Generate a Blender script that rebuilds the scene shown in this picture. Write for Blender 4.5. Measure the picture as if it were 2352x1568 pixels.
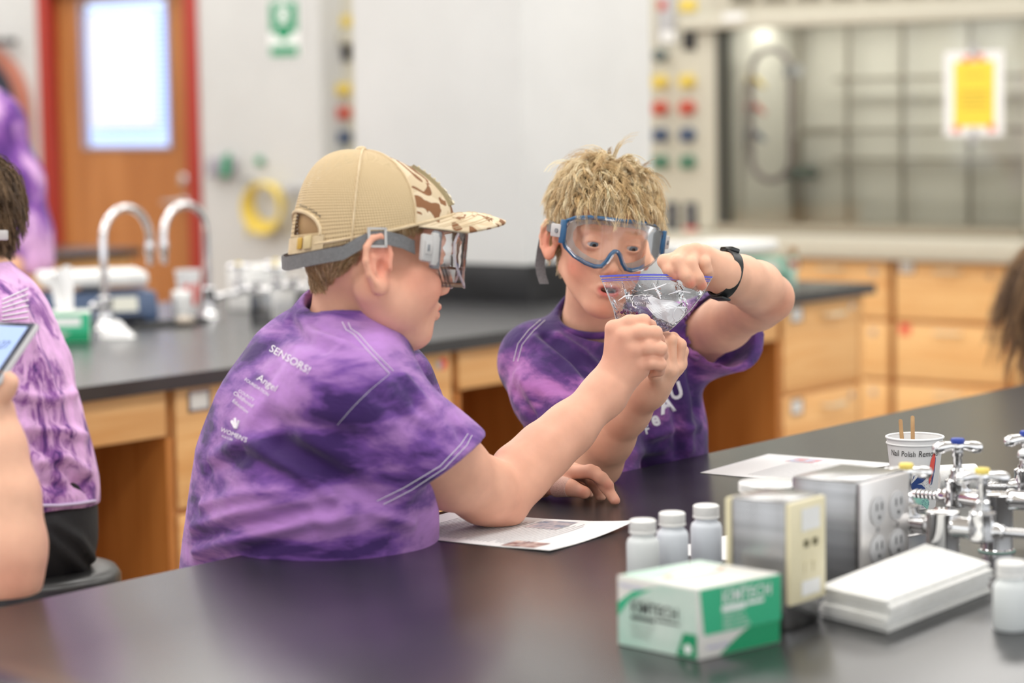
import bpy, bmesh, math, random
import numpy as np
from mathutils import Vector, Matrix
from mathutils.bvhtree import BVHTree
for _o in list(bpy.data.objects):
    bpy.data.objects.remove(_o, do_unlink=True)
SC = bpy.context.scene
COL = SC.collection
# ------------------------------------------------------------------ camera
# world: X runs along the benches, Y across them (away from the camera), Z up, metres
FPX, CX, CY = 85.0 / 36.0 * 2352, 1176.0, 784.0
CAMP = np.array([0.0, 0.0, 1.476])
YAW, PITCH, ROLL = math.radians(38.0), math.atan(528.0 / FPX), 0.015
_f0 = np.array([math.cos(YAW), math.sin(YAW), 0.0])
_r0 = np.array([math.sin(YAW), -math.cos(YAW), 0.0])
FWD = _f0 * math.cos(PITCH) - np.array([0, 0, math.sin(PITCH)])
_u0 = _f0 * math.sin(PITCH) + np.array([0, 0, math.cos(PITCH)])
RGT = _r0 * math.cos(ROLL) - _u0 * math.sin(ROLL)
UPV = _u0 * math.cos(ROLL) + _r0 * math.sin(ROLL)
cam_d = bpy.data.cameras.new('camera')
cam = bpy.data.objects.new('camera', cam_d)
COL.objects.link(cam)
cam.matrix_world = Matrix(((RGT[0], UPV[0], -FWD[0], CAMP[0]), (RGT[1], UPV[1], -FWD[1], CAMP[1]),
                           (RGT[2], UPV[2], -FWD[2], CAMP[2]), (0, 0, 0, 1)))
cam_d.lens, cam_d.sensor_width, cam_d.sensor_fit = 85.0, 36.0, 'HORIZONTAL'
cam_d.clip_start = 0.05
cam_d.dof.use_dof, cam_d.dof.focus_distance, cam_d.dof.aperture_fstop = True, 3.40, 2.8
SC.camera = cam
# ------------------------------------------------------------------ light
W = bpy.data.worlds.new('daylight'); SC.world = W
W.use_nodes = True
W.node_tree.nodes['Background'].inputs[0].default_value = (0.96, 0.98, 1.0, 1)
W.node_tree.nodes['Background'].inputs[1].default_value = 1.25
SC.view_settings.view_transform = 'Standard'
SC.view_settings.look = 'None'
SC.view_settings.gamma = 1.0
SC.view_settings.use_curve_mapping = False
SC.view_settings.exposure = 0.46
CEIL = 3.15
PANELS = [(x, y) for x in (0.6, 2.4, 4.2, 6.0, 7.6) for y in (1.4, 3.2, 5.0, 6.8, 8.6, 10.2)]
for i, (x, y) in enumerate(PANELS):
    ld = bpy.data.lights.new('ceiling_panel_light', 'AREA')
    ld.shape, ld.size, ld.size_y, ld.energy, ld.color = 'RECTANGLE', 1.2, 0.6, 8.6, (1.0, 0.99, 0.972)
    lo = bpy.data.objects.new('ceiling_panel_light', ld)
    lo.location = (x, y, CEIL - 0.06)
    COL.objects.link(lo)
# ------------------------------------------------------------------ pixel helpers (frame 2352 x 1568)
def P(px, py, d):
    """world point on the photo ray of a pixel, d metres along the viewing axis"""
    return CAMP + FWD * d + RGT * ((px - CX) / FPX * d) - UPV * ((py - CY) / FPX * d)
def ray(px, py):
    return FWD + RGT * ((px - CX) / FPX) - UPV * ((py - CY) / FPX)
def onz(px, py, z):
    r = ray(px, py); return CAMP + r * ((z - CAMP[2]) / r[2])
def onx(px, py, x):
    r = ray(px, py); return CAMP + r * (x / r[0])
def ony(px, py, y):
    r = ray(px, py); return CAMP + r * (y / r[1])
def depth(p):
    return float(np.dot(np.asarray(p) - CAMP, FWD))
def pix(p):
    q = np.asarray(p) - CAMP; d = q @ FWD
    return CX + FPX * (q @ RGT) / d, CY - FPX * (q @ UPV) / d
# ------------------------------------------------------------------ mesh helpers
class MB:
    def __init__(s): s.v, s.f = [], []
    def add(s, vs, fs):
        n = len(s.v); s.v += [tuple(map(float, p)) for p in vs]; s.f += [tuple(n + i for i in q) for q in fs]; return s
    def box(s, lo, hi):
        (a, b, c), (d, e, f) = lo, hi
        return s.add([(a, b, c), (d, b, c), (d, e, c), (a, e, c), (a, b, f), (d, b, f), (d, e, f), (a, e, f)],
                     [(0, 3, 2, 1), (4, 5, 6, 7), (0, 1, 5, 4), (1, 2, 6, 5), (2, 3, 7, 6), (3, 0, 4, 7)])
    def obox(s, c, ax, ay, az):
        c, ax, ay, az = map(np.asarray, (c, ax, ay, az))
        vs = [c + i * ax + j * ay + k * az for k in (-1, 1) for (i, j) in ((-1, -1), (1, -1), (1, 1), (-1, 1))]
        return s.add(vs, [(0, 3, 2, 1), (4, 5, 6, 7), (0, 1, 5, 4), (1, 2, 6, 5), (2, 3, 7, 6), (3, 0, 4, 7)])
    def prism(s, poly, d):
        """poly: list of 3D points, extruded along vector d"""
        n = len(poly); d = np.asarray(d); a = [np.asarray(p) for p in poly]
        s.add(a + [p + d for p in a], [tuple(range(n - 1, -1, -1)), tuple(range(n, 2 * n))] +
              [(i, (i + 1) % n, n + (i + 1) % n, n + i) for i in range(n)]); return s
    def tube(s, pts, r, n=10, close=False, caps=True):
        pts = [np.asarray(p, float) for p in pts]; m = len(pts)
        rs = r if hasattr(r, '__len__') else [r] * m
        up = None; vs = []
        for i in range(m):
            a = pts[(i - 1) % m if close else max(i - 1, 0)]; b = pts[(i + 1) % m if close else min(i + 1, m - 1)]
            t = b - a; t = t / (np.linalg.norm(t) + 1e-12)
            if up is None:
                up = np.cross(t, (0, 0, 1.0));
                if np.linalg.norm(up) < .1: up = np.cross(t, (1.0, 0, 0))
            up = up - t * (up @ t); up /= np.linalg.norm(up) + 1e-12
            w = np.cross(t, up)
            for k in range(n):
                an = 2 * math.pi * k / n
                vs.append(pts[i] + rs[i] * (math.cos(an) * up + math.sin(an) * w))
        fs = []
        for i in range(m if close else m - 1):
            j = (i + 1) % m
            for k in range(n):
                l = (k + 1) % n
                fs.append((i * n + k, j * n + k, j * n + l, i * n + l))
        if not close and caps:
            fs += [tuple(range(n)), tuple(range((m - 1) * n + n - 1, (m - 1) * n - 1, -1))]
        return s.add(vs, fs)
    def lathe(s, prof, o=(0, 0, 0), ax=(0, 0, 1), n=32):
        """prof: (radius, height) pairs along axis ax from o"""
        o, ax = np.asarray(o, float), np.asarray(ax, float); ax = ax / np.linalg.norm(ax)
        e = np.cross(ax, (1, 0, 0.0));
        if np.linalg.norm(e) < .2: e = np.cross(ax, (0, 1.0, 0))
        e /= np.linalg.norm(e); g = np.cross(ax, e); vs = []; m = len(prof)
        for r, h in prof:
            for k in range(n):
                a = 2 * math.pi * k / n
                vs.append(o + ax * h + r * (math.cos(a) * e + math.sin(a) * g))
        fs = [(i * n + k, i * n + (k + 1) % n, (i + 1) * n + (k + 1) % n, (i + 1) * n + k) for i in range(m - 1) for k in range(n)]
        if prof[0][0] > 1e-6: fs.append(tuple(range(n - 1, -1, -1)))
        if prof[-1][0] > 1e-6: fs.append(tuple(range((m - 1) * n, m * n)))
        return s.add(vs, fs)
    def sphere(s, c, r, n=14, m=9, ax=(0, 0, 1)):
        rr = r if hasattr(r, '__len__') else (r, r)
        return s.lathe([(max(1e-7, rr[0] * math.sin(math.pi * i / m)), -rr[1] * math.cos(math.pi * i / m)) for i in range(m + 1)], c, ax, n)
    def grid(s, g):
        """g: array (a, b, 3)"""
        a, b = g.shape[:2]
        return s.add(g.reshape(-1, 3), [(i * b + j, i * b + j + 1, (i + 1) * b + j + 1, (i + 1) * b + j) for i in range(a - 1) for j in range(b - 1)])
def set_props(o, label=None, cat=None, group=None, kind=None):
    for k, v in (('label', label), ('category', cat), ('group', group), ('kind', kind)):
        if v: o[k] = v
    return o
def link_mesh(name, me, m, parent=None, smooth=False):
    o = bpy.data.objects.new(name, me); COL.objects.link(o)
    if m is not None: me.materials.append(m)
    if smooth: me.polygons.foreach_set('use_smooth', [True] * len(me.polygons))
    if parent is not None:
        o.parent = parent; o.matrix_parent_inverse = parent.matrix_world.inverted()
    return o
def obj(name, mb, m, parent=None, bevel=0, smooth=False, seg=2, weld=True):
    me = bpy.data.meshes.new(name); me.from_pydata(mb.v, [], mb.f); me.update()
    bm = bmesh.new(); bm.from_mesh(me)
    if weld: bmesh.ops.remove_doubles(bm, verts=bm.verts, dist=1e-6)
    bmesh.ops.recalc_face_normals(bm, faces=bm.faces)
    if bevel:
        es = [e for e in bm.edges if len(e.link_faces) == 2 and e.calc_face_angle(0) > 0.5]
        bmesh.ops.bevel(bm, geom=es, offset=bevel, segments=seg, affect='EDGES', profile=0.5, clamp_overlap=True)
    bm.to_mesh(me); bm.free()
    o = link_mesh(name, me, m, parent, smooth or bool(bevel))
    if smooth or bevel:
        me.set_sharp_from_angle(angle=math.radians(50 if not bevel else 35))
    return o
def empty(name, loc, label=None, cat=None, group=None, kind=None):
    o = bpy.data.objects.new(name, None); o.location = [float(x) for x in loc]; o.empty_display_size = .05
    COL.objects.link(o); bpy.context.view_layer.update()
    return set_props(o, label, cat, group, kind)
# ------------------------------------------------------------------ materials
def new_mat(name):
    m = bpy.data.materials.new(name); m.use_nodes = True
    return m, m.node_tree.nodes, m.node_tree.links, m.node_tree.nodes['Principled BSDF']
def mat(name, c, rough=.5, metal=0.0, **kw):
    m, N, L, B = new_mat(name)
    B.inputs['Base Color'].default_value = (*c, 1); B.inputs['Roughness'].default_value = rough
    B.inputs['Metallic'].default_value = metal
    for k, v in kw.items(): B.inputs[k.replace('_', ' ')].default_value = v
    return m
def nd(N, t, **kw):
    n = N.new(t)
    for k, v in kw.items():
        if hasattr(n, k): setattr(n, k, v)
        else: n.inputs[k.replace('_', ' ')].default_value = v
    return n
def ramp(N, stops, interp='LINEAR'):
    r = N.new('ShaderNodeValToRGB'); e = r.color_ramp.elements; r.color_ramp.interpolation = interp
    while len(e) < len(stops): e.new(.5)
    for k, (p, c) in enumerate(stops): e[k].position = p; e[k].color = (*c, 1)
    return r
def srgb(r, g, b):
    return tuple(((x / 255) / 12.92 if x <= 10 else ((x / 255 + .055) / 1.055) ** 2.4) for x in (r, g, b))
def noisy(name, c1, c2, scale=4, rough=.5, stretch=(1, 1, 1), detail=4, bump=0, bscale=60, metal=0, p=(.35, .65), **kw):
    m, N, L, B = new_mat(name)
    tc = N.new('ShaderNodeTexCoord'); mp = nd(N, 'ShaderNodeMapping'); mp.inputs['Scale'].default_value = stretch
    nz = nd(N, 'ShaderNodeTexNoise', Scale=scale, Detail=detail)
    r = ramp(N, [(p[0], c1), (p[1], c2)])
    L.new(tc.outputs['Object'], mp.inputs[0]); L.new(mp.outputs[0], nz.inputs['Vector']); L.new(nz.outputs['Fac'], r.inputs[0]); L.new(r.outputs[0], B.inputs['Base Color'])
    B.inputs['Roughness'].default_value = rough; B.inputs['Metallic'].default_value = metal
    if bump:
        n2 = nd(N, 'ShaderNodeTexNoise', Scale=bscale, Detail=3); bp = nd(N, 'ShaderNodeBump', Strength=bump, Distance=.002)
        L.new(tc.outputs['Object'], n2.inputs['Vector']); L.new(n2.outputs['Fac'], bp.inputs['Height']); L.new(bp.outputs[0], B.inputs['Normal'])
    for k, v in kw.items(): B.inputs[k.replace('_', ' ')].default_value = v
    return m
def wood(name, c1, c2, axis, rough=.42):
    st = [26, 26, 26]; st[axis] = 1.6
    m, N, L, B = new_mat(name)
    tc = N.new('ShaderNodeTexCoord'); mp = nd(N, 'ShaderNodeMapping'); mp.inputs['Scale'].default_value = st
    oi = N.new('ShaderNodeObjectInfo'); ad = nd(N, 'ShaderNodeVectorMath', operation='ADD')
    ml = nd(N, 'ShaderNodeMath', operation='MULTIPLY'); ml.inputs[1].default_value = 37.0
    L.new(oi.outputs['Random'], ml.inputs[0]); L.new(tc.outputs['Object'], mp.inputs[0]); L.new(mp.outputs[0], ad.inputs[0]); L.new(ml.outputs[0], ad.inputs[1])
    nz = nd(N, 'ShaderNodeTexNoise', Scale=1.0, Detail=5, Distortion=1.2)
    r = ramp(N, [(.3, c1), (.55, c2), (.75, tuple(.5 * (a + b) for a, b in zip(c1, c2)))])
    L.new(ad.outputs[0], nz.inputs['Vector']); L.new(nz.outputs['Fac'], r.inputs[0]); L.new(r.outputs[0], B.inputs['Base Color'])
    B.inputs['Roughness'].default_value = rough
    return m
M = {}
M['white_wall'] = noisy('painted_wall', (.545, .545, .535), (.575, .575, .565), 3, .7)
M['column'] = noisy('column_paint', (.66, .66, .645), (.70, .70, .685), 3, .6)
M['ceiling'] = noisy('ceiling_tile', (.86, .86, .84), (.9, .9, .88), 30, .9)
M['floor'] = noisy('floor_vinyl', (.42, .36, .30), (.50, .44, .37), 6, .35)
M['epoxy'] = noisy('black_epoxy_top', (.016, .016, .018), (.026, .026, .028), 5, .27, detail=6, IOR=1.75)
M['epoxy_edge'] = noisy('black_epoxy_edge', (.012, .012, .013), (.02, .02, .022), 8, .4)
M['oak_v'] = wood('oak_upright_grain', srgb(222, 162, 98), srgb(238, 188, 126), 2)
M['oak_h'] = wood('oak_level_grain', srgb(222, 162, 98), srgb(238, 188, 126), 0)
M['oak_hy'] = wood('oak_level_grain_wall', srgb(232, 174, 110), srgb(246, 200, 138), 1)
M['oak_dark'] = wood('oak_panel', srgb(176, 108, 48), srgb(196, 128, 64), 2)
M['door_wood'] = noisy('door_veneer', srgb(160, 98, 46), srgb(182, 120, 66), 1.4, .4, (1, 6, .7))
M['red_frame'] = mat('red_steel_frame', srgb(160, 44, 30), .45)
M['chrome'] = mat('chrome', (.82, .82, .83), .07, 1.0)
M['chrome_soft'] = mat('satin_chrome', (.75, .75, .76), .22, 1.0)
M['steel'] = noisy('brushed_steel', (.34, .34, .345), (.45, .45, .455), 3, .26, (1, 1, 30), metal=1.0)
M['white'] = mat('white_plastic', (.86, .86, .84), .4)
M['paper'] = mat('white_paper', (.88, .88, .88), .7)
M['ivory'] = mat('ivory_plastic', srgb(232, 222, 186), .4)
M['black'] = mat('black_plastic', (.018, .018, .02), .45)
M['beige'] = mat('hood_beige_enamel', srgb(198, 194, 178), .45)
M['beige_in'] = mat('hood_liner', srgb(206, 203, 192), .5)
M['beige_dk'] = mat('hood_shadow_grey', srgb(126, 120, 104), .5)
M['worktop'] = mat('grey_worktop', srgb(198, 194, 178), .4)
M['rod'] = mat('lattice_rod', srgb(140, 132, 118), .4, .3)
M['yellow'] = mat('yellow_plastic', srgb(222, 196, 86), .4)
M['yellow_pale'] = mat('pale_yellow_button', srgb(240, 216, 110), .4)
M['blue'] = mat('blue_button', srgb(34, 64, 160), .35)
M['red'] = mat('red_plastic', srgb(190, 74, 54), .4)
M['green'] = mat('green_plastic', srgb(20, 140, 96), .4)
M['navy'] = mat('navy_plastic', srgb(56, 76, 108), .4)
M['grey'] = mat('grey_plastic', (.22, .22, .23), .5)
M['lgrey'] = mat('light_grey_plastic', (.45, .45, .46), .45)
M['tan_label'] = mat('label_card', (.8, .8, .78), .6)
def text_mesh(body, size=1.0, extrude=0.0, shear=0.0, align='LEFT', space=1.0, bold=0.0):
    c = bpy.data.curves.new('t', 'FONT'); c.body = body; c.size = size; c.extrude = extrude; c.shear = shear; c.align_x = align
    c.space_character = space; c.offset = bold; c.resolution_u = 3
    o = bpy.data.objects.new('t', c); COL.objects.link(o)
    dg = bpy.context.evaluated_depsgraph_get()
    me = bpy.data.meshes.new_from_object(o.evaluated_get(dg)); bpy.data.objects.remove(o); bpy.data.curves.remove(c)
    v = np.array([p.co[:] for p in me.vertices]).reshape(-1, 3); f = [tuple(p.vertices) for p in me.polygons]
    bpy.data.meshes.remove(me)
    return v, f
def flat_text(name, body, o, ex, ey, h, m, parent, n=None, align='LEFT', shear=0, space=1.0, bold=0.0, squash=1.0):
    """flat lettering on a plane: o = start of the baseline, ex / ey unit directions, h = letter height"""
    v, f = text_mesh(body, 1.0, 0, shear, align, space, bold)
    o, ex, ey = map(lambda q: np.asarray(q, float), (o, ex, ey)); k = h / .70
    nn = np.cross(ex, ey) if n is None else np.asarray(n)
    mb = MB(); mb.add([o + ex * p[0] * k * squash + ey * p[1] * k + nn * .0004 for p in v], f)
    me = bpy.data.meshes.new(name); me.from_pydata(mb.v, [], mb.f); me.update()
    return link_mesh(name, me, m, parent)
# ================================================================== SETTING
TZ = 0.92                       # height of every bench top
YB1 = 2.145                     # far edge of the near bench (the boys sit there)
YB2 = 3.775                     # front edge of the second bench
def struct(name, mb, m, parent=None, **kw):
    o = obj(name, mb, m, parent, **kw); o['kind'] = 'structure'; return o
struct('floor', MB().box((-3.2, -3.2, -.1), (9.4, 11.2, 0)), M['floor'])
ceil = struct('ceiling', MB().box((-3.2, -3.2, CEIL), (9.4, 11.2, CEIL + .1)), M['ceiling'])
XW = 8.30                       # face of the wall with the door
YWE = 7.578                     # where that wall ends beside the fume hoods
DY0, DY1, DZ = 8.43, 9.45, 2.13 # door opening
wb = MB()
wb.box((XW, YWE, 0), (XW + .9, DY0, CEIL)); wb.box((XW, DY1, 0), (XW + .9, 11.2, CEIL)); wb.box((XW, DY0, DZ), (XW + .9, DY1, CEIL))
struct('wall_door', wb, M['white_wall'])
struct('wall_behind_hoods', MB().box((9.22, -3.2, 0), (9.32, YWE, CEIL)), M['white_wall'])
struct('wall_left', MB().box((-3.2, 11.0, 0), (XW, 11.2, CEIL)), M['white_wall'])
we = MB().box((-3.2, -3.2, 0), (-3.1, 11.0, .9)).box((-3.2, -3.2, 2.75), (-3.1, 11.0, CEIL))
for k in range(6): we.box((-3.2, -3.2 + 2.75 * k, .9), (-3.1, -2.85 + 2.75 * k, 2.75))
struct('wall_entry', we, M['white_wall'])          # unseen window wall behind the camera, opened to let fill light onto the faces
bz = struct('baseboard_door', MB().box((XW - .012, YWE, 0), (XW, DY0 - .05, .1)), M['black'])
# column standing at the end of the second bench
PX0, PY0, PS = 5.635, 4.349, .66
struct('wall_column', MB().box((PX0, PY0, 0), (PX0 + PS, PY0 + PS, CEIL)), M['column'], bevel=.004)
# ceiling lamps: recessed troffers
for i, (x, y) in enumerate(PANELS):
    e = empty('ceiling_light', (x, y, CEIL), 'white recessed ceiling light panel with a pale frame', 'ceiling light', 'ceiling light panels in rows')
    fr = MB()
    for a in ((-.64, -.34, .64, -.30), (-.64, .30, .64, .34), (-.64, -.30, -.60, .30), (.60, -.30, .64, .30)):
        fr.box((x + a[0], y + a[1], CEIL - .03), (x + a[2], y + a[3], CEIL))
    obj('frame', fr, M['white'], e)
    if i == 0:
        M['diffuser'] = mat('lamp_diffuser', (.9, .9, .88), .5, Emission_Color=(1, .98, .94, 1), Emission_Strength=2.2)
    obj('diffuser', MB().box((x - .6, y - .3, CEIL - .02), (x + .6, y + .3, CEIL - .012)), M['diffuser'], e)
# ------------------------------------------------------------------ door
d = empty('door_1', (XW, (DY0 + DY1) / 2, 0), kind='structure')
XD = XW + .05
fr = MB().box((XW - .015, DY0 - .06, 0), (XW + .12, DY0 + .02, DZ + .05)).box((XW - .015, DY1 - .02, 0), (XW + .12, DY1 + .06, DZ + .05)).box((XW - .015, DY0 + .02, DZ - .03), (XW + .12, DY1 - .02, DZ + .05))
obj('door_frame', fr, M['red_frame'], d, bevel=.004)
wy0, wy1, wz0, wz1 = 8.63, 9.235, 1.335, 2.045
pn = MB().box((XD, DY0 + .022, .01), (XD + .045, wy0, DZ - .032)).box((XD, wy1, .01), (XD + .045, DY1 - .022, DZ - .032))
pn.box((XD, wy0, .01), (XD + .045, wy1, wz0)).box((XD, wy0, wz1), (XD + .045, wy1, DZ - .032))
obj('door_panel', pn, M['door_wood'], d)
wf = MB().box((XD - .012, wy0 - .015, wz0 - .015), (XD + .0, wy1 + .015, wz0)).box((XD - .012, wy0 - .015, wz1), (XD, wy1 + .015, wz1 + .015))
wf.box((XD - .012, wy0 - .015, wz0), (XD, wy0, wz1)).box((XD - .012, wy1, wz0), (XD, wy1 + .015, wz1))
win = obj('window_frame', wf, mat('window_bead', srgb(150, 150, 165), .4), d)
M['daylight_pane'] = mat('lit_window', (.6, .75, 1), .4, Emission_Color=(.52, .70, 1, 1), Emission_Strength=1.0)
obj('lit_pane', MB().box((XD + .03, wy0, wz0), (XD + .036, wy1, wz1)), M['daylight_pane'], win)
sl = MB().add([(XD + .006, wy0, -.012), (XD + .022, wy0, .008), (XD + .022, wy1, .008), (XD + .006, wy1, -.012)], [(0, 1, 2, 3)])
slm = obj('blind_slat', sl, mat('blind_slat', srgb(205, 222, 255), .5), win)
slm.location.z = wz0 + .02
nsl = 26
for k in range(1, nsl):
    c = slm.copy(); COL.objects.link(c); c.location.z = wz0 + .02 + k * (wz1 - wz0 - .03) / nsl
py0, py1, pz0, pz1 = 8.70, 9.165, 1.43, 1.985
poster = obj('paper_notice', MB().box((XD - .016, py0, pz0), (XD - .0135, py1, pz1)), M['paper'])
set_props(poster, 'large white sheet of paper taped over the door window', 'notice')
hd = MB().lathe([(.028, 0), (.028, .012), (.012, .014), (.012, .05)], (XD, 8.535, 1.06), (-1, 0, 0), 20)
hd.tube([(XD - .05, 8.535, 1.06), (XD - .052, 8.56, 1.06), (XD - .05, 8.65, 1.058)], [.011, .011, .008])
obj('door_handle', hd, M['chrome_soft'], d, smooth=True)
obj('door_lock', MB().lathe([(.026, 0), (.026, .016), (.018, .02)], (XD, 8.535, 1.17), (-1, 0, 0), 20), M['chrome_soft'], d, smooth=True)
# dark arch-topped panel left of the door
e = empty('arched_wall_panel', (XW, 9.75, 1.3), 'dark arch topped panel with terracotta rim on the wall left of the door', 'panel')
def arch(y0, y1, z0, z1, x, n=14):
    r = (y1 - y0) / 2; c = (y0 + y1) / 2
    return [(x, y0, z0), (x, y1, z0)] + [(x, c + r * math.cos(math.pi * k / n), z1 - r * .8 + r * .8 * math.sin(math.pi * k / n)) for k in range(n + 1)]
obj('rim', MB().prism(arch(9.58, 10.5, .7, 1.89, XW - .05), (.05, 0, 0)), mat('terracotta_rim', srgb(178, 112, 92), .6), e)
obj('panel', MB().prism(arch(9.64, 10.44, .76, 1.84, XW - .065), (.02, 0, 0)), mat('navy_felt', srgb(40, 44, 58), .8), e)
obj('top_bracket', MB().box((XW - .08, 9.62, 1.855), (XW - .05, 9.9, 1.885)), M['black'], e)
# ------------------------------------------------------------------ wall fittings
sg = empty('safety_sign', (XW, 7.80, 1.75), 'green and white eyewash safety sign on the white wall', 'sign')
XS = XW - .004
obj('sign_plate', MB().box((XS, 7.71, 1.745), (XW, 7.895, 2.005)), mat('sign_white', (.85, .87, .85), .5), sg)
obj('sign_field', MB().box((XS - .001, 7.715, 1.86), (XS, 7.89, 2.0)), M['green'], sg)
obj('sign_band', MB().box((XS - .001, 7.715, 1.75), (XS, 7.89, 1.797)), M['green'], sg)
a = MB().lathe([(.026, 0), (.026, .001)], (XS - .001, 7.802, 1.94), (-1, 0, 0), 20)
a.tube([(XS - .002, 7.76, 1.965), (XS - .002, 7.80, 1.975), (XS - .002, 7.845, 1.965)], .008, 6)
a.tube([(XS - .002, 7.765, 1.91), (XS - .002, 7.80, 1.90), (XS - .002, 7.84, 1.91)], .008, 6)
obj('eye_symbol', a, mat('sign_symbol_white', (.85, .88, .86), .5), sg)
obj('arrow_symbol', MB().prism([(XS - .001, 7.755, 1.86), (XS - .001, 7.85, 1.86), (XS - .001, 7.85, 1.845), (XS - .001, 7.802, 1.815), (XS - .001, 7.755, 1.845)], (.001, 0, 0)), M['green'], sg)
ew = empty('eyewash_station', (XW, 8.2, 1.2), 'grey wall box with a green push flag beside the door', 'eyewash')
obj('wall_box', MB().box((XW - .05, 8.135, 1.185), (XW, 8.285, 1.275)), mat('grey_violet_plastic', srgb(150, 146, 156), .5), ew, bevel=.006)
obj('push_flag', MB().prism([(XW - .075, 8.17, 1.19), (XW - .075, 8.12, 1.19), (XW - .075, 8.105, 1.305), (XW - .075, 8.15, 1.285)], (.01, 0, 0)), M['green'], ew)
obj('hinge', MB().tube([(XW - .075, 8.15, 1.2), (XW - .04, 8.16, 1.2)], .012), M['green'], ew)
bt = empty('green_push_button', (XW, 7.963, 1.26), 'small round green button on the white wall above the yellow hose', 'button')
obj('button_base', MB().lathe([(.024, 0), (.024, .012)], (XW, 7.963, 1.262), (-1, 0, 0), 20), M['lgrey'], bt)
obj('button_cap', MB().lathe([(.021, .012), (.021, .03), (.012, .034)], (XW, 7.963, 1.262), (-1, 0, 0), 20), M['green'], bt, smooth=True)
hs = empty('coiled_hose', (XW, 7.9, 1.0), 'coiled bright yellow hose hanging on the white wall', 'hose')
for k in range(5):
    pts = []
    for j in range(36):
        t = 2 * math.pi * j / 36
        pts.append((XW - .03 - .012 * k, 7.905 + (.098 + .006 * k) * math.cos(t), 1.065 - .006 * k + (.092 + .006 * k) * math.sin(t)))
    obj('coil', MB().tube(pts, .0085, 8, close=True), M['yellow'], hs, smooth=True)
obj('hose_tail', MB().tube([(XW - .04, 8.0, 1.06), (XW - .045, 8.02, .98), (XW - .04, 8.035, .91)], .0085, 8), M['yellow'], hs, smooth=True)
obj('hook', MB().tube([(XW, 8.03, 1.17), (XW - .06, 8.03, 1.17), (XW - .07, 8.02, 1.14)], .01, 8), M['grey'], hs, smooth=True)
vv = empty('wall_valve', (XW, 7.76, 1.1), 'grey wall valve with a hanging hose beside the yellow coil', 'valve')
obj('valve_body', MB().lathe([(.02, 0), (.02, .05), (.03, .055), (.03, .075), (.01, .08)], (XW, 7.735, 1.13), (-1, 0, 0), 16), M['lgrey'], vv, smooth=True)
obj('hose_end', MB().tube([(XW - .05, 7.735, 1.12), (XW - .055, 7.75, 1.0), (XW - .04, 7.765, .90)], [.012, .014, .009], 8), mat('dusty_hose', srgb(176, 166, 142), .6), vv, smooth=True)

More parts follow.
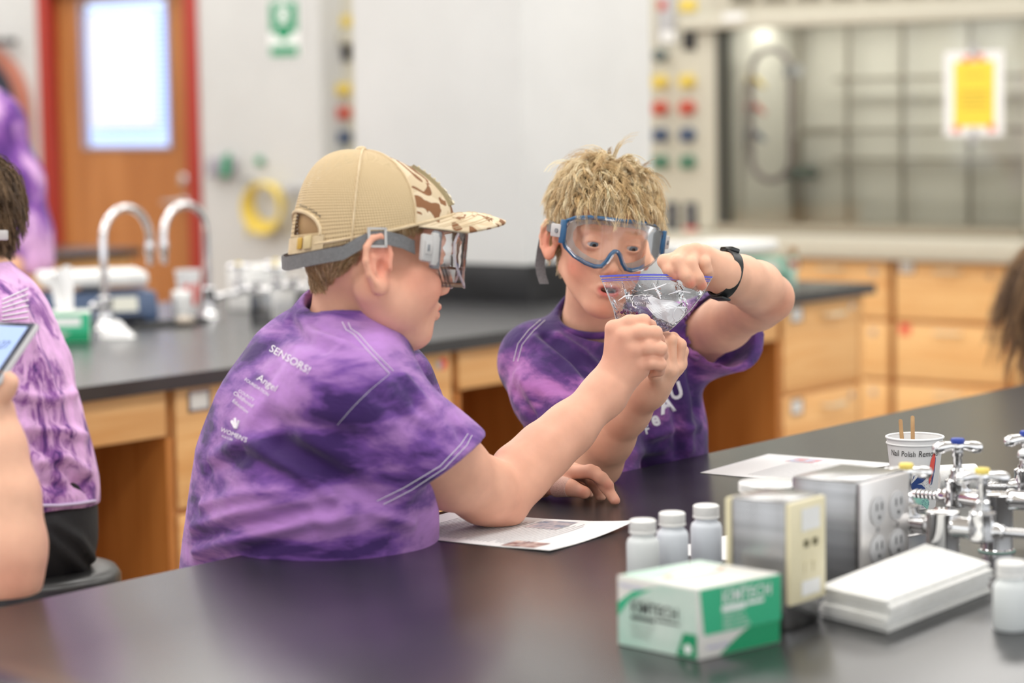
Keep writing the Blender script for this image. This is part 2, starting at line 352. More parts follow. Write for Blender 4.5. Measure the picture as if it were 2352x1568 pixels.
# ================================================================== FUME HOODS
def fume_hood(yl, label, first):
    """yl = Y of the outer face of the left post; hood runs to yl - 1.86"""
    x0, w = 8.46, 1.86
    yr = yl - w
    h = empty('fume_hood', (x0, yl - w / 2, .93), label, 'fume hood')
    obj('service_post', MB().box((x0, yl - .345, .97), (x0 + .7, yl, 2.6)), M['beige'], h, bevel=.006)
    obj('service_post', MB().box((x0, yr, .97), (x0 + .7, yr + .12, 2.6)), M['beige'], h, bevel=.006)
    obj('sash_track', MB().box((x0 - .006, yl - .385, .985), (x0 + .05, yl - .345, 1.80)), mat('track_dark', srgb(70, 70, 62), .5), h)
    obj('header', MB().box((x0 - .03, yr + .12, 1.80), (x0 + .12, yl - .345, 2.6)).box((x0 - .045, yr, 1.80), (x0 - .005, yl - .2, 1.86)), M['beige'], h, bevel=.004)
    for k in range(9):
        y1 = yl - .44 - k * .155
        for j in range(5):
            obj('louver_slat', MB().add([(x0 - .045, y1, 1.905 + j * .028), (x0 - .045, y1 - .12, 1.905 + j * .028), (x0 - .031, y1 - .12, 1.925 + j * .028), (x0 - .031, y1, 1.925 + j * .028),
                                         (x0 - .040, y1, 1.902 + j * .028), (x0 - .040, y1 - .12, 1.902 + j * .028), (x0 - .028, y1 - .12, 1.92 + j * .028), (x0 - .028, y1, 1.92 + j * .028)],
                                        [(0, 1, 2, 3), (7, 6, 5, 4), (0, 4, 5, 1), (2, 6, 7, 3), (0, 3, 7, 4), (1, 5, 6, 2)]), M['beige_dk'], h)
    obj('name_plate', MB().box((x0 - .05, yl - .51, 1.83), (x0 - .045, yl - .41, 1.865)), M['tan_label'], h)
    obj('liner_side', MB().box((x0 + .05, yl - .385, .985), (x0 + .62, yl - .37, 1.83)), M['beige_in'], h)
    obj('liner_side', MB().box((x0 + .05, yr + .12, .985), (x0 + .62, yr + .135, 1.83)), M['beige_in'], h)
    obj('liner_back', MB().box((x0 + .6, yr + .135, .985), (x0 + .62, yl - .385, 1.9)), M['beige_in'], h)
    obj('liner_roof', MB().box((x0 + .1, yr + .135, 1.86), (x0 + .6, yl - .385, 1.88)), M['beige_in'], h)
    obj('sill', MB().box((x0 - .03, yr + .12, .965), (x0 + .6, yl - .345, .985)).box((x0 - .04, yr + .12, .965), (x0 + .02, yl - .345, 1.0)), mat('sill_grey', srgb(150, 140, 122), .4), h, bevel=.004)
    if first:
        M['hood_glass'], N, L, B = new_mat('sash_glass')
        for n in list(N):
            if n.type != 'OUTPUT_MATERIAL': N.remove(n)
        tr = N.new('ShaderNodeBsdfTransparent'); gl = nd(N, 'ShaderNodeBsdfGlossy', Roughness=.03); mx = N.new('ShaderNodeMixShader'); fz = nd(N, 'ShaderNodeFresnel', IOR=1.5)
        tr.inputs[0].default_value = (.94, .95, .93, 1)
        L.new(fz.outputs[0], mx.inputs[0]); L.new(tr.outputs[0], mx.inputs[1]); L.new(gl.outputs[0], mx.inputs[2]); L.new(mx.outputs[0], N['Material Output'].inputs[0])
    sash = obj('sash_glass', MB().box((x0 + .02, yr + .12, 1.0), (x0 + .025, yl - .345, 1.83)), M['hood_glass'], h)
    # lattice of rods in front of the back liner
    xr = x0 + .54
    for y in (yl - .42, yl - .655, yl - .915, yl - 1.225, yl - 1.5):
        obj('lattice_rod', MB().tube([(xr, y, .985), (xr, y, 1.86)], .011, 8), M['rod'], h, smooth=True)
    for z in (1.59, 1.374, 1.252):
        obj('lattice_rod', MB().tube([(xr - .02, yl - .60, z), (xr - .02, yr + .15, z)], .009, 8), M['rod'], h, smooth=True)
    pts = [(x0 + .2, yl - .42 - .06, 1.15), (x0 + .2, yl - .42 - .06, 1.33), (x0 + .2, yl - .42 - .09, 1.37), (x0 + .2, yl - .6, 1.374)]
    obj('pipe', MB().tube([(xr - .02, yl - .42, .99), (xr - .02, yl - .42, 1.34), (xr - .02, yl - .45, 1.372), (xr - .02, yl - .62, 1.374)], .014, 8), M['rod'], h, smooth=True)
    obj('clamp', MB().box((xr - .06, yl - .50, 1.17), (xr + .01, yl - .38, 1.22)), mat('clamp_green', srgb(70, 84, 72), .5), h, bevel=.006)
    # hose loop
    n = 40; pts = []
    for k in range(n):
        t = 2 * math.pi * k / n; cy, cz, rx, rz = yl - .52, 1.445, .095, .27
        s_, c_ = math.sin(t), math.cos(t)
        z = cz + (rz - rx) * (1 if s_ > 0 else -1) + rx * s_
        pts.append((x0 + .14, cy + rx * c_, z))
    obj('hose_loop', MB().tube(pts, .012, 8, close=True), mat('mauve_tubing', srgb(130, 112, 112), .4), h, smooth=True)
    obj('hose_clip', MB().box((x0 + .11, yl - .66, 1.60), (x0 + .16, yl - .60, 1.65)), M['lgrey'], h)
    cols = [('yellow', 1.59), ('red', 1.48), ('navy', 1.367), ('hood_green', 1.254)]
    M['hood_green'] = M.get('hood_green') or mat('dull_green_knob', srgb(70, 120, 96), .5)
    for y in (yl - .075, yl - .212):
        for c, z in cols:
            b = obj('knob', MB().lathe([(.03, 0), (.03, .008), (.012, .012), (.012, .03), (.024, .032), (.024, .052), (.016, .056)], (x0, y, z), (-1, 0, 0), 16), M[c], h, smooth=True)
            obj('knob_wing', MB().box((x0 - .064, y - .007, z - .028), (x0 - .05, y + .007, z + .028)), M[c], b)
    for c, z in cols[:3]:
        b = obj('nozzle', MB().tube([(x0 + .18, yl - .385, z), (x0 + .18, yl - .43, z), (x0 + .17, yl - .45, z - .015), (x0 + .17, yl - .475, z - .03)], [.016, .014, .011, .007], 8), M[c], h, smooth=True)
    lq = bpy.data.lights.new('hood_fill_light', 'AREA'); lq.shape = 'RECTANGLE'; lq.size, lq.size_y, lq.energy, lq.color = .12, 1.2, 3.6, (1, .98, .93)  # fill light added to brighten the hood interior
    lo_ = bpy.data.objects.new('hood_fill_light', lq); lo_.location = (x0 + .3, yl - .95, 1.855); COL.objects.link(lo_)
    obj('hood_fill_cover', MB().box((x0 + .23, yl - 1.56, 1.857), (x0 + .37, yl - .34 - .06, 1.8595)), M['diffuser'], h)  # glowing strip added above the fill light
    obj('control_panel', MB().box((x0 - .012, yl - .145, 1.755), (x0, yl - .055, 1.98)), M['lgrey'], h, bevel=.003)
    obj('indicator_lamp', MB().box((x0 - .016, yl - .105, 1.89), (x0 - .012, yl - .065, 1.93)), M['red'], h)
    obj('panel_card', MB().box((x0 - .014, yl - .15, 1.755), (x0 - .011, yl - .075, 1.80)), M['tan_label'], h)
    obj('switch_plate', MB().box((x0 - .012, yl - .245, 1.72), (x0, yl - .185, 1.86)), M['black'], h, bevel=.003)
    obj('switch_label', MB().box((x0 - .012, yl - .25, 1.88), (x0, yl - .17, 1.93)), M['yellow'], h)
    obj('gas_cock', MB().lathe([(.018, 0), (.018, .03), (.028, .032), (.028, .05), (.01, .06)], (x0, yl - .085, 1.70), (-1, 0, 0), 12), mat('slate_knob', srgb(84, 96, 96), .5), h, smooth=True)
    for y in (yl - .12, yl - .215):
        o_ = obj('outlet_plate', MB().box((x0 - .01, y - .03, .965), (x0, y + .03, 1.085)), M['black'], h, bevel=.003)
        for z in (1.0, 1.05):
            obj('socket', MB().lathe([(.016, 0), (.016, .004)], (x0 - .01, y, z), (-1, 0, 0), 12), M['grey'], o_)
    obj('red_marker', MB().box((x0 - .02, yl - .25, .968), (x0 - .004, yl - .19, .985)), M['red'], h)
    return h
fume_hood(5.86, 'beige fume hood with yellow paper sign on its sash', True)
fume_hood(7.775, 'beige fume hood half hidden between white wall and column', False)
# yellow notice taped to the sash
e = empty('yellow_notice', (8.47, 4.335, 1.35), 'yellow notice in a white sleeve taped on the fume hood sash', 'notice')
obj('sleeve', MB().box((8.455, 4.212, 1.355), (8.458, 4.462, 1.68)), M['paper'], e)
obj('yellow_sheet', MB().box((8.4535, 4.25, 1.392), (8.455, 4.422, 1.642)), mat('yellow_paper', srgb(246, 214, 70), .6), e)
for z, a_, b_ in ((1.585, 4.29, 4.38), (1.52, 4.275, 4.40), (1.505, 4.275, 4.39), (1.48, 4.28, 4.40), (1.463, 4.275, 4.385)):
    obj('print_line', MB().box((8.4528, a_, z), (8.4535, b_, z + .006)), mat('notice_ink', srgb(176, 150, 60), .7), e)
for (y, z) in ((4.365, 1.65), (4.31, 1.655), (4.26, 1.385), (4.41, 1.383)):
    obj('red_tag', MB().box((8.4525, y - .016, z - .012), (8.4535, y + .016, z + .012)), mat('coral_print', srgb(236, 110, 70), .6), e)
for (y, z) in ((4.335, 1.68), (4.335, 1.355)):
    obj('tape', MB().box((8.452, y - .014, z - .03), (8.454, y + .014, z + .03)), M['lgrey'], e)
wt = obj('hood_worktop', MB().box((8.22, 3.2, .885), (8.9, 5.30, .965)), M['worktop'], bevel=.006)
set_props(wt, 'pale grey worktop running under the fume hoods', 'worktop')
wt2 = obj('hood_worktop', MB().box((8.34, 5.30, .885), (8.9, YWE, .965)), M['worktop'], bevel=.006)
set_props(wt2, 'narrower pale grey worktop behind the white column', 'worktop')

# ================================================================== BENCHES AND CABINETS
def card_holder(parent, c, ax, n, w=.062, h=.042, m=None):
    """label holder: c centre on the face, ax along the face, n outward"""
    c, ax, n = map(np.asarray, (c, ax, n)); z = np.array([0, 0, 1.0])
    f = MB()
    for s in (-1, 1):
        f.obox(c + ax * s * (w / 2) + n * .002, ax * .003, z * (h / 2 + .003), n * .002)
        f.obox(c + z * s * (h / 2) + n * .002, ax * w / 2, z * .003, n * .002)
    o = obj('label_frame', f, M['steel'], parent)
    obj('label_card', MB().obox(c + n * .0008, ax * w / 2, z * h / 2, n * .0006), m or M['tan_label'], parent)
def pull(parent, c, ax, n, w=.10):
    c, ax, n = map(np.asarray, (c, ax, n))
    pts = [c - ax * w / 2, c - ax * w / 2 + n * .025, c - ax * w * .3 + n * .034, c + ax * w * .3 + n * .034, c + ax * w / 2 + n * .025, c + ax * w / 2]
    obj('handle', MB().tube(pts, .006, 8), M['pull'], parent, smooth=True)
M['pull'] = mat('almond_pull', srgb(214, 200, 170), .35)
def bench_cabinet(x0, x1, label, drawers=((.885, .62), (.605, .34), (.325, .12)), red=False, yf=YB2 + .03, yb=None):
    yb = yb or yf + .55
    c = empty('bench_cabinet', ((x0 + x1) / 2, yf, 0), label, 'cabinet', 'oak drawer cabinets under the second bench')
    obj('body', MB().box((x0, yf + .022, .10), (x1, yb, .888)), M['oak_v'], c)
    obj('toe_kick', MB().box((x0, yf + .08, 0), (x1, yb, .10)), M['black'], c)
    for z1, z0 in drawers:
        dr = obj('drawer', MB().box((x0 + .006, yf, z0), (x1 - .006, yf + .022, z1)), M['oak_h'], c, bevel=.003)
        card_holder(dr, (x0 + .075, yf, z1 - .032), (1, 0, 0), (0, -1, 0))
        pull(dr, ((x0 + x1) / 2 + .05, yf, z1 - .045), (1, 0, 0), (0, -1, 0))
        obj('lock', MB().lathe([(.011, 0), (.011, .006)], (x1 - .06, yf, z1 - .03), (0, -1, 0), 12), M['chrome_soft'], dr)
    if red:
        obj('red_sticker', MB().lathe([(.016, 0), (.016, .001)], (x1 - .04, yf, .857), (0, -1, 0), 14), mat('red_sticker', srgb(236, 80, 60), .6), c)
def knee_space(x0, x1, label, yf=YB2 + .03):
    k = empty('knee_space_unit', ((x0 + x1) / 2, yf, 0), label, 'cabinet', 'knee spaces under the second bench')
    obj('apron_drawer', MB().box((x0 + .004, yf, .785), (x1 - .004, yf + .022, .885)), M['oak_h'], k, bevel=.003)
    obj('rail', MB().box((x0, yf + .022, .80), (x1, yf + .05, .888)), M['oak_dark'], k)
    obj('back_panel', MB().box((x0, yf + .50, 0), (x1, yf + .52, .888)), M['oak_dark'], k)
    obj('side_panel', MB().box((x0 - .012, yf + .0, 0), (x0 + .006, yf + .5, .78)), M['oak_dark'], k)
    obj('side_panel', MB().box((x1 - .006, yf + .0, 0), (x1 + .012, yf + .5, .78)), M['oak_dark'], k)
bench_cabinet(2.66, 3.12, 'oak drawer cabinet at the far left end behind the seated child')
knee_space(3.145, 3.65, 'oak knee space between cabinets behind the black stool')
bench_cabinet(3.67, 4.145, 'oak drawer cabinet with white label card beside the knee space and stool')
bench_cabinet(4.15, 4.63, 'oak drawer cabinet with red round sticker behind the boys', red=True)
knee_space(4.65, 5.18, 'oak knee space behind the boy in blue goggles')
bench_cabinet(5.2, 5.65, 'oak drawer cabinet hidden behind the boy in blue goggles')
knee_space(5.67, 6.165, 'oak knee space beside the end cabinet of the second bench')
bench_cabinet(6.19, 6.65, 'oak end cabinet of the second bench with white cards and pale pulls')
b2 = empty('bench_worktop', (4.65, 4.5, .888), 'long black bench top with sinks and a white column standing in it', 'worktop')
top = MB()
YB2B = 5.30
zt0 = TZ - .032
top.box((2.6, YB2, zt0), (PX0, YB2B, TZ)).box((PX0, YB2, zt0), (6.70, PY0, TZ)).box((PX0 + PS, PY0, zt0), (6.70, YB2B, TZ)).box((PX0, PY0 + PS, zt0), (PX0 + PS, YB2B, TZ))
obj('bench_top', top, M['epoxy'], b2)
bc = obj('bench_carcass', MB().box((2.68, 4.62, 0), (PX0 - .01, 5.25, zt0 - .001)), M['oak_v'])
set_props(bc, 'oak carcass on the far side of the second bench', 'cabinet')
ep = obj('end_panel_board', MB().box((6.652, YB2 + .03, 0), (6.67, 5.25, zt0 - .001)), M['oak_v'])
set_props(ep, 'oak board closing the end of the second bench', 'board')
cb = MB()
cb.box((PX0 - .02, PY0 - .02, TZ), (PX0, PY0 + PS + .02, TZ + .105)).box((PX0, PY0 - .02, TZ), (PX0 + PS + .02, PY0, TZ + .105))
struct('trim_1', cb, M['epoxy_edge'], bevel=.002)
# near bench
b1 = empty('lab_bench', (3.2, 1.4, 0), 'large black topped lab bench where the boys work', 'bench')
XB0, XB1, Y10 = 1.535, 5.6, .62
r = .09; poly = []
for (cx, cy, a0) in ((XB1 - .01, YB1 - .01, 0), (XB0 + r, YB1 - r, 90), (XB0 + r, Y10 + r, 180), (XB1 - .01, Y10 + .01, 270)):
    rr = r if a0 in (90, 180) else .01
    for k in range(7):
        a = math.radians(a0 + 15 * k); poly.append((cx + rr * math.cos(a), cy + rr * math.sin(a), zt0))
obj('bench_top', MB().prism(poly, (0, 0, TZ - zt0)), M['epoxy'], b1, bevel=.003)
obj('carcass', MB().box((XB0 + .10, Y10 + .35, .10), (XB1 - .1, YB1 - .42, zt0)), M['oak_v'], b1)
obj('toe_kick', MB().box((XB0 + .16, Y10 + .40, 0), (XB1 - .16, YB1 - .47, .10)), M['black'], b1)
# third bench by the door
b3 = empty('lab_bench', (5.6, 8.0, 0), 'distant black topped bench end in front of the wooden door', 'bench')
obj('bench_top', MB().box((3.6, 7.58, zt0), (7.15, 8.9, TZ)), M['epoxy'], b3, bevel=.003)
obj('carcass', MB().box((3.65, 7.62, .1), (7.12, 8.85, zt0)), M['oak_h'], b3)
obj('toe_kick', MB().box((3.7, 7.7, 0), (7.05, 8.8, .1)), M['black'], b3)
# base cabinets under the hoods
def wall_cabinet(y0, y1, label, red=False):
    xf = 8.27
    c = empty('hood_cabinet', (xf, (y0 + y1) / 2, 0), label, 'cabinet', 'oak cabinets under the fume hood')
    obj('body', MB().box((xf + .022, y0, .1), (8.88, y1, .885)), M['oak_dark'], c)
    obj('toe_kick', MB().box((xf + .08, y0, 0), (8.88, y1, .1)), M['black'], c)
    for z1, z0 in ((.875, .655), (.64, .42), (.405, .12)):
        dr = obj('drawer', MB().box((xf, y0 + .008, z0), (xf + .022, y1 - .008, z1)), M['oak_hy'], c, bevel=.003)
        if z1 > .8: card_holder(dr, (xf, y1 - .06, z1 - .018), (0, 1, 0), (-1, 0, 0))
        pull(dr, (xf, (y0 + y1) / 2, z1 - .03), (0, 1, 0), (-1, 0, 0))
        obj('lock', MB().lathe([(.014, 0), (.014, .006)], (xf, y0 + .07, z1 - .04), (-1, 0, 0), 12), M['chrome_soft'], dr)
    if red: obj('red_sticker', MB().box((xf - .001, y1 - .075, .595), (xf, y1 - .03, .635)), mat('red_label', srgb(232, 84, 70), .6), c)
wall_cabinet(3.62, 4.09, 'oak hood cabinet next to the girl with brown hair')
wall_cabinet(4.10, 4.585, 'oak hood cabinet with red sticker below the yellow notice', True)
wall_cabinet(4.60, 5.10, 'oak hood cabinet beyond the end of the second bench')
# ================================================================== THINGS ON THE NEAR BENCH
RND = random.Random(7)
EX, EY, EZ = np.array([1.0, 0, 0]), np.array([0, 1.0, 0]), np.array([0, 0, 1.0])
def paper_sheet(name, corners, label, curl, lines=None, pics=(), z=TZ + .0006, group=None):
    """corners in order: text-start far side ... ; first edge runs along the lines of print"""
    a, b, c, dd = [np.array([*p[:2], 0]) for p in corners]
    n = 17; g = np.zeros((n, n, 3))
    def at(s, t):
        p = (a * (1 - s) + b * s) * (1 - t) + (dd * (1 - s) + c * s) * t
        p[2] = z + curl(s, t); return p
    for i in range(n):
        for j in range(n): g[i, j] = at(i / (n - 1), j / (n - 1))
    e = empty(name, at(.5, .5) * (1, 1, 0) + (0, 0, z), label, 'paper', group)
    mb = MB(); mb.grid(g); g2 = g.copy(); g2[..., 2] -= .0004; mb.grid(g2)
    obj('sheet', mb, M['paper'], e, smooth=True, weld=False)
    if lines:
        pm = MB()
        for (t, s0, s1) in lines:
            m_ = 10
            for k in range(m_):
                u0, u1 = s0 + (s1 - s0) * k / m_, s0 + (s1 - s0) * (k + 1) / m_
                pm.add([at(u0, t) + EZ * .0004, at(u1 - .004, t) + EZ * .0004, at(u1 - .004, t + .0055) + EZ * .0004, at(u0, t + .0055) + EZ * .0004], [(0, 1, 2, 3)])
        obj('printed_text', pm, M['ink'], e, weld=False)
    for (s0, s1, t0, t1, m1, m2) in pics:
        o_ = obj('printed_picture', MB().add([at(s0, t0) + EZ * .0004, at(s1, t0) + EZ * .0004, at(s1, t1) + EZ * .0004, at(s0, t1) + EZ * .0004], [(0, 1, 2, 3)]), m1, e)
    return e
M['ink'] = mat('grey_print_ink', (.32, .32, .34), .8)
M['pic1'] = noisy('print_photo_brown', srgb(110, 50, 50), srgb(214, 190, 180), 60, .7)
M['pic2'] = noisy('print_photo_blue', srgb(120, 130, 150), srgb(206, 190, 190), 70, .7)
M['pic3'] = noisy('print_photo_red', srgb(216, 150, 150), srgb(190, 205, 225), 60, .7)
c = [onz(1040, 1174.7, TZ), onz(848, 1224.5, TZ), onz(1263, 1268, TZ), onz(1463, 1209, TZ)]
# rows of print run from the left corner to the far corner
rows = [(.14 + .0235 * k, .10 if k % 7 else .16, RND.uniform(.80, .90)) for k in range(29)]
paper_sheet('printed_sheet', [c[1], c[0], c[3], c[2]], 'printed worksheet lying under the elbow of the boy in the cap',
            lambda s, t: .004 * max(0, s - .6) ** 2 * max(0, t - .5) * 12 + .006 * max(0, t - .85) ** 2 * 10 * s + .0016 * (1 + math.sin(5 * s + 3 * t)) * (t > .75) * (t - .75) * 4,
            rows, [(.03, .22, .72, .90, M['pic1'], None), (.66, .93, .55, .72, M['pic2'], None)])
c = [onz(1608, 1086, TZ), onz(1765, 1043, TZ), onz(2062, 1066, TZ), onz(1880, 1112, TZ)]
paper_sheet('printed_sheet', [c[0], c[1], c[2], c[3]], 'printed worksheet lying beside the flowered paper cup',
            lambda s, t: .0025 * math.sin(3 * s) * t, [(.36 + .03 * k, .08, RND.uniform(.7, .9)) for k in range(18)], [(.72, .92, .28, .50, M['pic3'], None)])
p0 = np.array([2.47, 1.735, 0])
c = [(2.477, 1.575), (2.50, 1.705), (2.778, 1.495 + .17), (2.778, 1.495)]
paper_sheet('printed_sheet', [(2.482, 1.592), (2.482, 1.71), (2.775, 1.692), (2.778, 1.495)], 'white sheet of paper showing behind the steel socket box',
            lambda s, t: .001 * s, [(.4 + .035 * k, .1, .85) for k in range(10)])
# ------------------------------------------------------------------ wipes carton
M['kim_green'] = noisy('carton_green', srgb(48, 178, 130), srgb(60, 190, 142), 4, .45)
M['kim_dgreen'] = mat('carton_deep_green', srgb(14, 150, 100), .45)
M['kim_mint'] = noisy('carton_mint', srgb(170, 212, 194), srgb(214, 228, 218), 7, .45)
M['kim_white'] = mat('carton_white', srgb(228, 226, 220), .45)
M['kim_ink'] = mat('carton_black_ink', (.03, .03, .03), .6)
M['kim_grey'] = mat('carton_grey_ink', srgb(168, 172, 166), .6)
M['kim_blue'] = mat('carton_violet_ink', srgb(110, 110, 200), .6)
M['kim_wtext'] = mat('carton_white_ink', (.86, .9, .87), .6)
def wipes_box(o, ax, ay, lx, ly, h, label, tissue=None, small=False):
    """o: near bottom corner; ax along the green side, ay along the pale side"""
    o, ax, ay = np.array([*o[:2], TZ]), np.array([*ax, 0.]), np.array([*ay, 0.])
    ax /= np.linalg.norm(ax); ay /= np.linalg.norm(ay); z = EZ
    e = empty('wipes_box', o + ax * lx / 2 + ay * ly / 2, label, 'tissue box')
    nx, ny = -ay, -ax          # outward normals of the green side and the pale side
    obj('carton', MB().obox(o + ax * lx / 2 + ay * ly / 2 + z * (h / 2 + .0005), ax * lx / 2, ay * ly / 2, z * h / 2), M['kim_white'], e, bevel=.0012)
    def on_g(u, w, k=.0004): return o + ax * (u * lx) + z * (w * h) + nx * k
    def on_p(u, w, k=.0004): return o + ay * (u * ly) + z * (w * h) + ny * k
    def poly(name, fn, pts, m, k=.0004): return obj(name, MB().add([fn(a_, b_, k) for a_, b_ in pts], [tuple(range(len(pts)))]), m, e)
    # green side: flap above, deep green field below with a white sweep
    flap = obj('side_flap', MB().prism([on_g(.07, .34, 0), on_g(1, .34, 0), on_g(1, .985, 0), on_g(0.02, .985, 0)], nx * .0012), M['kim_green'], e)
    sweep = [(.06 + .44 * t_, .02 + .31 * (t_ ** .55)) for t_ in [k / 10 for k in range(11)]]
    poly('green_field', on_g, [(.25, .02), (.99, .02), (.99, .335)] + [(.62 - .37 * (k / 8) ** .8, .335 - .315 * (k / 8)) for k in range(8)], M['kim_dgreen'])
    lead = lambda s_: on_g(s_[0], s_[1], .0016)
    if not small:
        flat_text('brand_print', 'KIMTECH', lead((.27, .735)), ax, z, .0130, M['kim_wtext'], flap, n=nx, space=1.02, squash=.92, bold=.012)
        flat_text('brand_print', 'Kimberly-Clark', lead((.27, .93)), ax, z, .0038, M['kim_wtext'], flap, n=nx)
        obj('print_bar', MB().add([lead(q) for q in ((.27, .62), (.56, .62), (.56, .705), (.27, .705))], [(0, 1, 2, 3)]), M['kim_wtext'], flap)
        obj('print_bar', MB().add([lead(q) for q in ((.57, .65), (.78, .65), (.78, .70), (.57, .70))], [(0, 1, 2, 3)]), M['kim_wtext'], flap)
        for k, w_ in enumerate((.40, .46, .42, .38)):
            flat_text('small_print', 'Delicate Task Wipers'[:13 + 2 * k], lead((.28, .56 - .062 * k)), ax, z, .0034, M['kim_wtext'], flap, n=nx)
        flat_text('maker_print', 'Kimberly-Clark', on_g(.10, .14, .0006), ax, z, .0036, M['kim_blue'], e, n=nx)
    else:
        obj('print_bar', MB().add([lead(q) for q in ((.28, .55), (.82, .55), (.82, .86), (.28, .86))], [(0, 1, 2, 3)]), M['kim_wtext'], flap)
    # pale side
    poly('mint_field', on_p, [(.01, .02), (.76, .02), (.99, .02), (.99, .60), (.80, .80), (.45, .98), (.01, .98)], M['kim_mint'])
    poly('mint_sweep', on_p, [(.99, .42), (.99, .62), (.80, .82), (.55, .9), (.84, .68)], M['kim_green'], .0007)
    poly('white_block', on_p, [(.20, .18), (.84, .18), (.84, .62), (.20, .62)], M['kim_mint'], .0008)
    poly('corner_field', on_p, [(.01, .03), (.26, .03), (.17, .36), (.01, .36)], M['kim_dgreen'], .0010)
    if not small:
        ay_ = -ay           # reading direction from the camera: from far end to the near corner
        def q(u, w): return on_p(u, w, .0012)
        flat_text('brand_print', 'KIMTECH', q(.82, .52), ay_, z, .0120, M['kim_ink'], e, n=ny, squash=.92, bold=.012)
        flat_text('brand_print', 'Kimberly-Clark', q(.82, .70), ay_, z, .0034, M['kim_grey'], e, n=ny)
        obj('print_bar', MB().add([q(.82, .42), q(.52, .42), q(.52, .475), q(.82, .475)], [(0, 1, 2, 3)]), M['kim_ink'], e)
        obj('print_bar', MB().add([q(.50, .445), q(.22, .445), q(.22, .475), q(.50, .475)], [(0, 1, 2, 3)]), M['kim_ink'], e)
        for k in range(5):
            flat_text('small_print', ('Delicate Task Wipers', 'Essuie-tout delicats', 'Toallas para tareas', '1 ply  280 wipers', '11.2 x 21.3 cm')[k], q(.82, .35 - .048 * k), ay_, z, .0028, M['kim_grey'], e, n=ny)
        flat_text('maker_print', 'Kimberly-Clark', q(.96, .86), ay_, z, .0036, M['kim_blue'], e, n=ny)
        poly('wiper_picture', on_p, [(.07, .10), (.14, .07), (.17, .16), (.12, .22), (.07, .18)], M['kim_wtext'], .0014)
    # top with oval slot
    ct = o + ax * lx * .5 + ay * ly * .55 + z * (h + .0006)
    ring = [ct + ax * (.36 * lx * math.cos(t_)) + ay * (.12 * ly * math.sin(t_)) for t_ in [2 * math.pi * k / 24 for k in range(24)]]
    obj('mint_top', MB().add([o + z * (h + .0008) + ax * lx * a_ + ay * ly * b_ for a_, b_ in ((.02, .55), (.5, .75), (.98, .6), (.98, .98), (.02, .98))], [(0, 1, 2, 3, 4)]), M['kim_mint'], e)
    obj('slot_edge', MB().add([p + z * .0006 for p in ring], [tuple(range(24))]), mat('carton_kraft', srgb(214, 190, 168), .7), e)
    obj('wiper', MB().add([ct + z * .0009 + (p - ct) * .8 for p in ring], [tuple(range(24))]), M['paper'], e)
    return e, ct
wipes_box((2.007, 1.335), (1, -.20), (0.14, 1), .121, .112, .0735, 'green and white wipes carton beside the steel data box')
# ------------------------------------------------------------------ reagent bottles
def lbl(n): return n
M['bottle_body'] = mat('frosted_bottle', (.86, .90, .90), .35, Transmission_Weight=.10, IOR=1.4)
M['bottle_blue'] = mat('frosted_bottle_blue', (.82, .87, .93), .35, Transmission_Weight=.10, IOR=1.4)
M['liquid'] = mat('clear_liquid', (.80, .86, .9), .1, Transmission_Weight=.6, IOR=1.33)
def bottle(x, y, label, m, h=.058, r=.0195, mark=False):
    e = empty('reagent_bottle', (x, y, TZ), label, 'bottle')
    b = obj('bottle_body', MB().lathe([(r * .88, .0), (r, .003), (r, h * .78), (r * .92, h * .86), (r * .70, h * .93), (r * .68, h)], (x, y, TZ + .0004), EZ, 28), m, e, smooth=True)
    obj('bottle_cap', MB().lathe([(r * .80, h * .985), (r * .82, h), (r * .82, h + .014), (r * .72, h + .0155), (0.0001, h + .0157)], (x, y, TZ), EZ, 28), M['white'], e, smooth=True)
    for k in range(24):
        a = 2 * math.pi * k / 24
    obj('cap_ring', MB().lathe([(r * .84, h), (r * .84, h + .002), (r * .80, h + .003)], (x, y, TZ), EZ, 28), M['white'], e, smooth=True)
    if mark:
        obj('handwritten_mark', MB().tube([(x + .010, y - r - .0005, TZ + .04), (x + .012, y - r * .9 - .0005, TZ + .025), (x + .014, y - r * .8 - .0005, TZ + .038)], .0007, 5), M['kim_ink'], e)
bottle(2.322, 1.622, 'clear bottle with white cap, closest to the wipes carton corner', M['bottle_body'])
bottle(2.384, 1.622, 'clear bottle with white cap between the two others behind the carton', M['bottle_blue'])
bottle(2.452, 1.618, 'clear bottle with white cap next to the white paper sheet', M['bottle_blue'])
bottle(2.318, 1.143, 'clear bottle with white cap beside the folded towels', M['bottle_body'], mark=True)
bottle(2.378, 1.112, 'clear bottle with white cap at the end of the folded towels', M['bottle_body'])
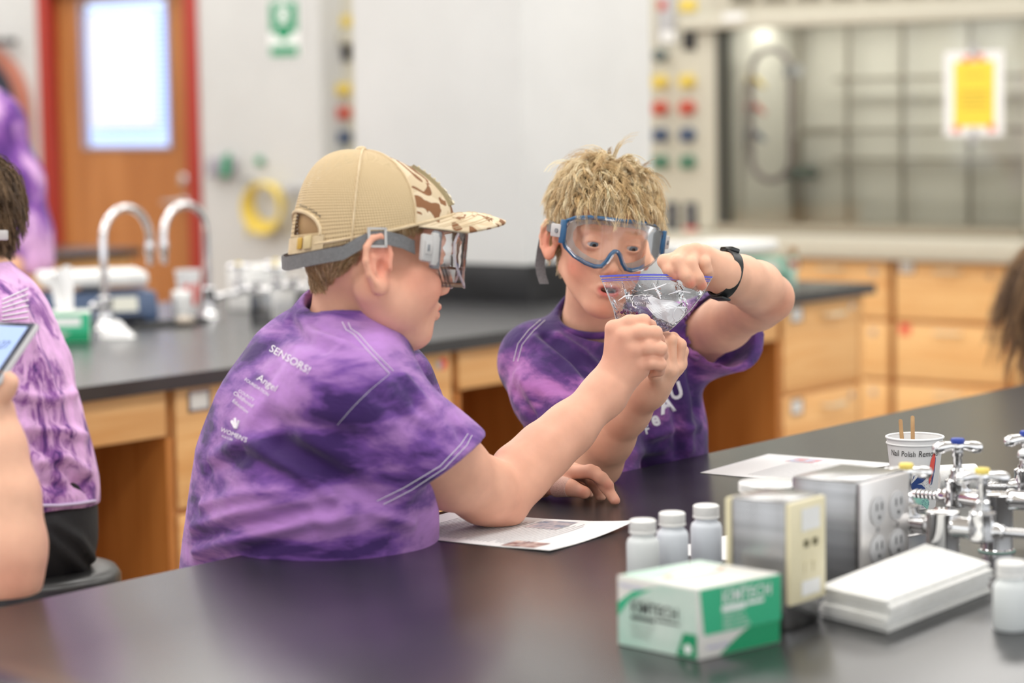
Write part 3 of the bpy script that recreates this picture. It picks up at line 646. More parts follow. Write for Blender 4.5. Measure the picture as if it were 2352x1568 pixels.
# ------------------------------------------------------------------ steel pedestal boxes
e = empty('data_outlet_box', (2.21, 1.37, TZ), 'steel pedestal box with cream data socket plates beside the wipes carton', 'outlet box')
bx0, bx1, by0, by1, bh = 2.172, 2.244, 1.333, 1.402, .141
obj('steel_body', MB().box((bx0, by0, TZ), (bx1, by1, TZ + bh)), M['steel'], e, bevel=.004)
def cream_plate(y, s):
    pl = obj('cover_plate', MB().box((bx0 - .001, min(y, y + s * .007), TZ + .028), (bx1 + .001, max(y, y + s * .007), TZ + bh - .002)), M['ivory'], e, bevel=.003)
    yy = y + s * .0075
    obj('label_strip', MB().box((bx0 + .020, min(yy, yy + s * .0006), TZ + .106), (bx0 + .058, max(yy, yy + s * .0006), TZ + .130)), M['white'], pl)
    obj('label_strip', MB().box((bx0 + .020, min(yy, yy + s * .0006), TZ + .036), (bx0 + .058, max(yy, yy + s * .0006), TZ + .052)), M['white'], pl)
    for x in (bx0 + .026, bx0 + .044):
        obj('data_socket', MB().box((x, min(yy, yy + s * .0006), TZ + .088), (x + .009, max(yy, yy + s * .0006), TZ + .096)), mat('socket_shadow', (.10, .085, .03), .6), pl)
    for x in (bx0 + .027, bx0 + .044):
        obj('blank_insert', MB().box((x, min(yy, yy + s * .0006), TZ + .060), (x + .010, max(yy, yy + s * .0006), TZ + .072)), M['ivory'], pl)
cream_plate(by0, -1); cream_plate(by1, 1)
e = empty('socket_box', (2.50, 1.45, TZ), 'steel pedestal box with four power sockets behind the folded towels', 'outlet box')
sx0, sx1, sy0, sy1, sh = 2.436, 2.553, 1.398, 1.487, .122
obj('steel_body', MB().box((sx0, sy0, TZ), (sx1, sy1, TZ + sh)), M['steel'], e, bevel=.004)
pl = obj('cover_plate', MB().box((sx0 + .001, sy0 - .006, TZ + .004), (sx1 - .001, sy0, TZ + sh - .002)), mat('plate_steel', (.72, .70, .69), .35, .75), e, bevel=.0035)
for x in (sx0 + .036, sx0 + .082):
    for z_ in (.038, .084):
        s_ = obj('socket', MB().lathe([(.0175, .006), (.0175, .0085), (.016, .0095)], (x, sy0, TZ + z_), (0, -1, 0), 28), mat('socket_grey', (.5, .5, .51), .45), pl, smooth=True)
        for dx in (-.006, .006):
            obj('socket_slot', MB().box((x + dx - .0012, sy0 - .0100, TZ + z_ + .000), (x + dx + .0012, sy0 - .0094, TZ + z_ + .009)), M['black'], s_)
        obj('socket_pin', MB().lathe([(.0025, 0), (.0025, .0005)], (x, sy0 - .0096, TZ + z_ - .008), (0, -1, 0), 10), M['black'], s_)
    obj('plate_screw', MB().lathe([(.0032, .0062), (.0032, .008)], (x, sy0, TZ + .061), (0, -1, 0), 12), M['chrome_soft'], pl)
# clear round tub behind the data box
e = empty('plastic_tub', onz(1776, 1312, TZ), 'clear round plastic tub behind the cream data box', 'tub')
M['clear'], N, L, B = new_mat('clear_plastic')
B.inputs['Base Color'].default_value = (.92, .93, .95, 1); B.inputs['Roughness'].default_value = .12; B.inputs['Alpha'].default_value = .35
tx, ty = [float(q) for q in onz(1776, 1312, TZ)[:2]]
obj('tub_wall', MB().lathe([(.034, .002), (.040, .097), (.0385, .097), (.0325, .003)], (tx, ty, TZ), EZ, 40), M['clear'], e, smooth=True)
obj('tub_base', MB().lathe([(.0325, .0008), (.0325, .003)], (tx, ty, TZ), EZ, 40), M['clear'], e)
for k in range(3):
    obj('rim_rib', MB().lathe([(.0402, .098 + .004 * k), (.0415, .0995 + .004 * k), (.0402, .101 + .004 * k)], (tx, ty, TZ), EZ, 40), M['white'], e, smooth=True)
obj('tub_lid', MB().lathe([(.0001, .1095), (.038, .1095), (.0405, .108)], (tx, ty, TZ), EZ, 40), M['clear'], e, smooth=True)
# ------------------------------------------------------------------ folded towels: every folded towel is its own thing
M['towel'] = noisy('paper_towel', (.80, .80, .77), (.86, .86, .84), 90, .9, bump=.3, bscale=300)
ta = onz(1886, 1418, TZ); tb = onz(2040, 1455, TZ); tcn = onz(2275, 1362, TZ); td = onz(2130, 1315, TZ)
for k in range(6):
    off = np.array([RND.uniform(-.003, .003), RND.uniform(-.003, .003), 0])
    th = .0058; z0 = TZ + .0008 + k * (th + .0002)
    a_, b_, c_, d_ = [np.array([*p[:2], 0]) + off for p in (ta, tb, tcn, td)]
    gu = np.array([0, .03, .2, .4, .6, .8, .97, 1]); n = len(gu); g = np.zeros((n, n, 3)); h_ = np.zeros((n, n))
    for i, s_ in enumerate(gu):
        for j, t_ in enumerate(gu):
            g[i, j] = (a_ * (1 - s_) + b_ * s_) * (1 - t_) + (d_ * (1 - s_) + c_ * s_) * t_
            lift = .0010 * math.sin(3.3 * t_ + k) * (k > 0) * s_ * 0 + (.004 * max(0, t_ - .8) * (k == 5))
            g[i, j, 2] = z0 + lift
            h_[i, j] = th * (.55 if (i in (0, n - 1) or j in (0, n - 1)) else 1.0)
    gt = g.copy(); gt[..., 2] += h_; gb = g.copy(); gb[..., 2] += .0
    mb = MB(); mb.grid(gt); mb.grid(gb)
    for i in range(n - 1):
        for (p0_, p1_) in (((i, 0), (i + 1, 0)), ((i, n - 1), (i + 1, n - 1)), ((0, i), (0, i + 1)), ((n - 1, i), (n - 1, i + 1))):
            mb.add([gb[p0_], gb[p1_], gt[p1_], gt[p0_]], [(0, 1, 2, 3)])
    t = obj('folded_towel', mb, M['towel'], smooth=True)
    set_props(t, ('', 'second', 'third', 'fourth', 'fifth', '')[k] + ' folded paper towel up from the bench in the white pile' if 0 < k < 5 else ('topmost folded white paper towel of the pile' if k == 5 else 'lowest folded white paper towel of the pile on the bench'), 'paper towel', 'pile of folded paper towels')
# ------------------------------------------------------------------ flowered paper cup with stir sticks
cp = onz(2101, 1163, TZ); cx_, cy_ = cp[0] + .0, cp[1]
ch, rt, rb = .098, .0392, .0285
e = empty('paper_cup', (cx_, cy_, TZ), 'white paper cup with navy flower print and handwriting', 'cup')
M['cup_white'] = mat('cup_paper', (.84, .84, .84), .5)
obj('cup_wall', MB().lathe([(rb, 0), (rt, ch), (rt - .0012, ch), (rb - .0012, .003), (0.0001, .003)], (cx_, cy_, TZ + .0003), EZ, 48), M['cup_white'], e, smooth=True)
obj('cup_rim', MB().tube([(cx_ + rt * math.cos(t_), cy_ + rt * math.sin(t_), TZ + ch) for t_ in [2 * math.pi * k / 48 for k in range(48)]], .0018, 8, close=True), M['cup_white'], e, smooth=True)
obj('cup_rim', MB().tube([(cx_ + (rt - .0004) * math.cos(t_), cy_ + (rt - .0004) * math.sin(t_), TZ + ch - .008) for t_ in [2 * math.pi * k / 48 for k in range(48)]], .0013, 8, close=True), M['cup_white'], e, smooth=True)
view = math.atan2(-cy_, -cx_)
def cup_pt(s_, w, k=.0004):
    """s_: metres to the right around the cup as seen from the camera, w: height share"""
    r_ = rb + (rt - rb) * w + k; a = view + s_ / .036
    return np.array([cx_ + r_ * math.cos(a), cy_ + r_ * math.sin(a), TZ + ch * w])
def cup_patch(name, pts, m, k=.0005):
    """polygon laid on the curved wall, as a fan"""
    P2 = np.array(pts); c0 = P2.mean(0); mb = MB(); n = len(P2); rings = 4
    for q in range(n):
        a0, a1 = P2[q], P2[(q + 1) % n]
        for r_ in range(rings):
            f0, f1 = r_ / rings, (r_ + 1) / rings
            mb.add([cup_pt(*(c0 + (a0 - c0) * f0), k), cup_pt(*(c0 + (a0 - c0) * f1), k), cup_pt(*(c0 + (a1 - c0) * f1), k), cup_pt(*(c0 + (a1 - c0) * f0), k)], [(0, 1, 2, 3)])
    me = bpy.data.meshes.new(name); me.from_pydata(mb.v, [], mb.f)
    return link_mesh(name, me, m, e)
M['cup_navy'] = mat('cup_navy', srgb(44, 72, 136), .5); M['cup_coral'] = mat('cup_coral', srgb(244, 96, 84), .5); M['cup_mint'] = mat('cup_mint', srgb(160, 222, 208), .5)
cup_patch('mint_shape', [(-.010, .0), (.024, .0), (.026, .10), (.020, .20), (.004, .22), (-.010, .24)], M['cup_mint'])
def petal(bx, bw, ang, ln, wd):
    pts = []
    for k in range(12):
        t_ = k / 12 * 2 * math.pi; a = .5 * ln * (1 - math.cos(t_)); b_ = wd * math.sin(t_) * (.5 + .5 * min(1, a / (ln * .5)))
        pts.append((bx + a * math.cos(ang) - b_ * math.sin(ang), bw + (a * math.sin(ang) + b_ * math.cos(ang)) / ch))
    return pts
for an, ln, wd in ((1.15, .030, .005), (.62, .032, .007), (-.55, .028, .009), (2.3, .026, .006), (3.4, .022, .006)):
    cup_patch('flower_petal', petal(-.006, .36, an, ln, wd), M['cup_navy'], .0008)
for an, ln, wd in ((1.45, .022, .0018), (.95, .022, .0018)):
    cup_patch('white_leaf', petal(-.005, .38, an, ln, wd), M['cup_white'], .0011)
cup_patch('coral_petal', petal(.023, .36, 1.45, .045, .0045), M['cup_coral'], .0007)
cup_patch('coral_petal', petal(.028, .35, 1.50, .040, .0025), M['cup_navy'], .0006)
dots = MB()
for k in range(170):
    s_, w = (RND.uniform(.010, .027), RND.uniform(.03, .42)) if k < 110 else (RND.uniform(-.034, -.020), RND.uniform(.36, .60))
    a_ = [cup_pt(s_ + dx, w + dy / ch, .0009) for dx, dy in ((0, 0), (.0009, .0003), (.0007, .0008), (-.0002, .0006))]
    dots.add(a_, [(0, 1, 2, 3)])
dt = obj('print_speckle', dots, M['cup_navy'], e, weld=False); dt['kind'] = 'stuff'
for word, s0 in (('Nail', -.0365), ('Polish', -.0185), ('Remover', .0045)):
    v, f = text_mesh(word, 1.0, 0, .12)
    k_ = .0135 if word != 'Polish' else .0125
    pts = [cup_pt(s0 + p[0] * k_ * .66, .765 + .9 * p[1] * k_ / ch, .0009) for p in v]
    me = bpy.data.meshes.new('handwriting'); me.from_pydata([tuple(p) for p in pts], [], f); link_mesh('handwriting', me, M['kim_ink'], e)
def stick(p0_, p1_, label):
    p0_, p1_ = np.asarray(p0_), np.asarray(p1_); t_ = p1_ - p0_; L_ = np.linalg.norm(t_); t_ /= L_
    w = np.array([math.sin(YAW), -math.cos(YAW), 0]); w -= t_ * (w @ t_); w /= np.linalg.norm(w); n = np.cross(w, t_)
    hw = .0028; pts = [p0_ - w * hw, p0_ + w * hw] + [p1_ - t_ * hw + w * hw * math.cos(a) + t_ * hw * math.sin(a) for a in [math.pi * k / 6 for k in range(7)]]
    s_ = obj('stir_stick', MB().prism([q - n * .0007 for q in pts], n * .0014), noisy('birch_stick', srgb(176, 136, 92), srgb(196, 158, 112), 40, .6), bevel=.0004)
    set_props(s_, label, 'stir stick', 'stir sticks in the cup')
stick(P(2082, 1150, 3.398), P(2068, 962, 3.392), 'wooden stir stick leaning in the paper cup')
stick(P(2098, 1152, 3.375), P(2096, 954, 3.37), 'taller upright wooden stir stick in the paper cup')
rl = onz(2195, 1128, TZ)
e = empty('paper_roll', (rl[0], rl[1], TZ), 'white paper roll lying behind the chrome taps', 'paper roll')
obj('roll', MB().lathe([(.006, -.03), (.019, -.03), (.0195, -.028), (.0195, .028), (.019, .03), (.006, .03)], (rl[0], rl[1], TZ + .0198), (.75, -.66, 0), 28), M['towel'], e, smooth=True)
obj('core', MB().lathe([(.0065, -.031), (.006, .031)], (rl[0], rl[1], TZ + .0198), (.75, -.66, 0), 16), M['ivory'], e, smooth=True)

# ------------------------------------------------------------------ chrome gas turrets
def chrome_tap(e, o, col, kind='gas', out=None, zc=.05, hs=1.0, rot=0.0):
    """a valve standing at o (centre of the branch) : body, bonnet, stem, lever handle, coloured button, hose nozzle"""
    o = np.asarray(o, float)
    obj('valve_body', MB().lathe([(.012, -.014), (.0160, -.011), (.0165, .004), (.0152, .016), (.0160, .017), (.0160, .021), (.0110, .023), (.0110, .027)], o, EZ, 24), M['chrome'], e, smooth=True)
    st = obj('valve_stem', MB().lathe([(.0090, .026), (.0090, .034), (.0056, .036), (.0056, .048 * hs), (.0075, .050 * hs), (.0075, .056 * hs)], o, EZ, 20), M['chrome'], e, smooth=True)
    h = .060 * hs
    ca, sa = math.cos(rot), math.sin(rot); hx = np.array([RGT[0], RGT[1], 0]); hx /= np.linalg.norm(hx)
    hx = np.array([hx[0] * ca - hx[1] * sa, hx[0] * sa + hx[1] * ca, 0])
    hm = MB().lathe([(.0062, h - .005), (.0082, h - .003), (.0082, h + .004), (.0062, h + .006)], o, EZ, 20)
    for s_ in (-1, 1):
        pts = [o + EZ * (h + dz) + hx * s_ * r_ for r_, dz in ((.004, .001), (.010, .0015), (.017, .0005), (.024, -.001), (.030, -.002), (.0325, -.0025))]
        rr = [.0058, .0060, .0074, .0080, .0062, .0014]
        hm.tube(pts, rr, 14)
    hd_ = obj('lever_handle', hm, M['chrome'], e, smooth=True)
    obj('button', MB().lathe([(.0082, h + .0045), (.0088, h + .0055), (.0088, h + .0100), (.0078, h + .0112), (.0001, h + .0116)], o, EZ, 24), M[col], hd_, smooth=True)
    if out is not None:
        out = np.asarray(out, float); out = out / np.linalg.norm(out)
        prof = [(.010, .004), (.0102, .018), (.0085, .021), (.0085, .026), (.0062, .027)]
        for k in range(6): prof += [(.0045, .028 + .0055 * k), (.0064, .0285 + .0055 * k), (.0048, .0325 + .0055 * k)]
        prof += [(.0036, .064), (.0028, .064)]
        obj('hose_nozzle', MB().lathe(prof, o - EZ * .001, out, 20), M['chrome'], e, smooth=True)
def turret(x, y, label, valves, h=.073, r=.0200):
    e = empty('gas_turret', (x, y, TZ), label, 'gas tap')
    obj('column', MB().lathe([(r * 1.08, .0), (r * 1.08, .003), (r, .004), (r, h - .004), (r * 1.04, h - .003), (r * 1.04, h - .001), (r * .95, h), (0.0001, h + .001)], (x, y, TZ), EZ, 36), M['chrome'], e, smooth=True)
    obj('base_ring', MB().lathe([(r * 1.16, 0), (r * 1.16, .0015), (r * 1.05, .002)], (x, y, TZ), EZ, 36), mat('gasket', srgb(120, 150, 140), .4), e, smooth=True)
    for (dx, dy, col, zb, hs, out, rot) in valves:
        p = np.array([x + dx, y + dy, TZ + zb]); c0 = np.array([x, y, TZ + zb])
        obj('branch', MB().lathe([(.0130, .014), (.0140, .019), (.0125, .024), (.0118, np.linalg.norm(p - c0))], c0, p - c0, 20), M['chrome'], e, smooth=True)
        chrome_tap(e, p, col, out=out, hs=hs, rot=rot)
    return e
turret(2.571, 1.358, 'chrome gas tap column with two yellow buttons beside the folded towels',
       [(.012, .056, 'yellow_pale', .052, 1.02, None, .05), (-.004, -.054, 'yellow_pale', .055, 1.05, (.25, -1, -.02), -.05)])
turret(2.723, 1.363, 'chrome gas tap column with a blue button behind the yellow ones',
       [(.014, .062, 'blue', .062, 1.05, (-.05, 1, 0), .05), (.01, -.058, 'yellow_pale', .066, 1.0, (.4, -1, 0), 0)])
turret(2.84, 1.33, 'chrome gas tap column standing farthest along the near bench', [(.0, .05, 'blue', .066, 1.0, (-.6, .8, 0), .3)], h=.085)

# ================================================================== THINGS ON THE SECOND BENCH
def gooseneck(xb, y, dirx, label):
    e = empty('sink_faucet', (xb, y, TZ), label, 'faucet')
    obj('base_bell', MB().lathe([(.030, 0), (.030, .004), (.024, .01), (.021, .04), (.019, .072), (.0215, .076), (.0215, .084), (.010, .088)], (xb, y, TZ), EZ, 28), M['chrome'], e, smooth=True)
    R_ = .083; pts = [(xb, y, TZ + .08), (xb, y, TZ + .15), (xb, y, TZ + .235)]
    cx0 = xb + dirx * R_
    for k in range(1, 13):
        a = math.pi * k / 13; pts.append((cx0 - dirx * R_ * math.cos(a), y, TZ + .235 + R_ * math.sin(a)))
    xt = xb + dirx * 2 * R_; pts += [(xt, y, TZ + .235), (xt, y, TZ + .21)]
    obj('spout', MB().tube(pts, .0098, 16), M['chrome'], e, smooth=True)
    obj('spout_tip', MB().lathe([(.0115, 0), (.0125, .01), (.0125, .025), (.0085, .035), (.0085, .06), (.006, .062)], (xt, y, TZ + .222), (0, 0, -1), 20), M['chrome'], e, smooth=True)
    obj('tap_lever', MB().tube([(xb, y, TZ + .055), (xb - .03 * dirx, y - .02, TZ + .062), (xb - .062 * dirx, y - .03, TZ + .066)], [.009, .008, .006], 12), M['chrome'], e, smooth=True)
    obj('tap_button', MB().sphere((xb - .07 * dirx, y - .033, TZ + .068), .011), M['chrome'], e, smooth=True)
gooseneck(4.344, 4.752, 1, 'chrome gooseneck faucet in front of the blue balance')
gooseneck(4.728, 4.752, -1, 'chrome gooseneck faucet beside the white paper cup')
# sink basin rim between the two faucets
e = empty('bench_sink', (4.53, 4.72, TZ), 'dark oval cup sink between the two gooseneck faucets', 'sink')
obj('sink_rim', MB().tube([(4.535 + .13 * math.cos(t_), 4.70 + .055 * math.sin(t_), TZ + .0053) for t_ in [2 * math.pi * k / 40 for k in range(40)]], .005, 8, close=True), M['epoxy_edge'], e, smooth=True)
obj('sink_bowl', MB().add([(4.535 + .127 * math.cos(t_), 4.70 + .053 * math.sin(t_), TZ + .0012) for t_ in [2 * math.pi * k / 40 for k in range(40)]], [tuple(range(40))]), M['epoxy_edge'], e)
def balance(x, y, rz, mbody, label, w=.30, h=.085):
    """platform balance: navy or teal body, white pan, grey display"""
    e = empty('balance_scale', (x, y, TZ), label, 'balance')
    ca, sa = math.cos(rz), math.sin(rz)
    ax, ay = np.array([ca, sa, 0]), np.array([-sa, ca, 0]); o = np.array([x, y, TZ])
    def q(a, b, c): return o + ax * a + ay * b + EZ * c
    prof = [(-.13, .006), (-.13, .03), (-.105, h), (.12, h), (.13, .006)]
    obj('body', MB().prism([q(-w / 2, b, c) for b, c in prof], ax * w), mbody, e, bevel=.008)
    obj('display', MB().prism([q(.02, b, c) for b, c in ((-.1285, .036), (-.1115, .074), (-.1125, .0745), (-.1295, .0365))], ax * .075), mat('lcd_grey', srgb(196, 196, 184), .35), e)
    obj('button_pad', MB().prism([q(.0, b, c) for b, c in ((-.1315, .012), (-.1315, .024), (-.1325, .024), (-.1325, .012))], ax * .11), M['black'], e)
    obj('pan_support', MB().lathe([(.03, h), (.03, h + .02)], q(-.01, .02, 0), EZ, 24), M['lgrey'], e, smooth=True)
    obj('weighing_pan', MB().obox(q(-.012, .01, h + .036), ax * .142, ay * .11, EZ * .019), M['white'], e, bevel=.012, seg=3)
    for s_ in (-1, 1):
        for t_ in (-1, 1): obj('foot', MB().lathe([(.012, 0), (.012, .01)], q(s_ * w * .4, t_ * .1, 0), EZ, 12), M['black'], e)
balance(4.50, 4.955, -.62, M['navy'], 'navy balance with white pan behind the left gooseneck faucet', w=.30)
tl = onz(1715, 648, TZ)
balance(6.46, 4.165, -.05, mat('teal_plastic', srgb(120, 172, 152), .45), 'teal green balance with white pan at the column end of the second bench', w=.30)
e = empty('cork_stopper', (6.58, 4.03, TZ), 'small brown stopper in a clear vial beside the teal balance', 'vial')
vx, vy = 6.545, 3.985
obj('vial', MB().lathe([(.012, .0), (.012, .085), (.009, .09)], (vx, vy, TZ), EZ, 20), mat('pale_green_glass', srgb(170, 200, 184), .15), e, smooth=True)
obj('stopper', MB().lathe([(.009, .09), (.0125, .115), (.011, .117)], (vx, vy, TZ), EZ, 20), mat('cork', srgb(150, 110, 66), .8), e, smooth=True)
obj('red_label', MB().lathe([(.0124, .055), (.0124, .075)], (vx, vy, TZ), EZ, 20), M['red'], e, smooth=True)
bx_ = obj('white_lid_box', MB().box((6.13, 4.15, TZ), (6.27, 4.30, TZ + .115)).box((6.12, 4.14, TZ + .115), (6.28, 4.31, TZ + .145)), M['white'], bevel=.006)
set_props(bx_, 'white lidded box between the column and the teal balance', 'box')
tb_, ct_ = wipes_box((3.985, 4.600), (.72, -.69), (.69, .72), .125, .10, .075, 'small green wipes carton with a tall tissue on the second bench', small=True)
def tissue(name, c, w, hh, label, lean=0.0, seed=1, flat=False):
    rr = random.Random(seed); n = 11; g = np.zeros((n, n, 3)); c = np.asarray(c, float)
    r_ = np.array([RGT[0], RGT[1], 0]); r_ /= np.linalg.norm(r_); f_ = np.array([r_[1], -r_[0], 0])
    for i in range(n):
        for j in range(n):
            s_, t_ = i / (n - 1) - .5, j / (n - 1)
            if flat:
                hgt = hh * (1 - (2 * abs(s_)) ** 2.2) * math.sin(math.pi * min(1, t_ * .9 + .1)) + .002
                g[i, j] = c + r_ * (s_ * w) + f_ * (w * .55 * (t_ - .5)) + EZ * (hgt * (1 + .25 * math.sin(9 * s_ + 5 * t_)))
            else:
                g[i, j] = c + r_ * (s_ * w * (.75 + .45 * t_) + lean * t_) + f_ * (.018 * math.sin(7 * s_ + 2 * t_) * t_) + EZ * (t_ * hh + .012 * math.sin(6 * s_) * t_)
    mb = MB(); mb.grid(g); g2 = g + f_ * .0008 - EZ * (.0008 if flat else 0); mb.grid(g2)
    o_ = obj(name, mb, M['paper'], smooth=True, weld=False); set_props(o_, label, 'tissue'); return o_
tissue('tall_tissue', ct_ + EZ * .002, .055, .10, 'white tissue standing up out of the small green carton', -.012)
cq = onz(252, 778, TZ)
tissue('crumpled_tissue', (cq[0] + .02, cq[1] - .01, TZ + .001), .085, .036, 'crumpled white tissue lying beside the small green carton', 0, 3, True)
def small_turret(x, y, label):
    return turret(x, y, label, [(.0, .07, 'yellow_pale', .075, 1.05, None, 0), (-.0, -.07, 'yellow_pale', .075, 1.05, (-.3, -1, 0), 0)], h=.098, r=.017)
small_turret(4.835, 4.67, 'chrome gas tap column beside the right gooseneck faucet')
small_turret(4.985, 4.67, 'chrome gas tap column behind the cap boy near the steel boxes')
def steel_box(x, y, label):
    e = empty('socket_box', (x, y, TZ), label, 'outlet box')
    obj('steel_body', MB().box((x - .045, y - .04, TZ), (x + .045, y + .04, TZ + .085)), M['steel'], e, bevel=.003)
    pl = obj('cover_plate', MB().box((x - .044, y - .046, TZ + .006), (x + .044, y - .04, TZ + .082)), mat('plate_satin', (.68, .67, .65), .4, .5), e, bevel=.002)
    for dx in (-.02, .02): obj('socket', MB().lathe([(.015, 0), (.015, .003)], (x + dx, y - .046, TZ + .044), (0, -1, 0), 16), M['lgrey'], pl, smooth=True)
steel_box(4.745, 4.53, 'steel socket box left of the pair near the chrome taps')
steel_box(4.875, 4.50, 'steel socket box next to the cap boy and chrome taps')
e = empty('paper_cup', (4.72, 4.9, TZ), 'white paper cup with coral print beside the right faucet', 'cup')
qx, qy = 4.78, 4.885
obj('cup_wall', MB().lathe([(.024, 0), (.036, .125), (.035, .125), (.023, .003), (.0001, .003)], (qx, qy, TZ), EZ, 32), M['cup_white'], e, smooth=True)
obj('cup_rim', MB().tube([(qx + .036 * math.cos(t_), qy + .036 * math.sin(t_), TZ + .125) for t_ in [2 * math.pi * k / 32 for k in range(32)]], .002, 8, close=True), M['cup_white'], e, smooth=True)
for an in (-2.5, -1.7): 
    obj('coral_print', MB().grid(np.array([[(qx + (.0252 + .012 * w / .125) * math.cos(an + da), qy + (.0252 + .012 * w / .125) * math.sin(an + da), TZ + w) for da in (-.25, -.1, .1, .25)] for w in (.03, .06, .09)])), M['cup_coral'], e)
e = empty('white_jar', (4.62, 4.72, TZ), 'short white jar with lid beside the navy balance', 'jar')
jx, jy = 4.668, 4.80
obj('jar', MB().lathe([(.022, 0), (.024, .004), (.024, .06)], (jx, jy, TZ), EZ, 24), M['white'], e, smooth=True)
obj('lid', MB().lathe([(.026, .058), (.026, .076), (.023, .079)], (jx, jy, TZ), EZ, 24), M['white'], e, smooth=True)
sc_ = onz(425, 748, TZ)
e = empty('weighing_scoop', (sc_[0], sc_[1], TZ), 'dark scoop with pale end lying in front of the navy balance', 'scoop')
obj('scoop_bowl', MB().sphere((sc_[0], sc_[1], TZ + .014), (.028, .014), 16, 8), mat('beige_scoop', srgb(176, 164, 150), .4), e, smooth=True)
obj('scoop_handle', MB().tube([(sc_[0] - .02, sc_[1] + .01, TZ + .012), (sc_[0] - .09, sc_[1] + .05, TZ + .008)], .007, 10), M['black'], e, smooth=True)
wb_ = obj('white_carton', MB().box((4.98, 4.83, TZ), (5.12, 4.93, TZ + .125)), M['white'], bevel=.003)
set_props(wb_, 'white carton standing behind the chrome taps on the second bench', 'carton')
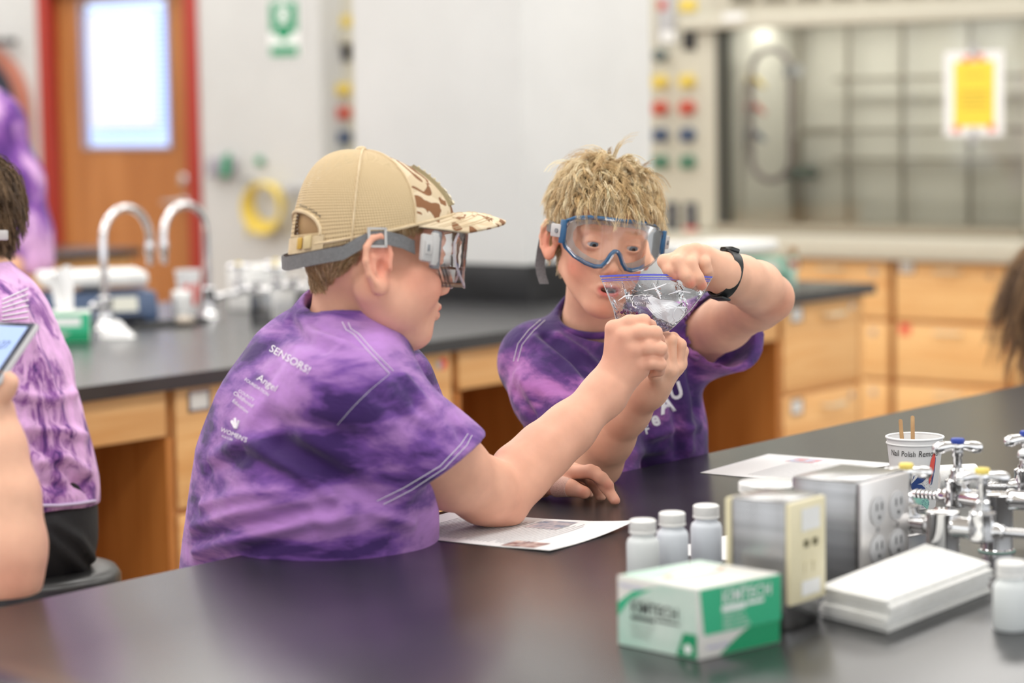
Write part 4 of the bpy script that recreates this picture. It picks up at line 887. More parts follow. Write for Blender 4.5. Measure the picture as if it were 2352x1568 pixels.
# ================================================================== PEOPLE: distance-field modelling
def nrm(v): v = np.asarray(v, float); return v / np.linalg.norm(v)
def _len(q): return np.sqrt(np.einsum('...i,...i->...', q, q))
class Field:
    """ordered list of soft-blended solids; meshed once into one continuous surface"""
    def __init__(s): s.p = []
    def _add(s, fn, op, k): s.p.append((fn, op, k)); return s
    def cap(s, a, b, ra, rb=None, k=.012, op='+'):
        a, b = np.asarray(a, float), np.asarray(b, float); rb = ra if rb is None else rb; ba = b - a; l2 = float(ba @ ba) + 1e-12
        def fn(p):
            pa = p - a; t = np.clip(pa @ ba / l2, 0, 1); return _len(pa - t[..., None] * ba) - (ra + (rb - ra) * t)
        return s._add(fn, op, k)
    def chain(s, pts, k=.012, op='+'):
        """pts: (point, radius) pairs"""
        for (a, ra), (b, rb) in zip(pts, pts[1:]): s.cap(a, b, ra, rb, k, op)
        return s
    def ell(s, c, r, R=None, k=.012, op='+'):
        c = np.asarray(c, float); r = np.asarray(r, float) * np.ones(3); R = np.eye(3) if R is None else np.asarray(R)
        def fn(p):
            q = (p - c) @ R; k0 = _len(q / r); k1 = _len(q / (r * r)) + 1e-9; return k0 * (k0 - 1) / k1
        return s._add(fn, op, k)
    def plane(s, c, n, k=.002, op='&'):
        """keep the side behind the plane"""
        c = np.asarray(c, float); n = nrm(n)
        return s._add(lambda p: (p - c) @ n, op, k)
    def shell(s, fn, op, k): return s._add(fn, op, k)
    def eval(s, p, use=None):
        d = None
        for i, (fn, op, k) in enumerate(s.p):
            if use is not None and not use[i]: continue
            if d is None:
                if op != '+': continue
                d = fn(p); continue
            e = fn(p)
            if op == '+':
                h = np.clip(.5 + .5 * (d - e) / k, 0, 1); d = d * (1 - h) + e * h - k * h * (1 - h)
            else:
                if op == '-': e = -e
                h = np.clip(.5 - .5 * (d - e) / k, 0, 1); d = d * (1 - h) + e * h + k * h * (1 - h)
        if d is None: d = np.full(p.shape[:-1], 1.0)
        return d
    def mesh(s, lo, hi, h, smooth=1):
        B = 16; lo = np.asarray(lo, float); nb = np.ceil((np.asarray(hi) - lo) / (h * B)).astype(int)
        gi = np.stack(np.meshgrid(*[np.arange(n) for n in nb], indexing='ij'), -1).reshape(-1, 3)
        cen = lo + (gi + .5) * (h * B); rad = h * B * .87
        di = np.stack([fn(cen) for fn, _, _ in s.p], 1)
        kk = np.array([k for _, _, k in s.p]); pos = np.array([op == '+' for _, op, _ in s.p])
        use = di < (rad * 1.9 + 1.5 * kk + .004)[None]
        for i, (_, op, k) in enumerate(s.p):
            if op == '&': use[:, i] = di[:, i] > -(rad * 1.9 + 1.5 * k)
        dmin = np.where(pos[None], di, 9).min(1)
        dall = s.eval(cen)
        act = (dmin < rad * 1.4 + .02) & (np.abs(dall) < rad * 1.7 + .012)
        off = np.stack(np.meshgrid(*[np.arange(B + 1)] * 3, indexing='ij'), -1) * h
        S = 4096; ids = []; vs = []; qs = []
        E = [((0, 0, 0), (1, 0, 0)), ((0, 1, 0), (1, 1, 0)), ((0, 0, 1), (1, 0, 1)), ((0, 1, 1), (1, 1, 1)),
             ((0, 0, 0), (0, 1, 0)), ((1, 0, 0), (1, 1, 0)), ((0, 0, 1), (0, 1, 1)), ((1, 0, 1), (1, 1, 1)),
             ((0, 0, 0), (0, 0, 1)), ((1, 0, 0), (1, 0, 1)), ((0, 1, 0), (0, 1, 1)), ((1, 1, 0), (1, 1, 1))]
        sl = lambda c: tuple(slice(x, x + B) for x in c)
        for bi in np.nonzero(act)[0]:
            g0 = gi[bi] * B; d = s.eval(lo + g0 * h + off, use[bi])
            neg = d < 0
            if neg.all() or not neg.any(): continue
            acc = np.zeros((B, B, B, 3)); cnt = np.zeros((B, B, B))
            for a, b in E:
                da, db = d[sl(a)], d[sl(b)]; m = (da < 0) != (db < 0)
                t = np.where(m, da / np.where(m, da - db, 1), 0)
                ax = [i for i in range(3) if a[i] != b[i]][0]
                for i in range(3): acc[..., i] += m * (a[i] + (t if i == ax else 0))
                cnt += m
            w = np.nonzero(cnt); c3 = np.stack(w, 1)
            loc = acc[w] / cnt[w][:, None]
            gc = c3 + g0 + 1
            ids.append((gc[:, 0] * S + gc[:, 1]) * S + gc[:, 2]); vs.append(lo + (c3 + g0 + loc) * h)
            for ax in range(3):
                o1, o2 = (ax + 1) % 3, (ax + 2) % 3
                e1 = [0, 0, 0]; e1[ax] = 1
                a = neg[:B, :B, :B]; b = neg[sl(tuple(e1))]
                f = np.nonzero(a != b); c3 = np.stack(f, 1) + g0 + 1; flip = a[f]
                v1 = np.zeros(3, int); v1[o1] = 1; v2 = np.zeros(3, int); v2[o2] = 1
                q = [c3 - v1 - v2, c3 - v2, c3, c3 - v1]
                q = np.stack([(x[:, 0] * S + x[:, 1]) * S + x[:, 2] for x in q], 1)
                q[~flip] = q[~flip][:, ::-1]; qs.append(q)
        ids = np.concatenate(ids); V = np.concatenate(vs); Q = np.concatenate(qs)
        o = np.argsort(ids); ids, V = ids[o], V[o]
        ix = np.searchsorted(ids, Q); ix = np.clip(ix, 0, len(ids) - 1); ok = (ids[ix] == Q).all(1); F = ix[ok]
        us = np.unique(F); rm = np.zeros(len(V), int); rm[us] = np.arange(len(us)); V, F = V[us], rm[F]
        ed = np.concatenate([F[:, [0, 1]], F[:, [1, 2]], F[:, [2, 3]], F[:, [3, 0]]])
        for _ in range(smooth):
            a = np.zeros_like(V); n = np.zeros(len(V))
            for x, y in ((0, 1), (1, 0)):
                for i in range(3): a[:, i] += np.bincount(ed[:, x], V[ed[:, y], i], len(V))
                n += np.bincount(ed[:, x], minlength=len(V))
            V = V * .5 + .5 * a / np.maximum(n, 1)[:, None]
        return V, F
def vnormals(V, F):
    n = np.cross(V[F[:, 2]] - V[F[:, 0]], V[F[:, 3]] - V[F[:, 1]]); N = np.zeros_like(V)
    for c in range(4):
        for i in range(3): N[:, i] += np.bincount(F[:, c], n[:, i], len(V))
    return N / (np.linalg.norm(N, axis=1, keepdims=True) + 1e-12)
def np_mesh(name, V, F, m, parent=None, col=None, uv=None):
    me = bpy.data.meshes.new(name)
    F = np.asarray(F); nl = F.shape[1]
    me.vertices.add(len(V)); me.vertices.foreach_set('co', np.asarray(V, np.float32).ravel())
    me.loops.add(F.size); me.loops.foreach_set('vertex_index', F.astype(np.int32).ravel())
    me.polygons.add(len(F)); me.polygons.foreach_set('loop_start', np.arange(0, F.size, nl, dtype=np.int32))
    me.update(calc_edges=True); me.validate()
    if col is not None:
        at = me.color_attributes.new('Col', 'FLOAT_COLOR', 'POINT')
        at.data.foreach_set('color', np.concatenate([col, np.ones((len(col), 1))], 1).astype(np.float32).ravel())
    return link_mesh(name, me, m, parent, True)
def seg_dist(V, pts):
    """distance of every vertex to a polyline"""
    d = np.full(len(V), 9.0)
    for a, b in zip(pts, pts[1:]):
        ba = b - a; t = np.clip((V - a) @ ba / (ba @ ba + 1e-12), 0, 1); d = np.minimum(d, np.linalg.norm(V - a - t[:, None] * ba, axis=1))
    return d
class Surf:
    def __init__(s, V, F):
        s.V, s.F = V, F; s.N = vnormals(V, F); s.t = BVHTree.FromPolygons(V.tolist(), F.tolist())
    def px(s, x, y):
        r = ray(x, y); r = r / np.linalg.norm(r); h = s.t.ray_cast(Vector(CAMP), Vector(r))
        if h[0] is None: return None
        return np.array(h[0]), np.array(h[1])
    def line(s, pts, n=10, lift=.0008):
        """pixel polyline laid on the surface"""
        out = []
        for (a, b) in zip(pts, pts[1:]):
            for k in range(n):
                q = s.px(a[0] + (b[0] - a[0]) * k / n, a[1] + (b[1] - a[1]) * k / n)
                if q is not None: out.append(q[0] + q[1] * lift)
        q = s.px(*pts[-1])
        if q is not None: out.append(q[0] + q[1] * lift)
        return out
def fold(V, F, lines):
    """raise or sink soft cloth folds along pixel polylines: (points, height, width)"""
    S = Surf(V, F); V = V.copy()
    for pts, hgt, wid in lines:
        L = S.line(pts, 6, 0)
        if len(L) < 2: continue
        d = seg_dist(S.V, L); V += S.N * (1.5 * hgt * np.exp(-(d / wid) ** 2))[:, None]
    return V
def rotm(yaw, pitch, roll):
    """head frame, columns x lateral, y face, z up; yaw 0 looks to the camera's right"""
    y = RGT * math.cos(yaw) + FWD * math.sin(yaw); z = UPV.copy()
    y2 = y * math.cos(pitch) - z * math.sin(pitch); z2 = z * math.cos(pitch) + y * math.sin(pitch); x = np.cross(y2, z2)
    return np.stack([x * math.cos(roll) + z2 * math.sin(roll), y2, z2 * math.cos(roll) - x * math.sin(roll)], 1)
def add_head(f, o, R, s, chub=0.0, mouth=0.0, eyes=True, flare=.5, ez=-.008, es=1.0, ex=.0735, cran=1.0):
    L = lambda *q, s=s: o + R @ (np.array(q) * s)
    r3 = lambda *q, s=s: np.array(q) * s
    f.ell(L(0, -.012 + .006 * (1 - cran) * 10, .030 - .003 * (1 - cran) * 10), r3(.0715 * (.3 + .7 * cran), .0925 * cran, .083 * (.5 + .5 * cran)), R)
    f.ell(L(0, .030, .035), r3(.058, .058, .056), R, .02)
    f.ell(L(0, .034, -.028), r3(.054, .054, .066), R, .02)
    for x in (-1, 1):
        f.ell(L(x * (.032 + .005 * chub), .050, -.040), r3(.027 + .006 * chub, .032, .030 + .004 * chub), R, .016)
        f.cap(L(x * (.047 + .004 * chub), -.006, -.046), L(x * .014, .062, -.090), (.021 + .006 * chub) * s, (.019 + .003 * chub) * s, .02)
        if chub > 0: f.ell(L(x * .040, .022, -.066), r3(.026, .034, .028), R, .02)
    f.ell(L(0, .071, -.094), r3(.019, .0175, .0165), R, .014)
    f.ell(L(0, .068, -.060), r3(.031, .026, .030), R, .014)
    if chub > 0: f.ell(L(0, .035, -.100), r3(.03, .03, .018), R, .02)
    # brow, sockets, lids
    f.cap(L(-.040, .074, .019), L(.040, .074, .019), .0095 * s, .0095 * s, .014)
    for x in (-1, 1):
        f.ell(L(x * .030, .099, .000), r3(.017, .018, .0125), R, .011, '-')
        if eyes:
            f.ell(L(x * .030, .0735, .000), r3(.0150, .0150, .0138), R, .003)
            f.ell(L(x * .030, .089, -.0024), r3(.0124, .010, .0036), R, .0012, '-')
    # nose
    f.cap(L(0, .082, .004), L(0, .0985, -.034), .0058 * s, .0084 * s, .009)
    f.ell(L(0, .1015, -.0360), r3(.0092, .0085, .0080), R, .006)
    for x in (-1, 1):
        f.ell(L(x * .0105, .0945, -.0395), r3(.0070, .0085, .0065), R, .005)
        f.ell(L(x * .0055, .1005, -.0455), r3(.0032, .0045, .0030), R, .002, '-')
    f.ell(L(0, .0985, -.0535), r3(.0022, .004, .006), R, .004, '-')
    # lips
    dz = -.0018 * mouth
    up = [(-.0205, .0835, -.0645), (-.011, .0925, -.0605), (-.004, .0960, -.0592), (0, .0955, -.0602), (.004, .0960, -.0592), (.011, .0925, -.0605), (.0205, .0835, -.0645)]
    lo = [(-.0205, .0830, -.0655 + dz), (-.010, .0915, -.0700 + 2 * dz), (0, .0945, -.0712 + 2 * dz), (.010, .0915, -.0700 + 2 * dz), (.0205, .0830, -.0655 + dz)]
    f.chain([(L(*q), (.0028 + .0008 * (abs(q[0]) < .012)) * s) for q in up], .004)
    f.chain([(L(*q), (.0030 + .0014 * (abs(q[0]) < .012)) * s) for q in lo], .004)
    if mouth:
        f.ell(L(0, .090, -.0655 + dz), r3(.0125, .020, .0020 + .0026 * mouth), R, .0015, '-')
    else:
        f.cap(L(-.019, .088, -.0652), L(0, .1015, -.0652), .0009 * s, .0009 * s, .002, '-'); f.cap(L(.019, .088, -.0652), L(0, .1015, -.0652), .0009 * s, .0009 * s, .002, '-')
    # ears
    for x in (-1, 1):
        up_ = R @ nrm((0, -.16, 1)); out = R @ np.array([x, 0, 0.]); fy = nrm(R @ np.array([-x * flare, .87, .10]))
        c = L(x * ex, -.014, ez); s_h = s; s = s * es; r3 = lambda *q, s=s: np.array(q) * s
        ep = lambda y_, z_, w=0, s=s: c + (fy * y_ + up_ * z_ + out * w) * s
        Re = np.stack([np.cross(fy, up_), fy, up_], 1)
        f.ell(ep(-.002, .001, -.001), r3(.0042, .0165, .0285), Re, .005)
        pts = [(.010, -.002), (.0135, .010), (.0115, .023), (.002, .0300), (-.009, .0275), (-.0165, .018), (-.0185, .004), (-.0150, -.010), (-.0085, -.019)]
        f.chain([(ep(a, b, .0034), .0036 * s) for a, b in pts], .0025)
        f.ell(ep(-.001, -.0225, .001), r3(.0055, .0095, .0085), Re, .005)
        f.chain([(ep(a, b, .0014), .0026 * s) for a, b in ((-.003, .020), (-.0085, .008), (-.0075, -.006), (.0, -.0135))], .003)
        f.ell(ep(.0025, -.003, .0055), r3(.0072, .0068, .0100), Re, .0025, '-')
        f.ell(ep(-.003, .0170, .0055), r3(.0045, .0066, .0058), Re, .0025, '-')
        f.chain([(ep(a, b, .0052), .0016 * s) for a, b in ((-.0135, .013), (-.0140, .002), (-.0110, -.009))], .002, '-')
        f.cap(ep(.0125, -.004, .001), ep(.0115, .001, .001), .0038 * s, .0034 * s, .004); s = s_h
    return L
def gauss(q, c, r): return np.exp(-(((q - np.array(c)) / np.array(r)) ** 2).sum(-1))
def skin_paint(V, base, heads, flush, lip, brow=None, spots=()):
    """real skin colouring: lips, ruddy cheeks and ears, brows, freckles, nails"""
    col = np.tile(np.array(base), (len(V), 1)); flush, lip = np.array(flush), np.array(lip)
    def mix(w, c):
        nonlocal col
        w = np.clip(w, 0, 1)[:, None]; col = col * (1 - w) + np.array(c) * w
    for (o, R, s, mouth) in heads:
        q = (V - o) @ R / s; near = (np.abs(q) < .16).all(1)
        for x in (-1, 1):
            mix(.75 * gauss(q, (x * .046, .055, -.038), (.026, .035, .022)) * near, flush)
            mix(.70 * gauss(q, (x * .078, -.016, -.012), (.012, .024, .036)) * near, flush)
            mix(.15 * gauss(q, (x * .03, .09, .0), (.016, .02, .012)) * near, flush)
            if brow is not None: mix(.6 * gauss(q, (x * .032, .088, .0205), (.015, .03, .0036)) * (q[:, 1] > .06), brow)
        mix(.3 * gauss(q, (0, .106, -.038), (.012, .012, .010)) * near, flush)
        mix(.4 * gauss(q, (0, .085, -.095), (.02, .02, .014)) * near, flush)
        z0 = -.0645 - .003 * mouth
        lipm = gauss(q, (0, .094, z0), (.021, .0135, .0088 + .003 * mouth)) * (q[:, 1] > .078)
        mix(np.clip((lipm - .35) * 3.2, 0, .9), lip)
        if mouth: mix(np.clip(4 * (gauss(q, (0, .083, z0 - .001), (.013, .010, .0042)) - .35), 0, 1) * (q[:, 1] < .0895), (.05, .012, .012))
    for c, r, cc, a in spots: mix(a * np.exp(-((V - np.asarray(c)) ** 2).sum(1) / r ** 2), cc)
    return col
def skin_mat(name, sub=.12):
    m, N, L, B = new_mat(name)
    at = N.new('ShaderNodeVertexColor'); at.layer_name = 'Col'
    tc = N.new('ShaderNodeTexCoord'); nz = nd(N, 'ShaderNodeTexNoise', Scale=38.0, Detail=4); mx = nd(N, 'ShaderNodeMixRGB', blend_type='MULTIPLY'); mx.inputs[0].default_value = 1
    r = ramp(N, [(.3, (.93, .90, .89)), (.7, (1.04, 1.03, 1.02))])
    L.new(tc.outputs['Object'], nz.inputs['Vector']); L.new(nz.outputs['Fac'], r.inputs[0]); L.new(at.outputs[0], mx.inputs[1]); L.new(r.outputs[0], mx.inputs[2]); L.new(mx.outputs[0], B.inputs['Base Color'])
    n2 = nd(N, 'ShaderNodeTexNoise', Scale=900.0, Detail=2); bp = nd(N, 'ShaderNodeBump', Strength=.12, Distance=.0006)
    L.new(tc.outputs['Object'], n2.inputs['Vector']); L.new(n2.outputs['Fac'], bp.inputs['Height']); L.new(bp.outputs[0], B.inputs['Normal'])
    B.inputs['Roughness'].default_value = .52; B.inputs['Specular IOR Level'].default_value = .35
    B.inputs['Subsurface Weight'].default_value = sub; B.inputs['Subsurface Radius'].default_value = (.010, .004, .0022); B.inputs['Subsurface Scale'].default_value = .6
    return m
M['skin'] = skin_mat('skin')
M['nail'] = None
def tie_dye(name, dark, mid, light, seed, axis=None, scale=9.0, stretch=(1, 1, 3.2), bias=0.0, ridge=0.0):
    """cotton tie-dye: smeared bands along a direction, with blotches and pale streaks"""
    m, N, L, B = new_mat(name)
    tc = N.new('ShaderNodeTexCoord')
    mp = nd(N, 'ShaderNodeMapping'); mp.inputs['Location'].default_value = (seed * 3.1, seed * 1.7, seed)
    mp.inputs['Rotation'].default_value = axis or (0, 0, 0); mp.inputs['Scale'].default_value = stretch
    L.new(tc.outputs['Object'], mp.inputs[0])
    w = nd(N, 'ShaderNodeTexNoise', Scale=scale * .55, Detail=3); L.new(mp.outputs[0], w.inputs['Vector'])
    sc_ = nd(N, 'ShaderNodeVectorMath', operation='SCALE'); sc_.inputs[3].default_value = .22; L.new(w.outputs['Color'], sc_.inputs[0])
    ad = nd(N, 'ShaderNodeVectorMath', operation='ADD'); L.new(mp.outputs[0], ad.inputs[0]); L.new(sc_.outputs[0], ad.inputs[1])
    n1 = nd(N, 'ShaderNodeTexNoise', Scale=scale, Detail=7, Roughness=.58); L.new(ad.outputs[0], n1.inputs['Vector'])
    n2 = nd(N, 'ShaderNodeTexNoise', Scale=scale * 3.1, Detail=4); L.new(ad.outputs[0], n2.inputs['Vector'])
    mix = nd(N, 'ShaderNodeMath', operation='MULTIPLY_ADD'); mix.inputs[1].default_value = .30; L.new(n2.outputs['Fac'], mix.inputs[0]); L.new(n1.outputs['Fac'], mix.inputs[2])
    r = ramp(N, [(.53 - bias, dark), (.61 - bias, mid), (.70 - bias, light), (.84 - bias, tuple(min(1, 1.3 * c) for c in light))])
    L.new(mix.outputs[0], r.inputs[0]); L.new(r.outputs[0], B.inputs['Base Color'])
    n3 = nd(N, 'ShaderNodeTexNoise', Scale=700.0, Detail=2); bp = nd(N, 'ShaderNodeBump', Strength=.25, Distance=.0008)
    n4 = nd(N, 'ShaderNodeTexNoise', Scale=22.0, Detail=3, Distortion=.6); b2_ = nd(N, 'ShaderNodeBump', Strength=.35, Distance=.012)
    L.new(tc.outputs['Object'], n3.inputs['Vector']); L.new(tc.outputs['Object'], n4.inputs['Vector'])
    L.new(n3.outputs['Fac'], bp.inputs['Height']); L.new(n4.outputs['Fac'], b2_.inputs['Height']); L.new(bp.outputs[0], b2_.inputs['Normal']); L.new(b2_.outputs[0], B.inputs['Normal'])
    B.inputs['Roughness'].default_value = .85; B.inputs['Sheen Weight'].default_value = .15
    return m
M['dye1'] = tie_dye('tie_dye_purple_bands', srgb(58, 26, 96), srgb(112, 68, 150), srgb(166, 118, 186), 1.3, (.55, .25, .3), 5.6, (.8, .8, 2.6))
M['dye2'] = tie_dye('tie_dye_purple_clouds', srgb(54, 24, 90), srgb(88, 44, 118), srgb(160, 98, 164), 4.1, (.4, -.5, .2), 6.0, (1, 1, 1.9), -.035)
M['dye3'] = tie_dye('tie_dye_pale_streaks', srgb(78, 38, 116), srgb(150, 94, 166), srgb(214, 168, 214), 7.7, (0, 0, .3), 12.0, (1.6, 1.6, .7), .04)
M['stitch'] = mat('white_thread', (.78, .76, .80), .8)
M['print_white'] = mat('white_shirt_print', (.82, .80, .84), .7)
M['blackcloth'] = noisy('black_trousers', (.008, .008, .009), (.016, .016, .017), 12, .8, bump=.3, bscale=200)
def add_shirt(name, f, lo, hi, h, m, parent, folds, noise=.0, smooth=2, neckline=None):
    V, F = f.mesh(lo, hi, h, smooth)
    if noise:
        N_ = vnormals(V, F)
        V = V + N_ * (noise * (np.sin(V @ np.array([31., 17, 43]) + 2 * np.sin(V @ np.array([13., 37, 11]))) * np.sin(V @ np.array([-19., 29, 23]))))[:, None]
    V = fold(V, F, folds)
    return np_mesh(name, V, F, m, parent), Surf(V, F)
def stitches(surf, lines, parent, r=.0005):
    for pts in lines:
        L = surf.line(pts, 8)
        if len(L) > 1: obj('stitching', MB().tube(L, r, 5), M['stitch'], parent, smooth=True)
def cloth_text(surf, body, x0, y0, dx, dy, h, parent, skew=(0, 0), name='shirt_print', m=None, wid=1.0, bold=0.0):
    """lettering laid on cloth: pixel start, pixel direction of the line (dx, dy), letter height in pixels, upright direction skew"""
    v, f = text_mesh(body, 1.0, bold=bold); k = h / .70; l = math.hypot(dx, dy); ux, uy = dx / l, dy / l
    upx, upy = (uy, -ux) if skew == (0, 0) else skew
    out = []
    for p in v:
        q = surf.px(x0 + ux * p[0] * k * wid + upx * p[1] * k, y0 + uy * p[0] * k * wid + upy * p[1] * k)
        if q is None: return None
        out.append(tuple(q[0] + q[1] * .0012))
    me = bpy.data.meshes.new(name); me.from_pydata(out, [], f); return link_mesh(name, me, m or M['print_white'], parent)
def finger(f, pts, r0, r1, k=.004):
    n = len(pts) - 1
    f.chain([(P(*p), r0 + (r1 - r0) * i / n) for i, p in enumerate(pts)], k)
# ------------------------------------------------------------------ boy in the cap
H1o, H1R, H1s = P(845, 575, 3.13), rotm(.42, .09, 0.0), 1.07
def make_boy1():
    f = Field()
    add_head(f, H1o, H1R, H1s, chub=1.0, flare=.26, ez=-.0215, es=1.14, ex=.0795, cran=.90)
    f.cap(P(815, 640, 3.15), P(798, 800, 3.16), .050, .054, .03)
    f.cap(P(798, 800, 3.16), P(770, 900, 3.16), .054, .085, .03)
    f.cap(P(770, 900, 3.16), P(700, 1290, 3.26), .080, .075, .03)
    f.cap(P(775, 890, 3.16), P(905, 905, 3.30), .05, .05, .02); f.cap(P(775, 890, 3.16), P(800, 900, 3.05), .05, .055, .02)
    # right arm, elbow on the sheet
    f.chain([(P(800, 900, 3.05), .058), (P(905, 985, 3.10), .056), (P(1030, 1078, 3.175), .0495), (P(1115, 1128, 3.235), .042), (P(1150, 1147, 3.268), .036)], .02)
    f.cap(P(1146, 1160, 3.268), P(1152, 1168, 3.270), .022, .020, .02)
    f.chain([(P(1150, 1147, 3.268), .035), (P(1196, 1086, 3.295), .0390), (P(1250, 1035, 3.315), .0368), (P(1306, 986, 3.335), .0338), (P(1388, 905, 3.370), .0292), (P(1412, 868, 3.375), .0285)], .02)
    # right fist, back of the hand to the camera
    mcp = [(1410, 755, 3.362), (1436, 772, 3.350), (1456, 803, 3.350), (1470, 836, 3.357)]
    for q, r in zip(mcp, (.0125, .0130, .0125, .0115)): f.cap(P(1412, 868, 3.374), P(*q), .018, r, .012)
    f.cap(P(1418, 880, 3.378), P(1470, 848, 3.368), .020, .014, .012)
    f.ell(P(1437, 822, 3.374), (.024, .016, .030), np.stack([RGT, FWD, UPV], 1), .012)
    finger(f, [(1410, 755, 3.362), (1446, 740, 3.356), (1478, 737, 3.360), (1493, 748, 3.384), (1478, 762, 3.400)], .0108, .0078, .005)
    finger(f, [(1436, 772, 3.350), (1472, 762, 3.344), (1505, 764, 3.350), (1512, 780, 3.376), (1496, 792, 3.394)], .0108, .0080, .005)
    finger(f, [(1456, 803, 3.350), (1488, 797, 3.345), (1517, 800, 3.352), (1520, 815, 3.376), (1502, 825, 3.392)], .0104, .0078, .005)
    finger(f, [(1470, 836, 3.357), (1494, 832, 3.352), (1516, 836, 3.358), (1514, 850, 3.376), (1498, 856, 3.388)], .0096, .0072, .005)
    finger(f, [(1412, 860, 3.392), (1438, 812, 3.412), (1478, 775, 3.412)], .0145, .0085, .008)
    # left arm lying on the bench behind, hand spread near the sheet
    f.chain([(P(905, 905, 3.30), .052), (P(960, 1095, 3.42), .044), (P(985, 1118, 3.44), .036), (P(1110, 1118, 3.475), .034), (P(1228, 1108, 3.495), .0265)], .02)
    w = (1232, 1106, 3.492)
    m2 = [(1306, 1086, 3.452), (1312, 1080, 3.472), (1312, 1082, 3.494), (1306, 1090, 3.514)]
    for q, r in zip(m2, (.0120, .0125, .0120, .0110)): f.cap(P(*w), P(*q), .018, r, .012)
    finger(f, [m2[0], (1356, 1082, 3.436), (1382, 1098, 3.428), (1398, 1114, 3.424)], .0105, .0078)
    finger(f, [m2[1], (1366, 1086, 3.458), (1392, 1118, 3.432), (1412, 1149, 3.418)], .0105, .0078)
    finger(f, [m2[2], (1352, 1096, 3.488), (1372, 1122, 3.466), (1380, 1142, 3.458)], .0100, .0075)
    finger(f, [m2[3], (1332, 1106, 3.512), (1348, 1126, 3.496), (1352, 1140, 3.490)], .0092, .0072)
    finger(f, [(1242, 1118, 3.474), (1272, 1114, 3.448), (1310, 1120, 3.430), (1342, 1131, 3.421)], .0140, .0092, .008)
    f.plane((0, 0, TZ + .0012), (0, 0, -1), .002, '&')
    pts = np.array([P(660, 340, 3.2), P(1540, 340, 3.2), P(660, 1300, 3.2), P(1540, 1300, 3.2), P(800, 800, 2.92), P(900, 900, 3.62), P(1400, 1100, 3.6)])
    V, F = f.mesh(pts.min(0) - .12, pts.max(0) + .12, .0020, 1)
    base = srgb(230, 176, 150)
    thumb_nail = P(1322, 1121, 3.416)
    col = skin_paint(V, base, [(H1o, H1R, H1s, 0)], srgb(224, 132, 112), srgb(206, 106, 100), None,
                     [(P(1150, 1150, 3.235), .030, srgb(224, 150, 126), .55), (P(1122, 1148, 3.20), .004, srgb(206, 110, 92), .8), (P(955, 672, 3.06), .0020, srgb(190, 112, 90), .6),
                      (P(1328, 1121, 3.411), .0055, srgb(240, 200, 184), .8), (P(1341, 1131, 3.418), .008, srgb(216, 120, 100), .6), (P(1398, 1116, 3.42), .008, srgb(216, 126, 106), .6),
                      (P(1414, 1152, 3.415), .008, srgb(216, 126, 106), .6), (P(1408, 1143, 3.408), .004, srgb(240, 200, 184), .8)] +
                     [(P(*q), .010, srgb(226, 150, 126), .45) for q in mcp])
    body = np_mesh('person', V, F, M['skin'], None, col)
    set_props(body, 'boy in tan mesh cap and clear goggles, elbow on the worksheet, seen in profile', 'person')
    return body, f
boy1, F1 = make_boy1()
